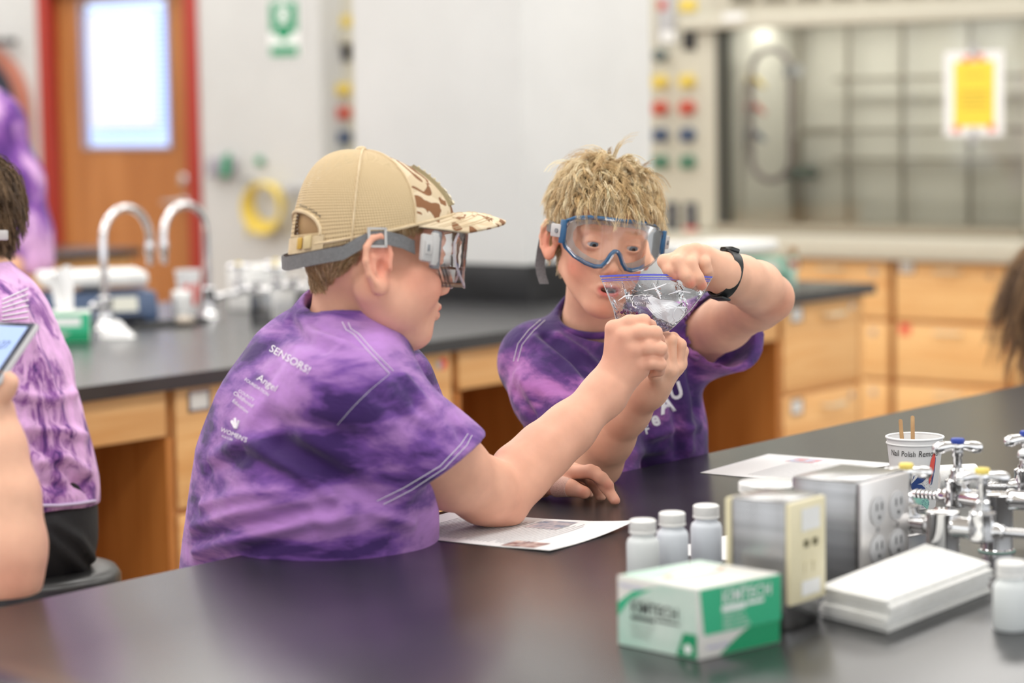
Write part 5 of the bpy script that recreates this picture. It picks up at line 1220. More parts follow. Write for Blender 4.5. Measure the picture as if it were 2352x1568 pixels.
def make_shirt1():
    f = Field()
    lat = nrm(-FWD * .85 + RGT * .52)      # towards his right side
    def two(px, py, d, r, w): return [(P(px, py, d) + lat * w, r), (P(px, py, d) - lat * w, r)]
    rows = [(700, 1440, 3.25, .140, .05), (706, 1330, 3.23, .142, .05), (716, 1190, 3.21, .138, .05), (722, 1060, 3.19, .126, .055), (738, 945, 3.18, .104, .06), (762, 850, 3.17, .078, .055), (786, 775, 3.165, .062, .03)]
    for i in (0, 1):
        f.chain([two(*r)[i] for r in rows], .03)
    f.cap(P(735, 1000, 3.18), P(700, 1400, 3.24), .12, .14, .04)
    f.cap(P(786, 760, 3.165), P(792, 735, 3.165), .066, .062, .02)
    # far (left) sleeve
    f.cap(P(890, 890, 3.29), P(955, 1060, 3.38), .068, .066, .03)
    # near sleeve, open past the hem
    sl = Field().cap(P(790, 910, 3.055), P(1040, 1128, 3.16), .080, .088)
    cutn = nrm(RGT * .52 - UPV * .84 + FWD * .12)
    sl.plane(P(975, 1092, 3.12), cutn, .003, '&').cap(P(960, 1062, 3.135), P(1150, 1220, 3.25), .070, .080, .003, '-')
    f.shell(lambda p: sl.eval(p), '+', .03)
    f.cap(P(812, 690, 3.15), P(800, 765, 3.16), .062, .057, .010, '-')
    f.plane(P(700, 1430, 3.2), (0, 0, -1), .01, '&')
    pts = np.array([P(430, 700, 3.0), P(1110, 700, 3.0), P(430, 1430, 3.5), P(1110, 1430, 3.5), P(800, 900, 2.92)])
    folds = [([(480, 1075), (560, 1040), (650, 1095), (760, 1165)], -.006, .012), ([(485, 1060), (560, 1018), (640, 1062), (720, 1100)], .006, .013),
             ([(470, 1160), (560, 1135), (680, 1120)], .006, .010), ([(450, 1215), (560, 1180), (700, 1150), (760, 1140)], .008, .012), ([(450, 1235), (560, 1200), (700, 1170)], -.005, .010),
             ([(455, 1270), (560, 1240), (690, 1205), (800, 1180)], .008, .012), ([(455, 1290), (600, 1250), (720, 1215)], -.005, .010),
             ([(610, 965), (700, 985), (830, 1010)], -.005, .014), ([(640, 1020), (760, 1085), (850, 1150)], -.008, .016), ([(700, 1000), (820, 1075)], .005, .016),
             ([(660, 740), (700, 780), (745, 800)], -.005, .010), ([(690, 725), (720, 765), (790, 790)], .005, .010), ([(715, 745), (760, 765), (830, 790)], -.004, .008),
             ([(930, 870), (990, 940), (1040, 990)], .004, .010), ([(960, 930), (1010, 960), (1060, 1000)], -.004, .010), ([(860, 900), (930, 960), (990, 1000)], -.003, .012),
             ([(850, 1170), (900, 1190), (940, 1200)], .006, .010)]
    o, S = add_shirt('tie_dye_shirt', f, pts.min(0) - .06, pts.max(0) + .06, .0042, M['dye1'], boy1, folds, .0012)
    stitches(S, [[(786, 740), (795, 758), (812, 768), (850, 812), (893, 858)], [(800, 742), (806, 756), (824, 768), (862, 812), (902, 852)],
                 [(866, 1150), (930, 1118), (1010, 1070), (1060, 1018), (1074, 996)], [(880, 1158), (945, 1124), (1020, 1075), (1072, 1022), (1083, 1000)]], o)
    stitches(S, [[(893, 860), (850, 895), (810, 935), (775, 975)]], o, .00022)
    for (b, x, y, dx, dy, h) in (('SENSORS!', 618, 806, 46, 27, 17), ('Angel', 590, 872, 34, 22, 16), ('FOUNDATION', 562, 874, 44, 29, 7), ('COUNTY', 548, 900, 26, 17, 7), ('Childhood', 536, 905, 36, 26, 9), ('Education', 534, 922, 30, 24, 8), ("WOMEN'S", 507, 990, 50, 22, 10), ('SOCCER', 510, 1003, 34, 14, 5)):
        cloth_text(S, b, x, y, dx, dy, h, o)
    for pts in ([(534, 968), (541, 984)], [(541, 962), (543, 984)], [(550, 966), (544, 985)]):
        L = S.line(pts, 6)
        if len(L) > 1: obj('crown_print', MB().tube(L, [.0022 * (1 - .5 * i / len(L)) for i in range(len(L))], 6), M['print_white'], o)
    return o, S
shirt1, S1 = make_shirt1()
def collar(parent, m, c, a, b, r):
    obj('collar', MB().tube([c + a * math.cos(t) + b * math.sin(t) for t in [2 * math.pi * k / 40 for k in range(40)]], r, 8, close=True), m, parent, smooth=True)
collar(shirt1, M['dye1'], P(790, 762, 3.165), (P(882, 798, 3.19) - P(698, 724, 3.14)) * .5, nrm(-FWD * .93 + RGT * .36) * .058, .0065)
# plaster on the thumb
bp_ = Field().cap(P(1280, 1116, 3.443), P(1308, 1120, 3.431), .0160, .0134, .002)
tq = nrm(P(1308, 1120, 3.431) - P(1280, 1116, 3.443)); bp_.plane(P(1310, 1120, 3.430), tq, .001, '&').plane(P(1276, 1115, 3.444), -tq, .001, '&')
c_ = P(1294, 1118, 3.437)
V, F = bp_.mesh(c_ - .035, c_ + .035, .0014, 1)
set_props(np_mesh('sticking_plaster', V, F, noisy('plaster_fabric', srgb(206, 164, 148), srgb(222, 186, 170), 600, .9, bump=.6, bscale=900)), 'pinkish fabric plaster wrapped around a thumb on the bench', 'plaster')
# ------------------------------------------------------------------ boy in the blue goggles
H2o, H2R, H2s = P(1381, 552, 3.72), rotm(-1.394, .12, .10), 1.02
def make_boy2():
    f = Field()
    add_head(f, H2o, H2R, H2s, chub=-.8, mouth=.8)
    f.cap(P(1365, 650, 3.775), P(1360, 770, 3.82), .043, .047, .02)
    f.cap(P(1360, 770, 3.82), P(1390, 880, 3.88), .047, .065, .03)
    f.cap(P(1390, 880, 3.88), P(1410, 1180, 3.92), .065, .055, .03)
    f.cap(P(1390, 860, 3.88), P(1235, 835, 3.79), .045, .045, .02)
    f.cap(P(1390, 860, 3.88), P(1580, 790, 3.90), .045, .045, .02)
    # his right arm (behind the other boy's arm)
    f.chain([(P(1235, 835, 3.79), .046), (P(1300, 950, 3.71), .042), (P(1372, 1062, 3.62), .035)], .02)
    f.chain([(P(1372, 1062, 3.62), .034), (P(1398, 1005, 3.58), .0352), (P(1442, 945, 3.53), .0300), (P(1491, 893, 3.475), .0245), (P(1508, 872, 3.462), .0245)], .02)
    mcp = [(1521, 846, 3.432), (1539, 850, 3.444), (1554, 843, 3.460), (1562, 836, 3.474)]
    for q, r in zip(mcp, (.0115, .0120, .0115, .0105)): f.cap(P(1510, 870, 3.462), P(*q), .016, r, .010)
    finger(f, [mcp[0], (1516, 790, 3.424), (1500, 776, 3.438), (1494, 792, 3.452)], .0098, .0075)
    finger(f, [mcp[1], (1540, 780, 3.436), (1522, 768, 3.450), (1508, 784, 3.462)], .0100, .0076)
    finger(f, [mcp[2], (1562, 792, 3.456), (1546, 776, 3.468), (1526, 786, 3.476)], .0098, .0074)
    finger(f, [mcp[3], (1568, 806, 3.474), (1550, 794, 3.484), (1532, 800, 3.488)], .0090, .0070)
    finger(f, [(1510, 878, 3.448), (1504, 856, 3.420), (1504, 838, 3.404)], .0120, .0082, .006)
    # his left arm raised, hand over the top of the bag
    f.chain([(P(1580, 790, 3.90), .046), (P(1665, 742, 3.80), .0395), (P(1742, 700, 3.70), .0350), (P(1768, 684, 3.665), .0330)], .02)
    f.chain([(P(1768, 684, 3.665), .0330), (P(1738, 660, 3.625), .0365), (P(1700, 642, 3.58), .0330), (P(1662, 628, 3.53), .0270), (P(1640, 618, 3.510), .0250)], .02)
    m2 = [(1562, 592, 3.468), (1578, 582, 3.470), (1600, 578, 3.476), (1620, 584, 3.490)]
    for q, r in zip(m2, (.0120, .0125, .0120, .0110)): f.cap(P(1640, 617, 3.512), P(*q), .019, r, .012)
    f.ell(P(1610, 605, 3.505), (.026, .014, .022), np.stack([RGT, FWD, UPV], 1), .012)
    finger(f, [m2[0], (1526, 600, 3.452), (1537, 620, 3.446), (1549, 634, 3.448)], .0108, .0080)
    finger(f, [m2[1], (1556, 602, 3.444), (1573, 632, 3.440), (1586, 650, 3.446)], .0108, .0080)
    finger(f, [m2[2], (1586, 606, 3.450), (1602, 637, 3.448), (1612, 655, 3.456)], .0104, .0078)
    finger(f, [m2[3], (1617, 604, 3.466), (1622, 620, 3.470), (1626, 630, 3.486)], .0100, .0076)
    finger(f, [(1636, 632, 3.528), (1610, 650, 3.535), (1580, 648, 3.525)], .0140, .0085, .008)
    pts = np.array([P(1230, 340, 3.7), P(1820, 340, 3.7), P(1230, 1180, 3.9), P(1820, 1180, 3.9), P(1500, 800, 3.38), P(1400, 800, 3.98)])
    V, F = f.mesh(pts.min(0) - .12, pts.max(0) + .12, .0021, 1)
    base = srgb(232, 182, 154)
    fl = srgb(214, 122, 98)
    col = skin_paint(V, base, [(H2o, H2R, H2s, 1.0)], fl, srgb(200, 98, 92), srgb(168, 124, 82),
                     [(P(1549, 636, 3.44), .008, srgb(214, 116, 100), .7), (P(1588, 652, 3.44), .008, srgb(214, 116, 100), .7), (P(1613, 657, 3.45), .008, srgb(214, 116, 100), .7),
                      (P(1552, 633, 3.436), .0042, srgb(240, 196, 180), .8), (P(1504, 840, 3.396), .009, srgb(218, 120, 104), .7), (P(1790, 690, 3.64), .025, srgb(214, 130, 104), .5), (P(1770, 715, 3.62), .022, srgb(214, 130, 104), .4)] +
                     [(P(q[0], q[1], q[2] - .012), .008, srgb(216, 130, 106), .4) for q in m2])
    body = np_mesh('person', V, F, M['skin'], None, col)
    set_props(body, 'blond boy in blue goggles holding up a clear plastic bag', 'person')
    return body, f
boy2, F2 = make_boy2()
def make_shirt2():
    f = Field()
    a, b = P(1235, 825, 3.80), P(1580, 785, 3.92)
    f.cap(a, b, .056, .056, .03)
    f.ell(P(1395, 880, 3.87), (.135, .095, .13), np.stack([RGT, FWD, UPV], 1), .03)
    for sgn, dx in ((-1, -78), (1, 88)):
        f.chain([(P(1400 + dx, 860, 3.865 + .06 * sgn), .088), (P(1412 + dx, 1000, 3.875 + .07 * sgn), .082), (P(1414 + dx, 1120, 3.885 + .08 * sgn), .088), (P(1414 + dx, 1240, 3.89 + .08 * sgn), .095)], .03)
    f.cap(P(1362, 770, 3.835), P(1360, 735, 3.82), .074, .058, .03)
    # his right sleeve
    f.chain([(P(1232, 832, 3.795), .056), (P(1272, 905, 3.735), .060), (P(1330, 985, 3.67), .062)], .03)
    f.plane(P(1322, 975, 3.675), nrm(P(1372, 1062, 3.62) - P(1235, 835, 3.79)), .004, '&') if False else None
    # his left sleeve, open towards the elbow
    ax = nrm(P(1742, 700, 3.70) - P(1580, 790, 3.90)); ax = nrm(ax + RGT * .35 - FWD * .1)
    sl = Field().cap(P(1575, 790, 3.905), P(1690, 752, 3.825), .064, .070)
    sl.plane(P(1668, 752, 3.82), ax, .003, '&').cap(P(1632, 768, 3.858), P(1760, 725, 3.74), .058, .064, .003, '-')
    f.shell(lambda p: sl.eval(p), '+', .03)
    f.cap(P(1372, 660, 3.76), P(1366, 742, 3.80), .062, .054, .008, '-')
    f.ell(P(1385, 735, 3.75), (.055, .05, .030), np.stack([RGT, FWD, UPV], 1), .008, '-')
    f.plane(P(1400, 1230, 3.9), (0, 0, -1), .01, '&')
    pts = np.array([P(1150, 690, 3.6), P(1720, 690, 3.6), P(1150, 1230, 4.05), P(1720, 1230, 4.05)])
    folds = [([(1230, 780), (1300, 840), (1370, 930)], .006, .010), ([(1250, 775), (1325, 835), (1390, 910)], -.006, .009), ([(1280, 770), (1340, 810), (1400, 870)], .004, .008),
             ([(1190, 860), (1250, 900), (1320, 950)], .004, .012), ([(1180, 900), (1230, 960)], -.004, .010), ([(1205, 880), (1235, 940), (1250, 990)], .004, .008),
             ([(1560, 850), (1575, 920), (1580, 1030)], .006, .012), ([(1540, 880), (1555, 960), (1560, 1050)], -.006, .010), ([(1590, 800), (1585, 870), (1600, 940)], -.005, .010),
             ([(1500, 1000), (1560, 985), (1605, 975)], .004, .010), ([(1450, 1040), (1520, 1030)], .004, .010), ([(1600, 740), (1630, 800), (1650, 830)], .003, .010)]
    o, S = add_shirt('tie_dye_shirt', f, pts.min(0) - .05, pts.max(0) + .05, .0042, M['dye2'], boy2, folds, .0010)
    stitches(S, [[(1242, 735), (1215, 758), (1190, 790), (1180, 830)], [(1252, 736), (1226, 760), (1200, 792), (1190, 830)]], o)
    stitches(S, [[(1642, 690), (1636, 740), (1645, 790), (1656, 812)]], o, .0005)
    for (b, x, y, h) in (('U', 1542, 918, 36), ('A', 1519, 950, 40), ('e', 1499, 978, 32), ('F', 1482, 996, 20)):
        cloth_text(S, b, x, y, 1, -.30, h, o, wid=.85, bold=.035)
    return o, S
shirt2, S2 = make_shirt2()
collar(shirt2, M['dye2'], P(1366, 733, 3.80), RGT * .060 + FWD * .012, -UPV * .026 - FWD * .050, .0062)
# ================================================================== EYES, HAIR, HEADGEAR
def add_eyes(o, R, s, gaze, parent, iris=(.10, .15, .19)):
    for x in (-1, 1):
        c = o + R @ (np.array((x * .030, .0735, .0)) * s); g = nrm(R @ nrm(gaze)); r = .0128 * s
        e = obj('eye', MB().sphere(c, r, 24, 16, g), M['eye_white'], parent, smooth=True)
        ring = lambda a0, a1, k: MB().lathe([(r * k * math.sin(a), r * k * math.cos(a)) for a in [a0 + (a1 - a0) * i / 4 for i in range(5)]], c, g, 24)
        obj('iris', ring(.54, .18, 1.01), mat('iris', iris, .15), e, smooth=True)
        obj('pupil', ring(.25, 0.0, 1.012), mat('pupil', (.005, .005, .006), .1), e, smooth=True)
M['eye_white'] = mat('eye_white', (.55, .50, .48), .25)
add_eyes(H1o, H1R, H1s, (0, .95, -.25), boy1)
add_eyes(H2o, H2R, H2s, (-.10, .93, -.34), boy2)
def hair_mat(name):
    m, N, L, B = new_mat(name)
    at = N.new('ShaderNodeVertexColor'); at.layer_name = 'Col'; L.new(at.outputs[0], B.inputs['Base Color'])
    B.inputs['Roughness'].default_value = .42; B.inputs['Specular IOR Level'].default_value = .4
    return m
M['hair'] = hair_mat('hair')
def strands(name, roots, path, cols, parent, per=12, spread=.004, r0=.00050, r1=.00016, seed=1, steps=7, conv=.55):
    """roots: list of (point, normal); path(i, rng) -> steps x 3 curve of a lock; strands of a lock share it"""
    rng = np.random.default_rng(seed); VV, FF, CC = [], [], []; n0 = 0
    ang = [0, 2.094, 4.189]
    for i in range(len(roots)):
        c = path(i, rng)
        if c is None: continue
        t = np.gradient(c, axis=0); t /= np.linalg.norm(t, axis=1, keepdims=True) + 1e-9
        a = np.cross(t, np.array([.31, .52, .79])); a /= np.linalg.norm(a, axis=1, keepdims=True) + 1e-9; b = np.cross(t, a)
        base = np.array(cols[rng.integers(len(cols))]) * rng.uniform(.8, 1.15)
        tt = np.linspace(0, 1, len(c)); cv = 1 - conv * tt
        for k in range(per):
            u, v = rng.normal(0, spread, 2); wig = rng.normal(0, spread * .25, 2); ln = rng.uniform(.75, 1.05)
            cc = c[0] + (c - c[0]) * ln + (a * (u * cv + wig[0] * np.sin(4 * tt))[:, None]) + b * (v * cv + wig[1] * np.sin(3 * tt + 1))[:, None]
            rr = r0 + (r1 - r0) * tt
            ring = np.stack([cc + (a * math.cos(q) + b * math.sin(q)) * rr[:, None] for q in ang], 1)
            VV.append(ring.reshape(-1, 3)); m = len(c)
            ii = np.arange(m - 1)[:, None] * 3 + np.arange(3)[None]; jj = np.arange(m - 1)[:, None] * 3 + (np.arange(3)[None] + 1) % 3
            FF.append(np.stack([ii, ii + 3, jj + 3, jj], -1).reshape(-1, 4) + n0); n0 += m * 3
            CC.append(np.tile(np.clip(base * rng.uniform(.82, 1.15), 0, 1), (m * 3, 1)))
    o = np_mesh(name, np.concatenate(VV), np.concatenate(FF), M['hair'], parent, np.concatenate(CC)); o['kind'] = 'stuff'; return o
def scalp_dye(body, o, R, s, mask, c):
    """colour of the hair-covered scalp"""
    me = body.data; n = len(me.vertices); V = np.empty(n * 3, np.float32); me.vertices.foreach_get('co', V); V = V.reshape(-1, 3)
    a = me.color_attributes['Col']; C = np.empty(n * 4, np.float32); a.data.foreach_get('color', C); C = C.reshape(-1, 4)
    w = mask((V - o) @ R / s)[:, None]; C[:, :3] = C[:, :3] * (1 - w) + np.array(c) * w; a.data.foreach_set('color', C.ravel())
    N_ = np.empty(n * 3, np.float32); me.vertices.foreach_get('normal', N_); return V, N_.reshape(-1, 3)
sig = lambda x, w: 1 / (1 + np.exp(-np.clip(x / w, -30, 30)))
# blond tousled hair
def mask2(q):
    x, y, z = q.T
    line = np.where(y > .045, .052, np.where(y > -.012, .022 - .25 * np.clip(-y, 0, .02), -.052 + 0 * y))
    line = np.where((y > .02) & (y <= .05), .022 + (y - .02) * 1.0, line)
    return sig(z - line, .003) * (np.abs(x) < .0745)
V2, N2 = scalp_dye(boy2, H2o, H2R, H2s, mask2, srgb(168, 136, 92))
Q2 = (V2 - H2o) @ H2R / H2s
cand = np.nonzero((mask2(Q2) > .5) & (np.abs(Q2) < .15).all(1))[0]
rg = np.random.default_rng(5); pick = rg.choice(cand, 1700, replace=False)
roots2 = [(Q2[i], N2[i] @ H2R) for i in pick]
def inside_push(c, k=1.0):
    e0, r0 = np.array([0, -.012, .030]), np.array([.0715, .0925, .083]) * k
    for j in range(1, len(c)):
        g = (c[j] - e0) / r0; l = np.linalg.norm(g)
        if l < 1.02: c[j] = e0 + (g / l) * r0 * 1.02
    return c
def path2(i, rng):
    q, n = roots2[i]; st = 7
    crown = np.array([-.010, -.040, .112])
    away = q - crown; away -= n * (away @ n); away /= np.linalg.norm(away) + 1e-6
    top = np.clip((q[2] - .03) / .07, 0, 1)
    swirl = np.cross(n, away) * rng.normal(.25, .55)
    d = away * (.9 - .2 * top) + swirl * (.3 + .7 * top) + rng.normal(0, .30, 3) * (.35 + .65 * top)
    ln = .026 + .036 * top * rng.uniform(.7, 1.25)
    if q[1] > .03 and q[2] > .04: ln = rng.uniform(.034, .052); d = np.array([rng.normal(-.30, .40), .55, -.62])
    if q[2] < 0: ln = rng.uniform(.012, .02); d = np.array([0, -.25, -1.0]) + rng.normal(0, .15, 3)
    lift = .50 + 1.15 * top * rng.uniform(.5, 1.2)
    c = np.zeros((st, 3)); c[0] = q; v = d + n * lift * 1.3; v /= np.linalg.norm(v)
    curl = np.cross(n, d); curl = curl / (np.linalg.norm(curl) + 1e-6) * rng.normal(0, .35) * (.3 + top)
    for j in range(1, st):
        c[j] = c[j - 1] + v * ln / (st - 1); v = v + (-n * .25 * lift + d * .10 + curl * .16 + np.array([0, 0, -.10])); v /= np.linalg.norm(v)
    c = inside_push(c, 1.03)
    return H2o + (c * H2s) @ H2R.T
strands('hair', roots2, path2, [srgb(232, 208, 162), srgb(220, 190, 140), srgb(244, 226, 188), srgb(194, 162, 116)], boy2, per=9, spread=.0024, seed=3)
# short hair below the cap
zcap = lambda y: .018 + .36 * y
def mask1(q):
    x, y, z = q.T
    lo = np.where(y < -.03, np.maximum(-.014 + 1.55 * (y + .034), -.068), np.where(y < .006, .0235, .010 + .5 * (y)))
    m = sig(z - lo, .0025) * (y < .042) * (np.abs(x) < .0765)
    return m * (z < .2)
V1, N1 = scalp_dye(boy1, H1o, H1R, H1s, mask1, srgb(178, 146, 104))
Q1 = (V1 - H1o) @ H1R / H1s
cand = np.nonzero((mask1(Q1) > .5) & (np.abs(Q1) < .15).all(1) & (Q1[:, 2] < zcap(Q1[:, 1]) + .012))[0]
pick = rg.choice(cand, min(1500, len(cand)), replace=False)
roots1 = [(Q1[i], N1[i] @ H1R) for i in pick]
def path1(i, rng):
    q, n = roots1[i]; st = 5; d = np.array([0, -.35, -1.0]) + rng.normal(0, .12, 3)
    if q[1] > 0: d = np.array([0, .1, -1.0]) + rng.normal(0, .1, 3)
    d -= n * (d @ n); d /= np.linalg.norm(d); ln = rng.uniform(.009, .015) * (1 if q[1] < -.02 else .75); c = np.zeros((st, 3)); c[0] = q; v = nrm(d + n * .45)
    for j in range(1, st):
        c[j] = c[j - 1] + v * ln / (st - 1); v = nrm(v + d * .2 - n * .12)
    return H1o + (c * H1s) @ H1R.T
strands('hair', roots1, path1, [srgb(216, 184, 138), srgb(198, 164, 118), srgb(232, 206, 166), srgb(174, 142, 100)], boy1, per=9, spread=.0022, seed=8, r0=.0004)

# ------------------------------------------------------------------ mesh cap
def cap_point(al, t, off=0.0):
    ca, sa = math.cos(al), math.sin(al)
    by, bx = .003 + .0985 * ca, .0835 * sa; ay, az = -.016, .1195
    zb = .0195 + .355 * by
    n = 1.62 if ca > .5 else (2.75 if ca < -.4 else 2.1)
    w = np.interp(ca, [-1, -.4, .3, 1], [2.85, 2.4, 1.95, 1.6]); e = 2 / w
    rho, eta = math.cos(t * math.pi / 2) ** e if t < 1 else 0.0, math.sin(t * math.pi / 2) ** e if t > 0 else 0.0
    p = np.array([bx * rho, ay + (by - ay) * rho, zb + (az - zb) * eta])
    if off: p = p + off * nrm(p - np.array([0, 0, .02]))
    return p
toW = lambda q: H1o + H1R @ (np.asarray(q) * H1s)
capE = empty('baseball_cap', toW((0, 0, .03)), 'tan mesh-backed cap with camouflage front and flag patch', 'cap')
m, N, L, B = new_mat('cap_mesh_fabric')
at = N.new('ShaderNodeVertexColor'); at.layer_name = 'Col'; sp = N.new('ShaderNodeSeparateColor'); L.new(at.outputs[0], sp.inputs[0])
def node_math(N, L, op, a, b=None):
    n = nd(N, 'ShaderNodeMath', operation=op)
    for i, v in enumerate((a, b)):
        if v is None: continue
        if isinstance(v, (int, float)): n.inputs[i].default_value = v
        else: L.new(v, n.inputs[i])
    return n.outputs[0]
kf = 2 * math.pi / .0030
su = node_math(N, L, 'SINE', node_math(N, L, 'MULTIPLY', sp.outputs[0], kf)); sv = node_math(N, L, 'SINE', node_math(N, L, 'MULTIPLY', sp.outputs[1], kf * 1.25))
hole = node_math(N, L, 'MULTIPLY', node_math(N, L, 'GREATER_THAN', su, -.15), node_math(N, L, 'GREATER_THAN', sv, .25))
alp = node_math(N, L, 'SUBTRACT', 1.0, node_math(N, L, 'MULTIPLY', hole, .82))
L.new(alp, B.inputs['Alpha']); B.inputs['Base Color'].default_value = (*srgb(206, 182, 142), 1); B.inputs['Roughness'].default_value = .75
M['capmesh'] = m
M['captan'] = noisy('cap_tan_cotton', srgb(204, 182, 146), srgb(216, 196, 162), 60, .85, bump=.4, bscale=500)
m, N, L, B = new_mat('desert_camouflage')
tc = N.new('ShaderNodeTexCoord'); n1 = nd(N, 'ShaderNodeTexNoise', Scale=26.0, Detail=1.5, Distortion=1.3); n2 = nd(N, 'ShaderNodeTexNoise', Scale=17.0, Detail=1.0, Distortion=.8)
mp = nd(N, 'ShaderNodeMapping'); mp.inputs['Location'].default_value = (4.3, 1.2, 2.2); L.new(tc.outputs['Object'], n1.inputs['Vector']); L.new(tc.outputs['Object'], mp.inputs[0]); L.new(mp.outputs[0], n2.inputs['Vector'])
r1 = ramp(N, [(.0, srgb(214, 196, 166)), (.56, srgb(224, 208, 182)), (.57, srgb(136, 92, 58))], 'CONSTANT'); r2 = ramp(N, [(0, (1, 1, 1)), (.57, (.86, .83, .78))], 'CONSTANT')
mx = nd(N, 'ShaderNodeMixRGB', blend_type='MULTIPLY'); mx.inputs[0].default_value = 1
L.new(n1.outputs['Fac'], r1.inputs[0]); L.new(n2.outputs['Fac'], r2.inputs[0]); L.new(r1.outputs[0], mx.inputs[1]); L.new(r2.outputs[0], mx.inputs[2]); L.new(mx.outputs[0], B.inputs['Base Color']); B.inputs['Roughness'].default_value = .85
M['camo'] = m
def cap_panel(name, a0, a1, m, na, hole=False, nt=26):
    V, F, C = [], [], []; A = np.linspace(math.radians(a0), math.radians(a1), na); T = np.concatenate([np.linspace(0, .2, 17)[:-1], np.linspace(.2, .995, nt)]); nt = len(T)
    for a in A:
        for t in T:
            p = cap_point(a, t); V.append(toW(p)); C.append((a * .09 * (1 - .25 * t), t * .13, 0))
    for i in range(na - 1):
        for j in range(nt - 1):
            if hole:
                am = (A[i] + A[i + 1]) / 2; tm = T[j]; d = abs(am - math.pi) / .60
                if d < 1 and .040 < tm < .040 + .125 * math.sqrt(1 - d * d): continue
            F.append((i * nt + j, (i + 1) * nt + j, (i + 1) * nt + j + 1, i * nt + j + 1))
    return np_mesh(name, np.array(V), np.array(F), m, capE, np.array(C))
cap_panel('front_panel', -76, 76, M['camo'], 40)
cap_panel('mesh_panel', 76, 121, M['capmesh'], 16); cap_panel('mesh_panel', 121, 180, M['capmesh'], 70, True)
cap_panel('mesh_panel', -121, -76, M['capmesh'], 16); cap_panel('mesh_panel', -180, -121, M['capmesh'], 70, True)
for a in (76, 121, -76, -121):
    obj('seam', MB().tube([toW(cap_point(math.radians(a), t, .0006)) for t in np.linspace(0, .98, 24)], .0016, 6), M['captan'], capE, smooth=True)
obj('edge_band', MB().tube([toW(cap_point(math.radians(a), .012, .0004)) for a in range(-150, 151, 5)], .0020, 6), M['captan'], capE, smooth=True)
arc = [toW(cap_point(math.pi + .60 * math.cos(k / 20 * math.pi), .040 + .125 * math.sin(k / 20 * math.pi), .0005)) for k in range(21)]
obj('opening_trim', MB().tube(arc, .0026, 6), M['captan'], capE, smooth=True)
obj('button', MB().sphere(toW((0, -.020, .1205)), (.0075, .0045), 16, 8, H1R @ np.array([0, -.2, 1.])), M['captan'], capE, smooth=True)
# size strap across the back
V = []; A = np.radians(np.linspace(142, 218, 24))
g = np.array([[toW(cap_point(a, t, k)) for t in (.0, .012, .026, .040)] for k in (.0015,) for a in A])
obj('size_strap', MB().grid(g), M['captan'], capE, smooth=True)
bk = toW(cap_point(math.radians(156), .02, .003)); u_ = nrm(toW(cap_point(math.radians(160), .02, .003)) - bk); w_ = nrm(toW(cap_point(math.radians(156), .04, .003)) - bk)
obj('strap_buckle', MB().obox(bk, u_ * .006, w_ * .0085, np.cross(u_, w_) * .0018), mat('tan_buckle', srgb(206, 186, 140), .4), capE, bevel=.001)
obj('strap_tab', MB().obox(bk + u_ * .014, u_ * .004, w_ * .0075, np.cross(u_, w_) * .0012), mat('ochre_tab', srgb(196, 156, 60), .5), capE, bevel=.001)
# brim
V, F, C = [], [], []; na, nr = 41, 12
for i in range(na):
    a = math.radians(-74 + 148 * i / (na - 1)); p0 = cap_point(a, .0); xr = math.sin(a) / math.sin(math.radians(74))
    out = np.array([.080 * xr * (1 - .06 * xr * xr), .1715 - .078 * abs(xr) ** 2.6, .056 - .026 * xr * xr])
    if abs(xr) > .999: out = p0 + np.array([0, .002, 0])
    for j in range(nr):
        t = j / (nr - 1); p = p0 * (1 - t) + out * t; p[2] += .006 * math.sin(math.pi * t) * (1 - abs(xr)); V.append(toW(p))
for i in range(na - 1):
    for j in range(nr - 1): F.append((i * nr + j, (i + 1) * nr + j, (i + 1) * nr + j + 1, i * nr + j + 1))
V = np.array(V); n_ = len(V); dn = H1R @ np.array([0, 0, -.0032])
V = np.concatenate([V, V + dn]); F2_ = [tuple(n_ + k for k in f[::-1]) for f in F]
rim = [(i * nr + nr - 1, (i + 1) * nr + nr - 1, n_ + (i + 1) * nr + nr - 1, n_ + i * nr + nr - 1) for i in range(na - 1)]
np_mesh('brim', V, np.array(F + F2_ + rim), M['camo'], capE)
for k in range(5):
    t = .25 + .14 * k
    obj('brim_stitch', MB().tube([tuple(V[i * nr + int(t * (nr - 1))] * (1 - 0) - dn * .15) for i in range(1, na - 1)], .0004, 4), M['captan'], capE)
# flag patch on the front panel
def patch_pt(u, v, k):   # u -1..1 across the front, v 0..1 upwards
    return toW(cap_point(u * .60, .14 + .46 * v, .0045 + k))
g = np.array([[patch_pt(u, v, 0) for v in np.linspace(0, 1, 9)] for u in np.linspace(-1, 1, 15)])
g0 = np.array([[patch_pt(u, v, -.0045) for v in np.linspace(0, 1, 9)] for u in np.linspace(-1, 1, 15)])
pm = MB().grid(g)
for i in range(14):
    for (p, q) in (((i, 0), (i + 1, 0)), ((i, 8), (i + 1, 8))): pm.add([g[p], g[q], g0[q], g0[p]], [(0, 1, 2, 3)])
for j in range(8):
    for (p, q) in (((0, j), (0, j + 1)), ((14, j), (14, j + 1))): pm.add([g[p], g[q], g0[q], g0[p]], [(0, 1, 2, 3)])
fp = obj('flag_patch', pm, mat('patch_olive_tan', srgb(160, 146, 112), .7), capE, smooth=True)
for k in range(7):
    v0, v1 = .03 + k * .143, .03 + k * .143 + .075; us = np.linspace(-.95, .95 if k < 3 else .05, 12)
    obj('patch_stripe', MB().grid(np.array([[patch_pt(u, v0, .0009), patch_pt(u, v1, .0009)] for u in us])), mat('patch_cream', srgb(222, 212, 184), .7), fp)
stm = MB()
for r_ in range(5):
    for c_i in range(6): stm.sphere(patch_pt(.16 + .14 * c_i, .52 + .10 * r_, .0008), .0014, 6, 4)
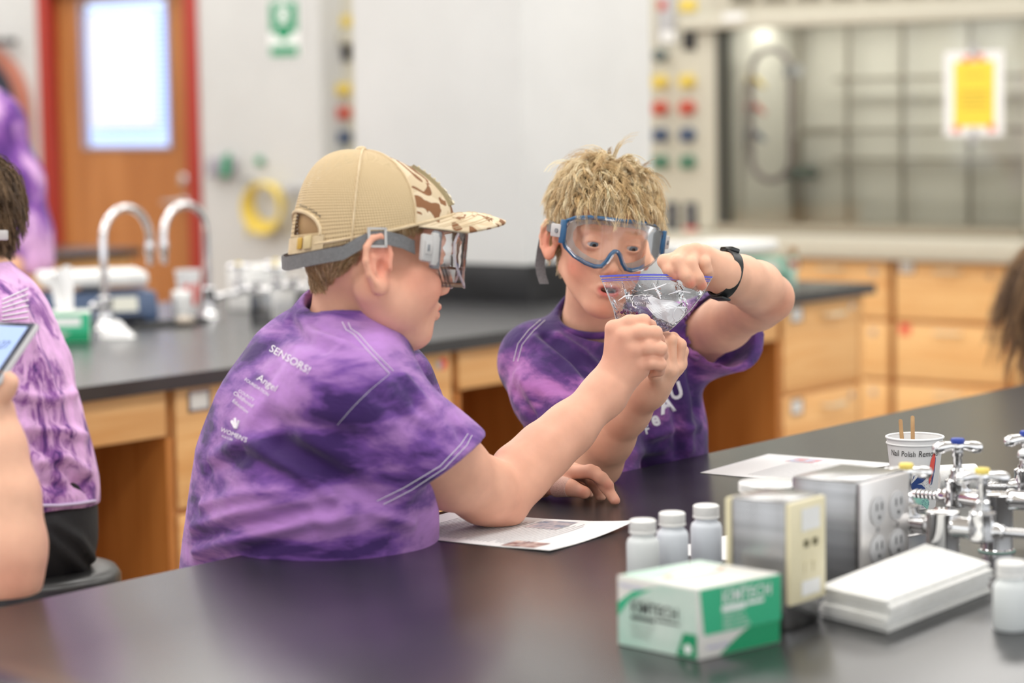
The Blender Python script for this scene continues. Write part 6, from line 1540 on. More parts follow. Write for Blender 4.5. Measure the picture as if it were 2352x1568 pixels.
sp_ = obj('patch_stars', stm, mat('patch_cream_star', srgb(222, 212, 184), .7), fp); sp_['kind'] = 'stuff'
# black lettering beside the opening
tv, tf = text_mesh('TOUGH', 1.0)
pts = []
for p in tv:
    k = p[0] / 3.2; a = math.radians(176 - 26 * k); t = .185 - .055 * k ** 2 + p[1] * .022
    pts.append(tuple(toW(cap_point(a, t, .0012))))
me = bpy.data.meshes.new('cap_lettering'); me.from_pydata(pts, [], tf); link_mesh('cap_lettering', me, M['kim_ink'], capE)

# ------------------------------------------------------------------ goggles
def thin_clear(name, tint=(.96, .97, .98), gloss=.04, ior=1.45, bump=0, scale=40, add=0.0, rough=.04):
    m, N, L, B = new_mat(name); N.remove(B)
    tr = N.new('ShaderNodeBsdfTransparent'); tr.inputs[0].default_value = (*tint, 1)
    gl = nd(N, 'ShaderNodeBsdfGlossy', Roughness=rough); fz = nd(N, 'ShaderNodeFresnel', IOR=ior); mx = N.new('ShaderNodeMixShader')
    ad = nd(N, 'ShaderNodeMath', operation='ADD'); ad.inputs[1].default_value = add; ad.use_clamp = True
    L.new(fz.outputs[0], ad.inputs[0]); L.new(ad.outputs[0], mx.inputs[0]); L.new(tr.outputs[0], mx.inputs[1]); L.new(gl.outputs[0], mx.inputs[2]); L.new(mx.outputs[0], N['Material Output'].inputs[0])
    if bump:
        tc = N.new('ShaderNodeTexCoord'); nz = nd(N, 'ShaderNodeTexNoise', Scale=scale, Detail=3, Distortion=.8); bp = nd(N, 'ShaderNodeBump', Strength=bump, Distance=.01)
        L.new(tc.outputs['Object'], nz.inputs['Vector']); L.new(nz.outputs['Fac'], bp.inputs['Height']); L.new(bp.outputs[0], gl.inputs['Normal']); L.new(bp.outputs[0], fz.inputs['Normal'])
    return m
M['lens'] = thin_clear('goggle_lens', (.985, .985, .99), add=.015, ior=1.35)
M['gog_body'] = thin_clear('goggle_clear_vinyl', (.985, .985, .99), add=.05, rough=.10, ior=1.3)
M['gog_rim'] = mat('clear_rim_edge', (.80, .79, .86), .15, Alpha=.38)
M['gog_blue'] = mat('goggle_blue_frame', srgb(34, 88, 130), .35)
M['gog_skirt'] = mat('goggle_grey_skirt', srgb(196, 192, 182), .45, Alpha=.72)
M['strap'] = noisy('grey_elastic', (.15, .15, .155), (.19, .19, .195), 300, .8)
M['clip'] = mat('pale_grey_clip', srgb(190, 188, 186), .4)
M['clip_dk'] = mat('mid_grey_clip', srgb(128, 130, 134), .4)
HALF = [(0, .040), (.022, .0405), (.045, .0395), (.064, .036), (.0755, .029), (.0805, .016), (.0800, .002), (.0740, -.012), (.0610, -.024), (.0440, -.0325), (.0300, -.036), (.0200, -.0345), (.0130, -.026), (.0075, -.0145), (.0035, -.0095), (0, -.0085)]
OUT = HALF + [(-x, z) for x, z in HALF[-2:0:-1]]
def goggle(o, R, s, label, style):
    W_ = lambda q: o + R @ (np.asarray(q) * s)
    yf = (lambda x: .122 - 6.4 * x * x) if style == 2 else (lambda x: .124 - 7.5 * x * x)
    yb = (lambda x: .094 - 6.4 * x * x) if style == 2 else (lambda x: .090 - 6.0 * x * x)
    e = empty('safety_goggles', W_((0, .1, 0)), label, 'goggles')
    n = len(OUT); sc_ = 1.0 if style == 2 else .94; gs = .925 if style == 2 else 1.0; W_ = lambda q: o + R @ (np.array([q[0] * gs, q[1], .002 + (q[2] - .002) * gs]) * s)
    fr = [(x * sc_, z * sc_) for x, z in OUT]; bk = [(x * .99, z * 1.02) for x, z in OUT]; ins = [(x * .80, .002 + (z - .002) * .74) for x, z in OUT]
    # lens as a grid over the outline
    rings = [[W_((x * k, yf(x * k), .006 + (z - .006) * k)) for x, z in fr] for k in (1, .8, .6, .4, .2)]
    mb = MB(); mb.v = [tuple(p) for r_ in rings for p in r_]; mb.v.append(tuple(W_((0, yf(0), .006))))
    for a in range(4): mb.f += [(a * n + i, a * n + (i + 1) % n, (a + 1) * n + (i + 1) % n, (a + 1) * n + i) for i in range(n)]
    mb.f += [(4 * n + i, 4 * n + (i + 1) % n, 5 * n) for i in range(n)]
    obj('lens', mb, M['lens'], e, smooth=True)
    F_ = [W_((x, yf(x), z)) for x, z in fr]; Bk = [W_((x, yb(x), z)) for x, z in bk]; In = [W_((x, yb(x) + .004, z)) for x, z in ins]
    body = MB().add(F_ + Bk, [(i, (i + 1) % n, n + (i + 1) % n, n + i) for i in range(n)])
    obj('clear_body', body, M['gog_body'], e, smooth=True)
    if style == 2:
        mid = [W_((x * 1.005, yf(x) * .45 + yb(x) * .55, z * 1.01)) for (x, z) in OUT]
        obj('blue_frame', MB().tube(mid, .0033 * s, 8, close=True), M['gog_blue'], e, smooth=True)
        obj('lens_rim', MB().tube(F_, .0016 * s, 6, close=True), M['gog_body'], e, smooth=True)
        obj('inner_skirt', MB().add(Bk + In, [(i, (i + 1) % n, n + (i + 1) % n, n + i) for i in range(n)]), M['gog_skirt'], e, smooth=True)
    else:
        obj('lens_rim', MB().tube(F_, .0017 * s, 6, close=True), M['gog_rim'], e, smooth=True)
        if False: obj('face_flange', MB().add(Bk + In, [(i, (i + 1) % n, n + (i + 1) % n, n + i) for i in range(n)]), M['gog_body'], e, smooth=True)
        for k in range(3):
            obj('nose_rib', MB().tube([W_((x * (.995 - .01 * k), yb(x) + .004 + .005 * k, z * (1.01 - .012 * k))) for x, z in HALF[7:12]], .0008 * s, 5), M['gog_body'], e, smooth=True)
        for q in ((-.02, .0415), (.02, .0415)):
            obj('vent_cap', MB().obox(W_((q[0], .098, q[1])), R[:, 0] * .010 * s, R[:, 1] * .007 * s, R[:, 2] * .002 * s), M['gog_body'], e, bevel=.001)
    return e, W_, yf, yb
g1, W1, yf1, yb1 = goggle(H1o, H1R, H1s, 'clear safety goggles with grey strap clip worn over the cap', 1)
def ribbon(name, cl, hw, th, m, parent):
    """flat band: centre line of (point, outward normal, across direction)"""
    n = len(cl); mb = MB()
    q = []
    for p, nn, ac in cl:
        nn, ac = nrm(nn), nrm(ac); q.append([p + ac * hw, p - ac * hw, p - ac * hw + nn * th, p + ac * hw + nn * th])
    for i in range(n - 1):
        for k in range(4):
            mb.add([q[i][k], q[i + 1][k], q[i + 1][(k + 1) % 4], q[i][(k + 1) % 4]], [(0, 1, 2, 3)])
    mb.add(q[0], [(0, 1, 2, 3)]); mb.add(q[-1], [(3, 2, 1, 0)])
    return obj(name, mb, m, parent, smooth=True)
for sx in (1, -1):
    # side fittings
    cp1 = W1((sx * .0785, .052, .004)); ax_ = nrm(H1R @ np.array([-sx * .55, .84, -.04])); az_ = H1R[:, 2]; an_ = nrm(np.cross(ax_, az_)) * 1.0
    if an_ @ (H1R[:, 0] * sx) < 0: an_ = -an_
    ax_ = nrm(np.cross(an_, az_)) * (1 if nrm(np.cross(an_, az_)) @ H1R[:, 1] > 0 else -1)
    obj('side_frame', MB().obox(cp1 + ax_ * .006 + an_ * .001, ax_ * .009, az_ * .0245, an_ * .0035), M['clip_dk'], g1, bevel=.003)
    obj('strap_clip', MB().obox(cp1 - ax_ * .012 + an_ * .004, ax_ * .018, az_ * .0175, an_ * .004), M['clip'], g1, bevel=.003)
    obj('clip_pivot', MB().obox(cp1 - ax_ * .005 + an_ * .006, ax_ * .006, az_ * .021, an_ * .003), M['clip'], g1, bevel=.002)
    obj('clip_latch', MB().obox(cp1 - ax_ * .020 + an_ * .0085, ax_ * .0075, az_ * .0085, an_ * .0012), M['clip'], g1, bevel=.0008)
    obj('clip_slot', MB().obox(cp1 - ax_ * .022 + an_ * .0098, ax_ * .0022, az_ * .0042, an_ * .0006), M['clip_dk'], g1, bevel=.0004)
    obj('frame_notch', MB().obox(cp1 + ax_ * .006 + an_ * .0048, ax_ * .0024, az_ * .011, an_ * .0006), mat('notch_grey', (.06, .06, .065), .5), g1)
    cl = []
    for (x, y, z, tz) in ((.0765, .030, .004, 0), (.0800, .012, .009, 0), (.0835, -.008, .011, 0), (.0850, -.028, .009, 0), (.0850, -.044, .000, .1), (.0800, -.060, -.012, .15), (.0690, -.074, -.016, .15), (.0540, -.086, -.020, .15), (.0350, -.0945, -.0235, .15), (.0120, -.0990, -.026, .15), (.0, -.0995, -.0265, .15)):
        cl.append((W1((sx * x, y, z)), H1R @ np.array([sx * x * 1.2, y * .8 if y < 0 else 0, 0]), H1R @ np.array([0, -.15, 1.0])))
    ribbon('strap', cl, .0088, .0016, M['strap'], g1)
    bc_ = W1((sx * .0865, -.022, .010)); fy_ = nrm(H1R @ np.array([-sx * .08, 1, .1])); fz_ = nrm(H1R @ np.array([0, -.12, 1.0])); fn_ = nrm(H1R @ np.array([sx, 0, 0.]))
    bm_ = MB()
    for k in (-1, 1):
        bm_.obox(bc_ + fy_ * k * .0115, fy_ * .0016, fz_ * .0125, fn_ * .0016); bm_.obox(bc_ + fz_ * k * .0112, fy_ * .0115, fz_ * .0014, fn_ * .0016)
    obj('strap_buckle', bm_, M['clip'], g1)
g2, W2, yf2, yb2 = goggle(H2o, H2R, H2s, 'clear safety goggles with blue frame on the blond boy', 2)
for sx in (1, -1):
    c = W2((sx * .0825, .078, .012)); ax_ = nrm(H2R @ np.array([-sx * .45, .89, 0])); az_ = H2R[:, 2]; an_ = np.cross(ax_, az_); an_ = an_ if an_ @ H2R[:, 0] * sx > 0 else -an_
    obj('blue_side', MB().obox(c, ax_ * .006, az_ * .018, an_ * .003), M['gog_blue'], g2, bevel=.002)
    obj('strap_clip', MB().obox(c - ax_ * .014 + an_ * .001, ax_ * .012, az_ * .010, an_ * .003), M['clip'], g2, bevel=.002)
    obj('clip_rivet', MB().lathe([(.0035, 0), (.0035, .002)], c - ax_ * .010 + an_ * .004, an_, 14), M['clip_dk'], g2)
    cl = []
    for (x, y, z) in ((.0855, .050, .012), (.0870, .035, .013), (.0880, .010, .014), (.0865, -.02, .014), (.080, -.05, .012), (.064, -.08, .010), (.036, -.100, .008), (.0, -.106, .007)):
        cl.append((W2((sx * x, y, z)), H2R @ np.array([sx * x, y if y < 0 else 0, 0]), H2R[:, 2]))
    ribbon('strap', cl, .0085, .0016, M['strap'], g2)
tail = []
for (px, py, d) in ((1256, 528, 3.745), (1250, 545, 3.745), (1244, 575, 3.75), (1240, 605, 3.755), (1243, 630, 3.755), (1250, 652, 3.75)):
    tail.append((P(px, py, d), -FWD, RGT))
ribbon('strap_tail', tail, .0075, .0014, M['strap'], g2)
# ------------------------------------------------------------------ activity band
wc, wd_ = P(1664, 629, 3.533), nrm(P(1700, 642, 3.58) - P(1640, 618, 3.510)); wd_ = nrm(wd_ * .55 + nrm(RGT * .93 + UPV * -.30) * .45)
e1 = nrm(np.cross(wd_, FWD)); e2 = np.cross(wd_, e1)
wb2 = empty('wrist_band', wc, 'black rubber activity band on the raised wrist', 'wristband')
ring = [(wc + (e1 * math.cos(a) * .0335 + e2 * math.sin(a) * .0295), e1 * math.cos(a) + e2 * math.sin(a), wd_) for a in [2 * math.pi * k / 40 for k in range(41)]]
ribbon('strap', ring, .0085, .0028, mat('black_rubber', (.012, .014, .015), .45), wb2)
up_i = max(range(40), key=lambda k: ring[k][0] @ UPV)
pc = ring[up_i][0]; pn_ = nrm(ring[up_i][1])
obj('tracker_pod', MB().obox(pc + pn_ * .003, np.cross(pn_, wd_) * .014, wd_ * .0085, pn_ * .0034), mat('black_gloss', (.01, .011, .012), .2), wb2, bevel=.002)
dn_i = min(range(40), key=lambda k: ring[k][0] @ UPV); pc = ring[dn_i][0]; pn_ = nrm(ring[dn_i][1])
obj('strap_end', MB().obox(pc + pn_ * .004 + np.cross(pn_, wd_) * .004, np.cross(pn_, wd_) * .014, wd_ * .0085, pn_ * .0018), mat('black_rubber_end', (.012, .014, .015), .45), wb2, bevel=.001)
# ------------------------------------------------------------------ zip bag held between the hands
bag = empty('zip_bag', P(1490, 700, 3.44), 'clear zip bag with blue seal and purple contents held between the boys', 'plastic bag')
M['bag'] = thin_clear('bag_film', (.95, .95, .97), add=.035, bump=.9, scale=42, rough=.08, ior=1.35)
TT = [0, .12, .25, .5, .75, 1.0]
LX = [(1377, 632), (1386, 652), (1394, 672), (1409, 710), (1417, 745), (1440, 778)]
RX = [(1637, 634), (1627, 652), (1614, 676), (1586, 712), (1550, 748), (1522, 770)]
def bag_pt(s_, t, side):
    lx = [np.interp(t, TT, [q[i] for q in LX]) for i in (0, 1)]; rx = [np.interp(t, TT, [q[i] for q in RX]) for i in (0, 1)]
    x, y = lx[0] + (rx[0] - lx[0]) * s_, lx[1] + (rx[1] - lx[1]) * s_
    y += -5 * math.sin(math.pi * s_) * (1 - t)
    d = 3.412 + .052 * s_ * (1 - .35 * t) + .012 * t
    puff = .011 * math.sin(math.pi * min(1, max(0, s_))) ** .6 * math.sin(math.pi * min(1, t * .9 + .05)) ** .8
    rp = .0026 * math.sin(17 * s_ + 9 * t) * math.sin(11 * t - 5 * s_) + .0018 * math.sin(31 * s_ - 23 * t + 1)
    e_ = min(s_, 1 - s_, 1) * 4
    return P(x, y, d + side * puff + rp * min(1, e_) * min(1, t * 5))
for side in (-1, 1):
    g = np.array([[bag_pt(i / 40, j / 26, side) for j in range(27)] for i in range(41)])
    obj('bag_film', MB().grid(g), M['bag'], bag, smooth=True)
M['seal'] = mat('blue_seal', srgb(78, 84, 196), .3, Alpha=.9)
for k, (t0, t1, mm) in enumerate(((.004, .030, 'seal'), (.052, .066, 'seal'), (.078, .088, 'seal'))):
    g = np.array([[bag_pt(i / 40, t, -1) - FWD * .0012 for t in (t0, t1)] for i in range(41)])
    obj('seal_strip', MB().grid(g), M[mm], bag, smooth=True)
for pts in ([bag_pt(0, j / 20, 0) for j in range(21)], [bag_pt(1, j / 20, 0) for j in range(21)]):
    obj('side_seam', MB().tube(pts, .0007, 6), M['clip'], bag, smooth=True)
lab = []
def film(x, y, lift=.0016):
    """point on the front film under a pixel"""
    best = None
    for it in range(3): pass
    s_, t = .5, .5
    for it in range(12):
        p = bag_pt(s_, t, -1); u = np.array(pix(p)); du = (np.array(pix(bag_pt(s_ + .01, t, -1))) - u) / .01; dv = (np.array(pix(bag_pt(s_, t + .01, -1))) - u) / .01
        st = np.linalg.solve(np.stack([du, dv], 1), np.array([x, y]) - u); s_ = min(1, max(0, s_ + st[0] * .8)); t = min(1, max(0, t + st[1] * .8))
    return bag_pt(s_, t, -1) - FWD * lift
def film_poly(name, pts, m, lift=.0014, n=6):
    pts = np.array(pts, float); c0 = pts.mean(0); mb = MB(); k = len(pts)
    for q in range(k):
        a, b = pts[q], pts[(q + 1) % k]
        for r_ in range(n):
            f0, f1 = r_ / n, (r_ + 1) / n
            mb.add([film(*(c0 + (a - c0) * f0), lift), film(*(c0 + (a - c0) * f1), lift), film(*(c0 + (b - c0) * f1), lift), film(*(c0 + (b - c0) * f0), lift)], [(0, 1, 2, 3)])
    return obj(name, mb, m, bag)
M['label_white'] = mat('bag_label_white', (.80, .81, .84), .5)
wl = film_poly('write_on_label', [(1496, 679), (1515, 688), (1545, 690), (1577, 706), (1558, 735), (1540, 750), (1520, 740), (1498, 720), (1484, 703), (1486, 684)], M['label_white'], .0012)
film_poly('label_field', [(1453, 680), (1496, 680), (1498, 700), (1458, 700)], mat('label_grey_print', srgb(150, 146, 158), .5, Alpha=.75), .0012)
for (b, x, y) in (('DATE:', 1474, 688), ('CONTENTS:', 1457, 699)):
    v, f = text_mesh(b, 1.0); me = bpy.data.meshes.new('label_print'); me.from_pydata([tuple(film(x + p[0] * 9, y - p[1] * 9, .0019)) for p in v], [], f); link_mesh('label_print', me, M['print_white'], bag)
rim_ = [film(x, y, .0016) for x, y in ((1500, 678), (1470, 677), (1455, 680), (1451, 690), (1453, 703), (1462, 707))]
obj('label_outline', MB().tube(rim_, .0005, 5), M['print_white'], bag)
# contents: purple beads and foil in the lower corner, a wad of clear film
M['purple_bead'] = mat('purple_crystals', srgb(110, 30, 92), .15, Transmission_Weight=.3)
rb_ = random.Random(4)
for k in range(26):
    x, y = rb_.uniform(1424, 1500), rb_.uniform(712, 745)
    if y < 706 + (x - 1424) * .30 - 4: y += 14
    c = P(x, y, 3.424 + rb_.uniform(-.004, .006)); r_ = rb_.uniform(.0022, .0038)
    a = nrm([rb_.gauss(0, 1) for _ in range(3)])
    b = MB().lathe([(r_ * .2, -r_), (r_, -r_ * .3), (r_ * .9, r_ * .4), (r_ * .2, r_)], c, a, 6)
    set_props(obj('purple_crystal', b, M['purple_bead']), 'small dark purple crystal inside the clear zip bag', 'crystal', 'purple crystals in the bag')
V, F = Field().ell(P(1524, 750, 3.425), (.012, .008, .006), np.stack([RGT, FWD, UPV], 1)).ell(P(1500, 742, 3.422), (.011, .007, .006), np.stack([RGT, FWD, UPV], 1)).mesh(P(1510, 745, 3.42) - .035, P(1510, 745, 3.42) + .035, .0016, 0)
V = V + vnormals(V, F) * (.0016 * np.sin(V @ np.array([900., 700, 1100])))[:, None]
np_mesh('crumpled_corner', V, F, thin_clear('bag_film_crumple', (.72, .70, .86), add=.12, bump=1.0, scale=160, rough=.1), bag)
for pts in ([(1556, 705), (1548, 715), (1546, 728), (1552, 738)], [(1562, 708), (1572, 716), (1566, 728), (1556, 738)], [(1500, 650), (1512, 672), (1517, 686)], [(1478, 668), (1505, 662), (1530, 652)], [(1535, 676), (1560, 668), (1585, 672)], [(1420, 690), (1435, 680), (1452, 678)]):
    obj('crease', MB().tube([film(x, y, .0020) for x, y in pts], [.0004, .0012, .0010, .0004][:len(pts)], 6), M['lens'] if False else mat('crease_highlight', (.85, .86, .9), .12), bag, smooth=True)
# ================================================================== OTHER PEOPLE, STOOL, PHONE
def hand_fingers(f, wrist, d, across, curl, s=1.0):
    """open hand: palm and five fingers leaving wrist in direction d; across = from little finger to index, curl = palm-side direction"""
    d, across, curl = nrm(d), nrm(across), nrm(curl); w = np.asarray(wrist)
    for k, (off, ln) in enumerate(((-.024, .052), (-.008, .064), (.008, .070), (.023, .062))):
        m = w + d * .075 * s + across * off * s
        f.cap(w + across * off * .5 * s, m, .016 * s, .0105 * s, .01)
        f.chain([(m, .0095 * s), (m + d * ln * .45 * s + curl * .010 * s, .0088 * s), (m + d * ln * .70 * s + curl * .026 * s, .008 * s), (m + d * ln * .8 * s + curl * .042 * s, .007 * s)], .004)
    f.chain([(w + d * .02 * s + across * .018 * s, .014 * s), (w + d * .055 * s + across * .045 * s + curl * .012 * s, .0105 * s), (w + d * .085 * s + across * .05 * s + curl * .022 * s, .0085 * s)], .008)
# ---- child on the stool, back towards the second bench, seen from behind the shoulder
KD = 3.95
def kpt(px, py, dd=0): return P(px, py, KD + dd)
f = Field(); Hk, Rk, sk = kpt(-88, 512, .02), rotm(math.pi - .5, .15, 0), 1.0
add_head(f, Hk, Rk, sk, eyes=False)
f.cap(kpt(-75, 570), kpt(-40, 680), .045, .055, .02); f.cap(kpt(-20, 680), kpt(40, 1130), .06, .08, .03)
f.chain([(kpt(-95, 720, -.10), .045), (kpt(-150, 900, -.12), .038), (kpt(-250, 930, -.05), .028)], .02)
hand_fingers(f, kpt(-255, 930, -.05), -RGT, UPV, FWD)
pts = np.array([kpt(-400, 340, -.25), kpt(200, 340, .25), kpt(-400, 1200, .25), kpt(200, 1200, -.25)])
V, F = f.mesh(pts.min(0) - .1, pts.max(0) + .1, .005, 1)
kid = np_mesh('person', V, F, M['skin'], None, skin_paint(V, srgb(226, 176, 146), [(Hk, Rk, sk, 0)], srgb(216, 130, 106), srgb(200, 104, 96)))
set_props(kid, 'brown haired child in pale tie-dye shirt and black trousers seated on the black stool', 'person')
f = Field()
f.chain([(kpt(-45, 640), .052), (kpt(-22, 730), .090), (kpt(5, 850), .106), (kpt(32, 1000), .112), (kpt(56, 1120), .116), (kpt(60, 1190), .116)], .03)
f.chain([(kpt(-40, 740, -.10), .075), (kpt(-20, 900, -.06), .09), (kpt(15, 1180, -.04), .105)], .03)
f.cap(kpt(-80, 720, -.10), kpt(-130, 850, -.12), .058, .058, .03)
f.plane(kpt(150, 1166), -UPV + RGT * .06, .006, '&')
f.cap(kpt(-70, 560), kpt(-58, 640), .052, .054, .01, '-')
pts = np.array([kpt(-260, 580, -.25), kpt(240, 580, .25), kpt(-260, 1220, .25), kpt(240, 1220, -.25)])
ko, kS = add_shirt('tie_dye_shirt', f, pts.min(0) - .05, pts.max(0) + .05, .006, M['dye3'], kid,
                   [([(30, 900), (110, 920), (180, 900)], .006, .010), ([(60, 980), (130, 990), (190, 1000)], .007, .010), ([(90, 1060), (150, 1050), (205, 1090)], .007, .010), ([(80, 1020), (150, 1080), (205, 1130)], -.006, .008), ([(60, 760), (110, 860), (150, 1000)], .005, .010), ([(100, 1110), (160, 1120), (210, 1100)], -.005, .010)], .0015)
hm = kS.line([(92, 1160), (130, 1160), (180, 1155), (216, 1150)], 8, .002)
if len(hm) > 1: obj('hem_band', MB().tube(hm, .003, 6), mat('pale_lilac_hem', srgb(206, 190, 220), .8), ko, smooth=True)
for r_ in range(6):
    ln_ = kS.line([(4, 690 + r_ * 9), (62, 664 + r_ * 13)], 8, .002)
    if len(ln_) > 1: obj('shirt_print', MB().tube(ln_, .0012, 5), M['print_white'], ko)
f = Field()
f.cap(kpt(60, 1170), kpt(62, 1225), .116, .114, .04)
f.chain([(kpt(70, 1228, -.02), .092), (kpt(-60, 1250, -.10), .080), (kpt(-230, 1265, -.12), .064), (kpt(-245, 1600, -.12), .050), (kpt(-245, 1840, -.12), .045)], .03)
f.chain([(kpt(70, 1228, .10), .090), (kpt(-60, 1245, .12), .078), (kpt(-230, 1260, .12), .062), (kpt(-245, 1600, .12), .050), (kpt(-245, 1840, .12), .045)], .03)
zs = kpt(150, 1338)[2]
f.plane((0, 0, zs), (0, 0, -1), .01, '&') if False else None
pts = np.array([kpt(-330, 1100, -.25), kpt(260, 1100, .3), kpt(-330, 1880, .3), kpt(260, 1880, -.25)])
V, F = f.mesh(pts.min(0) - .05, pts.max(0) + .05, .007, 2)
V = fold(V, F, [([(120, 1200), (180, 1240), (215, 1290)], .006, .010), ([(100, 1230), (150, 1270), (190, 1310)], .005, .010)])
np_mesh('black_trousers', V, F, M['blackcloth'], kid)
Qk_idx = None
me = kid.data; n = len(me.vertices); VK = np.empty(n * 3, np.float32); me.vertices.foreach_get('co', VK); VK = VK.reshape(-1, 3); NK = np.empty(n * 3, np.float32); me.vertices.foreach_get('normal', NK); NK = NK.reshape(-1, 3)
def long_hair(name, V, N_, o, R, s, cols, parent, ln, n, seed, mask):
    q = (V - o) @ R / s; cand = np.nonzero(mask(q) & (np.abs(q) < .15).all(1))[0]; rr = np.random.default_rng(seed); pk = rr.choice(cand, min(n, len(cand)), replace=False)
    roots = [(q[i], N_[i] @ R) for i in pk]
    def path(i, rng):
        p, nn = roots[i]; st = 8; c = np.zeros((st, 3)); c[0] = p; aw = p - np.array([0, -.03, .12]); aw -= nn * (aw @ nn); v = nrm(nrm(aw) + nn * .5 + rng.normal(0, .12, 3)); L_ = ln * rng.uniform(.8, 1.15)
        for j in range(1, st):
            c[j] = c[j - 1] + v * L_ / (st - 1); v = nrm(v * .75 + np.array([0, -.05, -1.0]) * .40)
            e0, r0 = np.array([0, -.012, .030]), np.array([.0715, .0925, .083]) * 1.05; g = (c[j] - e0) / r0; l = np.linalg.norm(g)
            if l < 1.04: c[j] = e0 + g / l * r0 * 1.04
        return o + (c * s) @ R.T
    return strands(name, roots, path, cols, parent, per=8, spread=.004, seed=seed, r0=.0008, r1=.0004)
brown = [srgb(112, 88, 62), srgb(92, 70, 48), srgb(134, 108, 78), srgb(74, 56, 40)]
hairm = lambda q: (q[:, 2] > np.where(q[:, 1] > .03, .05, np.where(q[:, 1] > -.02, .02, -.05))) & (np.abs(q[:, 0]) < .076)
scalp_dye(kid, Hk, Rk, sk, lambda q: hairm(q).astype(float), srgb(84, 64, 46))
long_hair('hair', VK, NK, Hk, Rk, sk, brown, kid, .045, 520, 21, hairm)
# goggles strap end beside the child's ear
st = obj('goggle_clip', MB().obox(kpt(4, 540, -.085), RGT * .010, UPV * .008, FWD * .004), M['clip'], bevel=.002)
set_props(st, 'small grey goggle clip beside the brown haired child ear', 'clip')
# ---- stools
def lab_stool(sc, zt_, label):
    e = empty('lab_stool', sc, label, 'stool')
    obj('seat', MB().lathe([(.02, zt_ - .075), (.145, zt_ - .075), (.152, zt_ - .07), (.152, zt_ - .015), (.145, zt_ - .004), (.125, zt_), (.0001, zt_ + .002)], sc, EZ, 44), mat('black_vinyl', (.02, .02, .02), .35), e, smooth=True)
    obj('seat_band', MB().lathe([(.1535, zt_ - .07), (.1535, zt_ - .035), (.152, zt_ - .034)], sc, EZ, 44), mat('dark_band', (.09, .085, .075), .4), e, smooth=True)
    obj('post', MB().lathe([(.03, .05), (.03, zt_ - .3), (.022, zt_ - .3), (.022, zt_ - .075)], sc, EZ, 20), M['chrome_soft'], e, smooth=True)
    obj('foot_ring', MB().tube([sc + np.array([.2 * math.cos(a), .2 * math.sin(a), .25]) for a in [2 * math.pi * k / 32 for k in range(32)]], .01, 8, close=True), M['chrome_soft'], e, smooth=True)
    for k in range(5):
        a = 2 * math.pi * k / 5
        lg = obj('leg', MB().tube([sc + np.array([0, 0, .08]), sc + np.array([.14 * math.cos(a), .14 * math.sin(a), .07]), sc + np.array([.27 * math.cos(a), .27 * math.sin(a), .03])], .016, 8), M['black'], e, smooth=True)
        obj('foot', MB().sphere(sc + np.array([.27 * math.cos(a), .27 * math.sin(a), .022]), .022, 12, 8), M['black'], lg, smooth=True)
        obj('ring_spoke', MB().tube([sc + np.array([.03 * math.cos(a), .03 * math.sin(a), .25]), sc + np.array([.2 * math.cos(a), .2 * math.sin(a), .25])], .007, 6), M['chrome_soft'], e, smooth=True)

lab_stool(np.array([*kpt(62, 1300)[:2], 0]), kpt(150, 1302)[2], 'round black padded stool the brown haired child sits on')
def seated_legs(person, hip, fwd, seat):
    hip, fwd = np.asarray(hip, float), nrm([fwd[0], fwd[1], 0]); lat = np.array([-fwd[1], fwd[0], 0]); f = Field().cap(hip - lat * .05, hip + lat * .05, .115, .115, .03)
    for s_ in (-1, 1):
        k = hip + lat * s_ * .085 + fwd * .34; k[2] = seat + .08; a = k + fwd * .02; a[2] = .12
        f.chain([(hip + lat * s_ * .07, .095), (k, .068), (a, .046)], .03).cap(a, a + fwd * .12 - EZ * .06, .045, .04, .03)
    f.plane((0, 0, 0.002), (0, 0, -1), .004, '&')
    V, F = f.mesh(hip - np.array([.7, .7, hip[2] + .05]), hip + np.array([.7, .7, .2]), .010, 1); np_mesh('black_trousers', V, F, M['blackcloth'], person)
h1 = P(690, 1420, 3.27); seated_legs(boy1, h1, RGT * .95 + FWD * .75, h1[2] - .11); lab_stool(np.array([h1[0], h1[1], 0]), h1[2] - .12, 'black stool hidden under the boy in the cap')
h2 = P(1405, 1240, 3.95); seated_legs(boy2, h2, RGT * .60 - FWD * .35, h2[2] - .11); lab_stool(np.array([h2[0], h2[1], 0]), h2[2] - .12, 'black stool hidden under the boy in blue goggles')
# ---- person holding up a phone at the bench corner
AD = 2.84
def apt(px, py, dd=0): return P(px, py, AD + dd)
f = Field(); Ha, Ra = apt(-420, 560, .12), rotm(.2, .25, 0)
add_head(f, Ha, Ra, 1.08, eyes=False)
f.cap(apt(-440, 930, .16), apt(-330, 960, .05), .05, .05, .02); f.cap(apt(-440, 930, .16), apt(-520, 960, .25), .05, .05, .02); f.cap(apt(-430, 660, .14), apt(-440, 800, .16), .048, .055, .02); f.cap(apt(-440, 800, .16), apt(-440, 1250, .22), .09, .10, .03)
f.chain([(apt(-330, 960, .05), .050), (apt(-150, 1130, .02), .047), (apt(0, 1290, .0), .046), (apt(4, 1325, .0), .042)], .02)
f.chain([(apt(4, 1325, .0), .042), (apt(12, 1240, .0), .0435), (apt(14, 1140, .0), .0370), (apt(-2, 1030, .0), .0290), (apt(-14, 950, .0), .0245)], .02)
for k, (x, y, dd) in enumerate(((-30, 860, .03), (-40, 850, .045), (-48, 850, .06), (-52, 860, .075))):
    f.cap(apt(-14, 945, .0), apt(x, y, dd), .018, .0105, .01)
    f.chain([(apt(x, y, dd), .0098), (apt(x - 10, y - 50, dd + .015), .0090), (apt(x - 45, y - 70, dd + .004), .0078)], .004)
f.chain([(apt(-10, 925, -.01), .0140), (apt(14, 893, -.022), .0110), (apt(22, 876, -.026), .0090), (apt(8, 860, -.030), .0080)], .008)
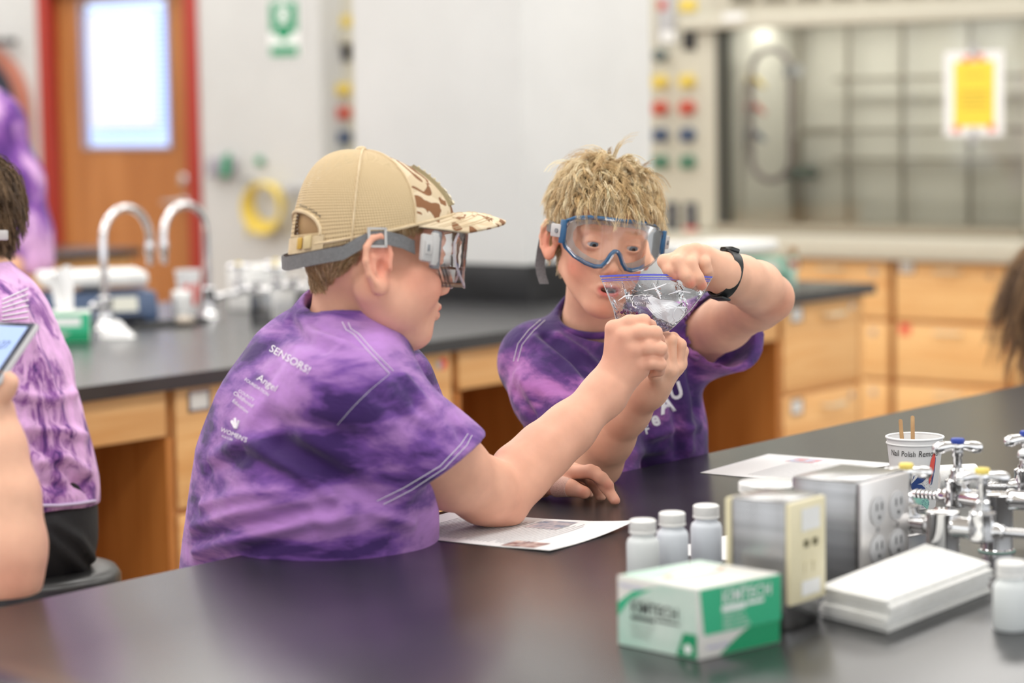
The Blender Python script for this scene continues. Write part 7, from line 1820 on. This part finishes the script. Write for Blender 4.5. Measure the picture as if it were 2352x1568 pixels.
f.chain([(apt(-520, 960, .25), .050), (apt(-560, 1180, .22), .044), (apt(-420, 1320, .08), .03)], .02); hand_fingers(f, apt(-418, 1318, .08), RGT, UPV, -UPV)
f.plane((0, 0, TZ + .001), (0, 0, -1), .003, '&')
pts = np.array([apt(-700, 380, -.2), apt(150, 380, .35), apt(-700, 1450, .35), apt(150, 1450, -.2)])
V, F = f.mesh(pts.min(0) - .05, pts.max(0) + .05, .004, 1)
pho = np_mesh('person', V, F, M['skin'], None, skin_paint(V, srgb(238, 188, 160), [(Ha, Ra, 1.08, 0)], srgb(226, 140, 116), srgb(200, 104, 96), None, [(apt(20, 1330, -.03), .04, srgb(232, 150, 128), .6)]))
set_props(pho, 'person resting an elbow on the bench corner and holding up a phone', 'person')
sl = Field().cap(apt(-360, 930, .06), apt(-60, 1170, .02), .066, .068)
sl.plane(apt(-20, 1110, .02), RGT * .55 - UPV * .60 - FWD * .15, .003, '&') if False else sl.plane(apt(4, 1122, .02), RGT * .80 - UPV * .50, .003, '&')
f = Field().chain([(apt(-430, 780, .16), .07), (apt(-440, 900, .18), .13), (apt(-440, 1100, .22), .13), (apt(-440, 1400, .26), .14)], .03)
f.cap(apt(-340, 900, .08), apt(-540, 900, .26), .07, .07, .03); f.cap(apt(-530, 920, .26), apt(-560, 1080, .24), .062, .062, .03)
f.shell(lambda p: sl.eval(p), '+', .03); f.cap(apt(-430, 640, .14), apt(-434, 770, .15), .055, .055, .01, '-')
pts = np.array([apt(-700, 700, -.2), apt(150, 700, .4), apt(-700, 1450, .4), apt(150, 1450, -.2)])
V, F = f.mesh(pts.min(0) - .05, pts.max(0) + .05, .006, 2)
np_mesh('tie_dye_shirt', V, F, M['dye1'], pho)
me = pho.data; n = len(me.vertices); VK = np.empty(n * 3, np.float32); me.vertices.foreach_get('co', VK); VK = VK.reshape(-1, 3); NK = np.empty(n * 3, np.float32); me.vertices.foreach_get('normal', NK); NK = NK.reshape(-1, 3)
scalp_dye(pho, Ha, Ra, 1.08, lambda q: hairm(q).astype(float), srgb(84, 64, 46)); long_hair('hair', VK, NK, Ha, Ra, 1.08, brown, pho, .05, 250, 22, hairm)
ph = empty('smartphone', apt(0, 830, -.02), 'smartphone in a pale case with lit lock screen', 'phone')
TLp, TRp, BRp, BLp = apt(-70, 735, .075), apt(86, 741, -.005), apt(-8, 880, -.045), apt(-165, 874, .035)
nf = nrm(np.cross(TRp - TLp, BLp - TLp)); nf = nf if nf @ FWD < 0 else -nf
obj('phone_case', MB().prism([q - nf * .008 for q in (TLp, TRp, BRp, BLp)], nf * .0085), mat('pale_case', srgb(206, 204, 206), .4), ph, bevel=.0035)
cP = (TLp + TRp + BRp + BLp) / 4
obj('bezel', MB().prism([cP + (q - cP) * .97 + nf * .0006 for q in (TLp, TRp, BRp, BLp)], nf * .0006), mat('navy_bezel', srgb(36, 44, 66), .25), ph, bevel=.0002)
sq = [cP + (q - cP) * np.array(1.0) for q in (TLp, TRp, BRp, BLp)]
sq = [cP + (q - cP) * .84 + nf * .0014 for q in (TLp, TRp, BRp, BLp)]
obj('screen', MB().add(sq, [(0, 1, 2, 3)]), mat('lit_screen', srgb(150, 170, 210), .2, Emission_Color=(*srgb(150, 170, 215), 1), Emission_Strength=.55), ph)
flat_text('clock_digits', '9:27', cP + nf * .0018 + (TRp - TLp) * .12 + (TLp - BLp) * .05, nrm(TRp - TLp), nrm(TLp - BLp), .011, mat('clock_ink', srgb(70, 84, 120), .4), ph, n=nf)
# ---- adult standing beyond the second bench
DD = 7.35
def dpt(px, py, dd=0): return P(px, py, DD + dd)
f = Field(); Hd, Rd = dpt(-130, 40, 0), rotm(math.pi + .3, .1, 0)
add_head(f, Hd, Rd, 1.15, eyes=False)
f.cap(dpt(-100, 290), dpt(-5, 290, -.02), .055, .055, .02); f.cap(dpt(-100, 290), dpt(-230, 290, .1), .055, .055, .02); f.cap(dpt(-125, 110), dpt(-110, 200), .055, .06, .02); f.cap(dpt(-110, 200), dpt(-80, 560), .09, .10, .03)
f.chain([(dpt(-5, 290, -.02), .055), (dpt(40, 470, -.02), .048), (dpt(36, 600, -.10), .038), (dpt(-20, 690, -.2), .030)], .02); hand_fingers(f, dpt(-22, 692, -.2), -RGT - UPV * .3, UPV, -FWD, 1.1)
f.chain([(dpt(-230, 290, .1), .055), (dpt(-280, 470, .1), .048), (dpt(-270, 650, 0), .035)], .02); hand_fingers(f, dpt(-270, 652, 0), -UPV, RGT, -FWD, 1.1)
pts = np.array([dpt(-420, -160, -.35), dpt(150, -160, .3), dpt(-420, 800, .3), dpt(150, 800, -.35)])
V, F = f.mesh(pts.min(0) - .05, pts.max(0) + .05, .009, 1)
adu = np_mesh('person', V, F, M['skin'], None, skin_paint(V, srgb(226, 176, 146), [(Hd, Rd, 1.15, 0)], srgb(216, 130, 106), srgb(200, 104, 96)))
set_props(adu, 'adult in purple tie-dye shirt standing in front of the wooden door', 'person')
f = Field().chain([(dpt(-115, 190), .08), (dpt(-105, 270), .15), (dpt(-85, 420), .17), (dpt(-70, 600), .185), (dpt(-66, 660), .19)], .04)
f.cap(dpt(-230, 270, .08), dpt(-5, 285, -.04), .085, .085, .05)
f.chain([(dpt(-25, 275, -.02), .085), (dpt(25, 420, -.02), .095), (dpt(40, 540, -.03), .10), (dpt(45, 600, -.03), .105)], .04); f.cap(dpt(-225, 290, .1), dpt(-275, 450, .1), .08, .085, .04)
f.plane(dpt(60, 632), -UPV, .01, '&'); f.cap(dpt(-125, 90), dpt(-118, 190), .07, .07, .01, '-')
pts = np.array([dpt(-420, 120, -.35), dpt(200, 120, .35), dpt(-420, 700, .35), dpt(200, 700, -.35)])
V, F = f.mesh(pts.min(0) - .05, pts.max(0) + .05, .010, 2)
np_mesh('tie_dye_shirt', V, F, tie_dye('tie_dye_violet_sweeps', srgb(84, 40, 122), srgb(132, 76, 164), srgb(204, 160, 208), 2.9, (.2, .3, 0), 6.0, (1.4, 1.4, .8), .0), adu)
f = Field().cap(dpt(-66, 600), dpt(-66, 700), .15, .15, .03).chain([(dpt(-30, 680, -.05), .09), (dpt(-30, 1000, -.05), .07), (dpt(-30, 1360, -.05), .055)], .03).chain([(dpt(-110, 680, .08), .09), (dpt(-110, 1000, .08), .07), (dpt(-110, 1360, .08), .055)], .03)
pts = np.array([dpt(-300, 560, -.3), dpt(150, 560, .3), dpt(-300, 1420, .3), dpt(150, 1420, -.3)])
V, F = f.mesh(pts.min(0) - .05, pts.max(0) + .05, .012, 1); np_mesh('black_trousers', V, F, M['blackcloth'], adu)
me = adu.data; n = len(me.vertices); VK = np.empty(n * 3, np.float32); me.vertices.foreach_get('co', VK); VK = VK.reshape(-1, 3); NK = np.empty(n * 3, np.float32); me.vertices.foreach_get('normal', NK); NK = NK.reshape(-1, 3)
scalp_dye(adu, Hd, Rd, 1.15, lambda q: hairm(q).astype(float), srgb(70, 50, 36)); long_hair('hair', VK, NK, Hd, Rd, 1.15, brown, adu, .06, 200, 23, hairm)
# ---- girl beyond the right end of the near bench
GD = 5.55
def gpt(px, py, dd=0): return P(px, py, GD + dd)
f = Field(); Hg, Rg = gpt(2478, 655, 0), rotm(-.4, .15, 0)
add_head(f, Hg, Rg, 1.0, eyes=False)
f.cap(gpt(2428, 830, -.12), gpt(2458, 835, 0), .04, .045, .02); f.cap(gpt(2488, 830, .12), gpt(2458, 835, 0), .04, .045, .02)
f.cap(gpt(2472, 690), gpt(2467, 770), .042, .05, .02); f.cap(gpt(2467, 770), gpt(2462, 1000), .07, .085, .03)
f.chain([(gpt(2428, 830, -.12), .04), (gpt(2438, 930, -.16), .036), (gpt(2508, 960, -.2), .026)], .02); hand_fingers(f, gpt(2510, 960, -.2), RGT, UPV, FWD)
f.chain([(gpt(2488, 830, .12), .04), (gpt(2508, 930, .16), .036), (gpt(2568, 960, .1), .026)], .02); hand_fingers(f, gpt(2570, 960, .1), RGT, UPV, -FWD)
pts = np.array([gpt(2250, 500, -.3), gpt(2640, 500, .3), gpt(2250, 1100, .3), gpt(2640, 1100, -.3)])
V, F = f.mesh(pts.min(0) - .05, pts.max(0) + .05, .007, 1)
gir = np_mesh('person', V, F, M['skin'], None, skin_paint(V, srgb(226, 176, 146), [(Hg, Rg, 1.0, 0)], srgb(216, 130, 106), srgb(200, 104, 96)))
set_props(gir, 'girl with long brown hair and purple shirt beyond the near bench', 'person')
f = Field().chain([(gpt(2467, 790), .06), (gpt(2462, 850), .085), (gpt(2460, 950), .095), (gpt(2458, 1100), .105)], .03).cap(gpt(2426, 830, -.13), gpt(2490, 830, .13), .058, .058, .03).cap(gpt(2424, 840, -.13), gpt(2430, 900, -.15), .055, .056, .03)
f.cap(gpt(2472, 690), gpt(2468, 780), .05, .05, .01, '-')
pts = np.array([gpt(2250, 740, -.3), gpt(2560, 740, .3), gpt(2250, 1150, .3), gpt(2560, 1150, -.3)])
V, F = f.mesh(pts.min(0) - .05, pts.max(0) + .05, .008, 2); np_mesh('tie_dye_shirt', V, F, M['dye3'], gir)
me = gir.data; n = len(me.vertices); VK = np.empty(n * 3, np.float32); me.vertices.foreach_get('co', VK); VK = VK.reshape(-1, 3); NK = np.empty(n * 3, np.float32); me.vertices.foreach_get('normal', NK); NK = NK.reshape(-1, 3)
scalp_dye(gir, Hg, Rg, 1.0, lambda q: hairm(q).astype(float), srgb(90, 66, 44)); long_hair('hair', VK, NK, Hg, Rg, 1.0, [srgb(122, 92, 62), srgb(86, 60, 40), srgb(150, 118, 84)], gir, .24, 420, 24, hairm)
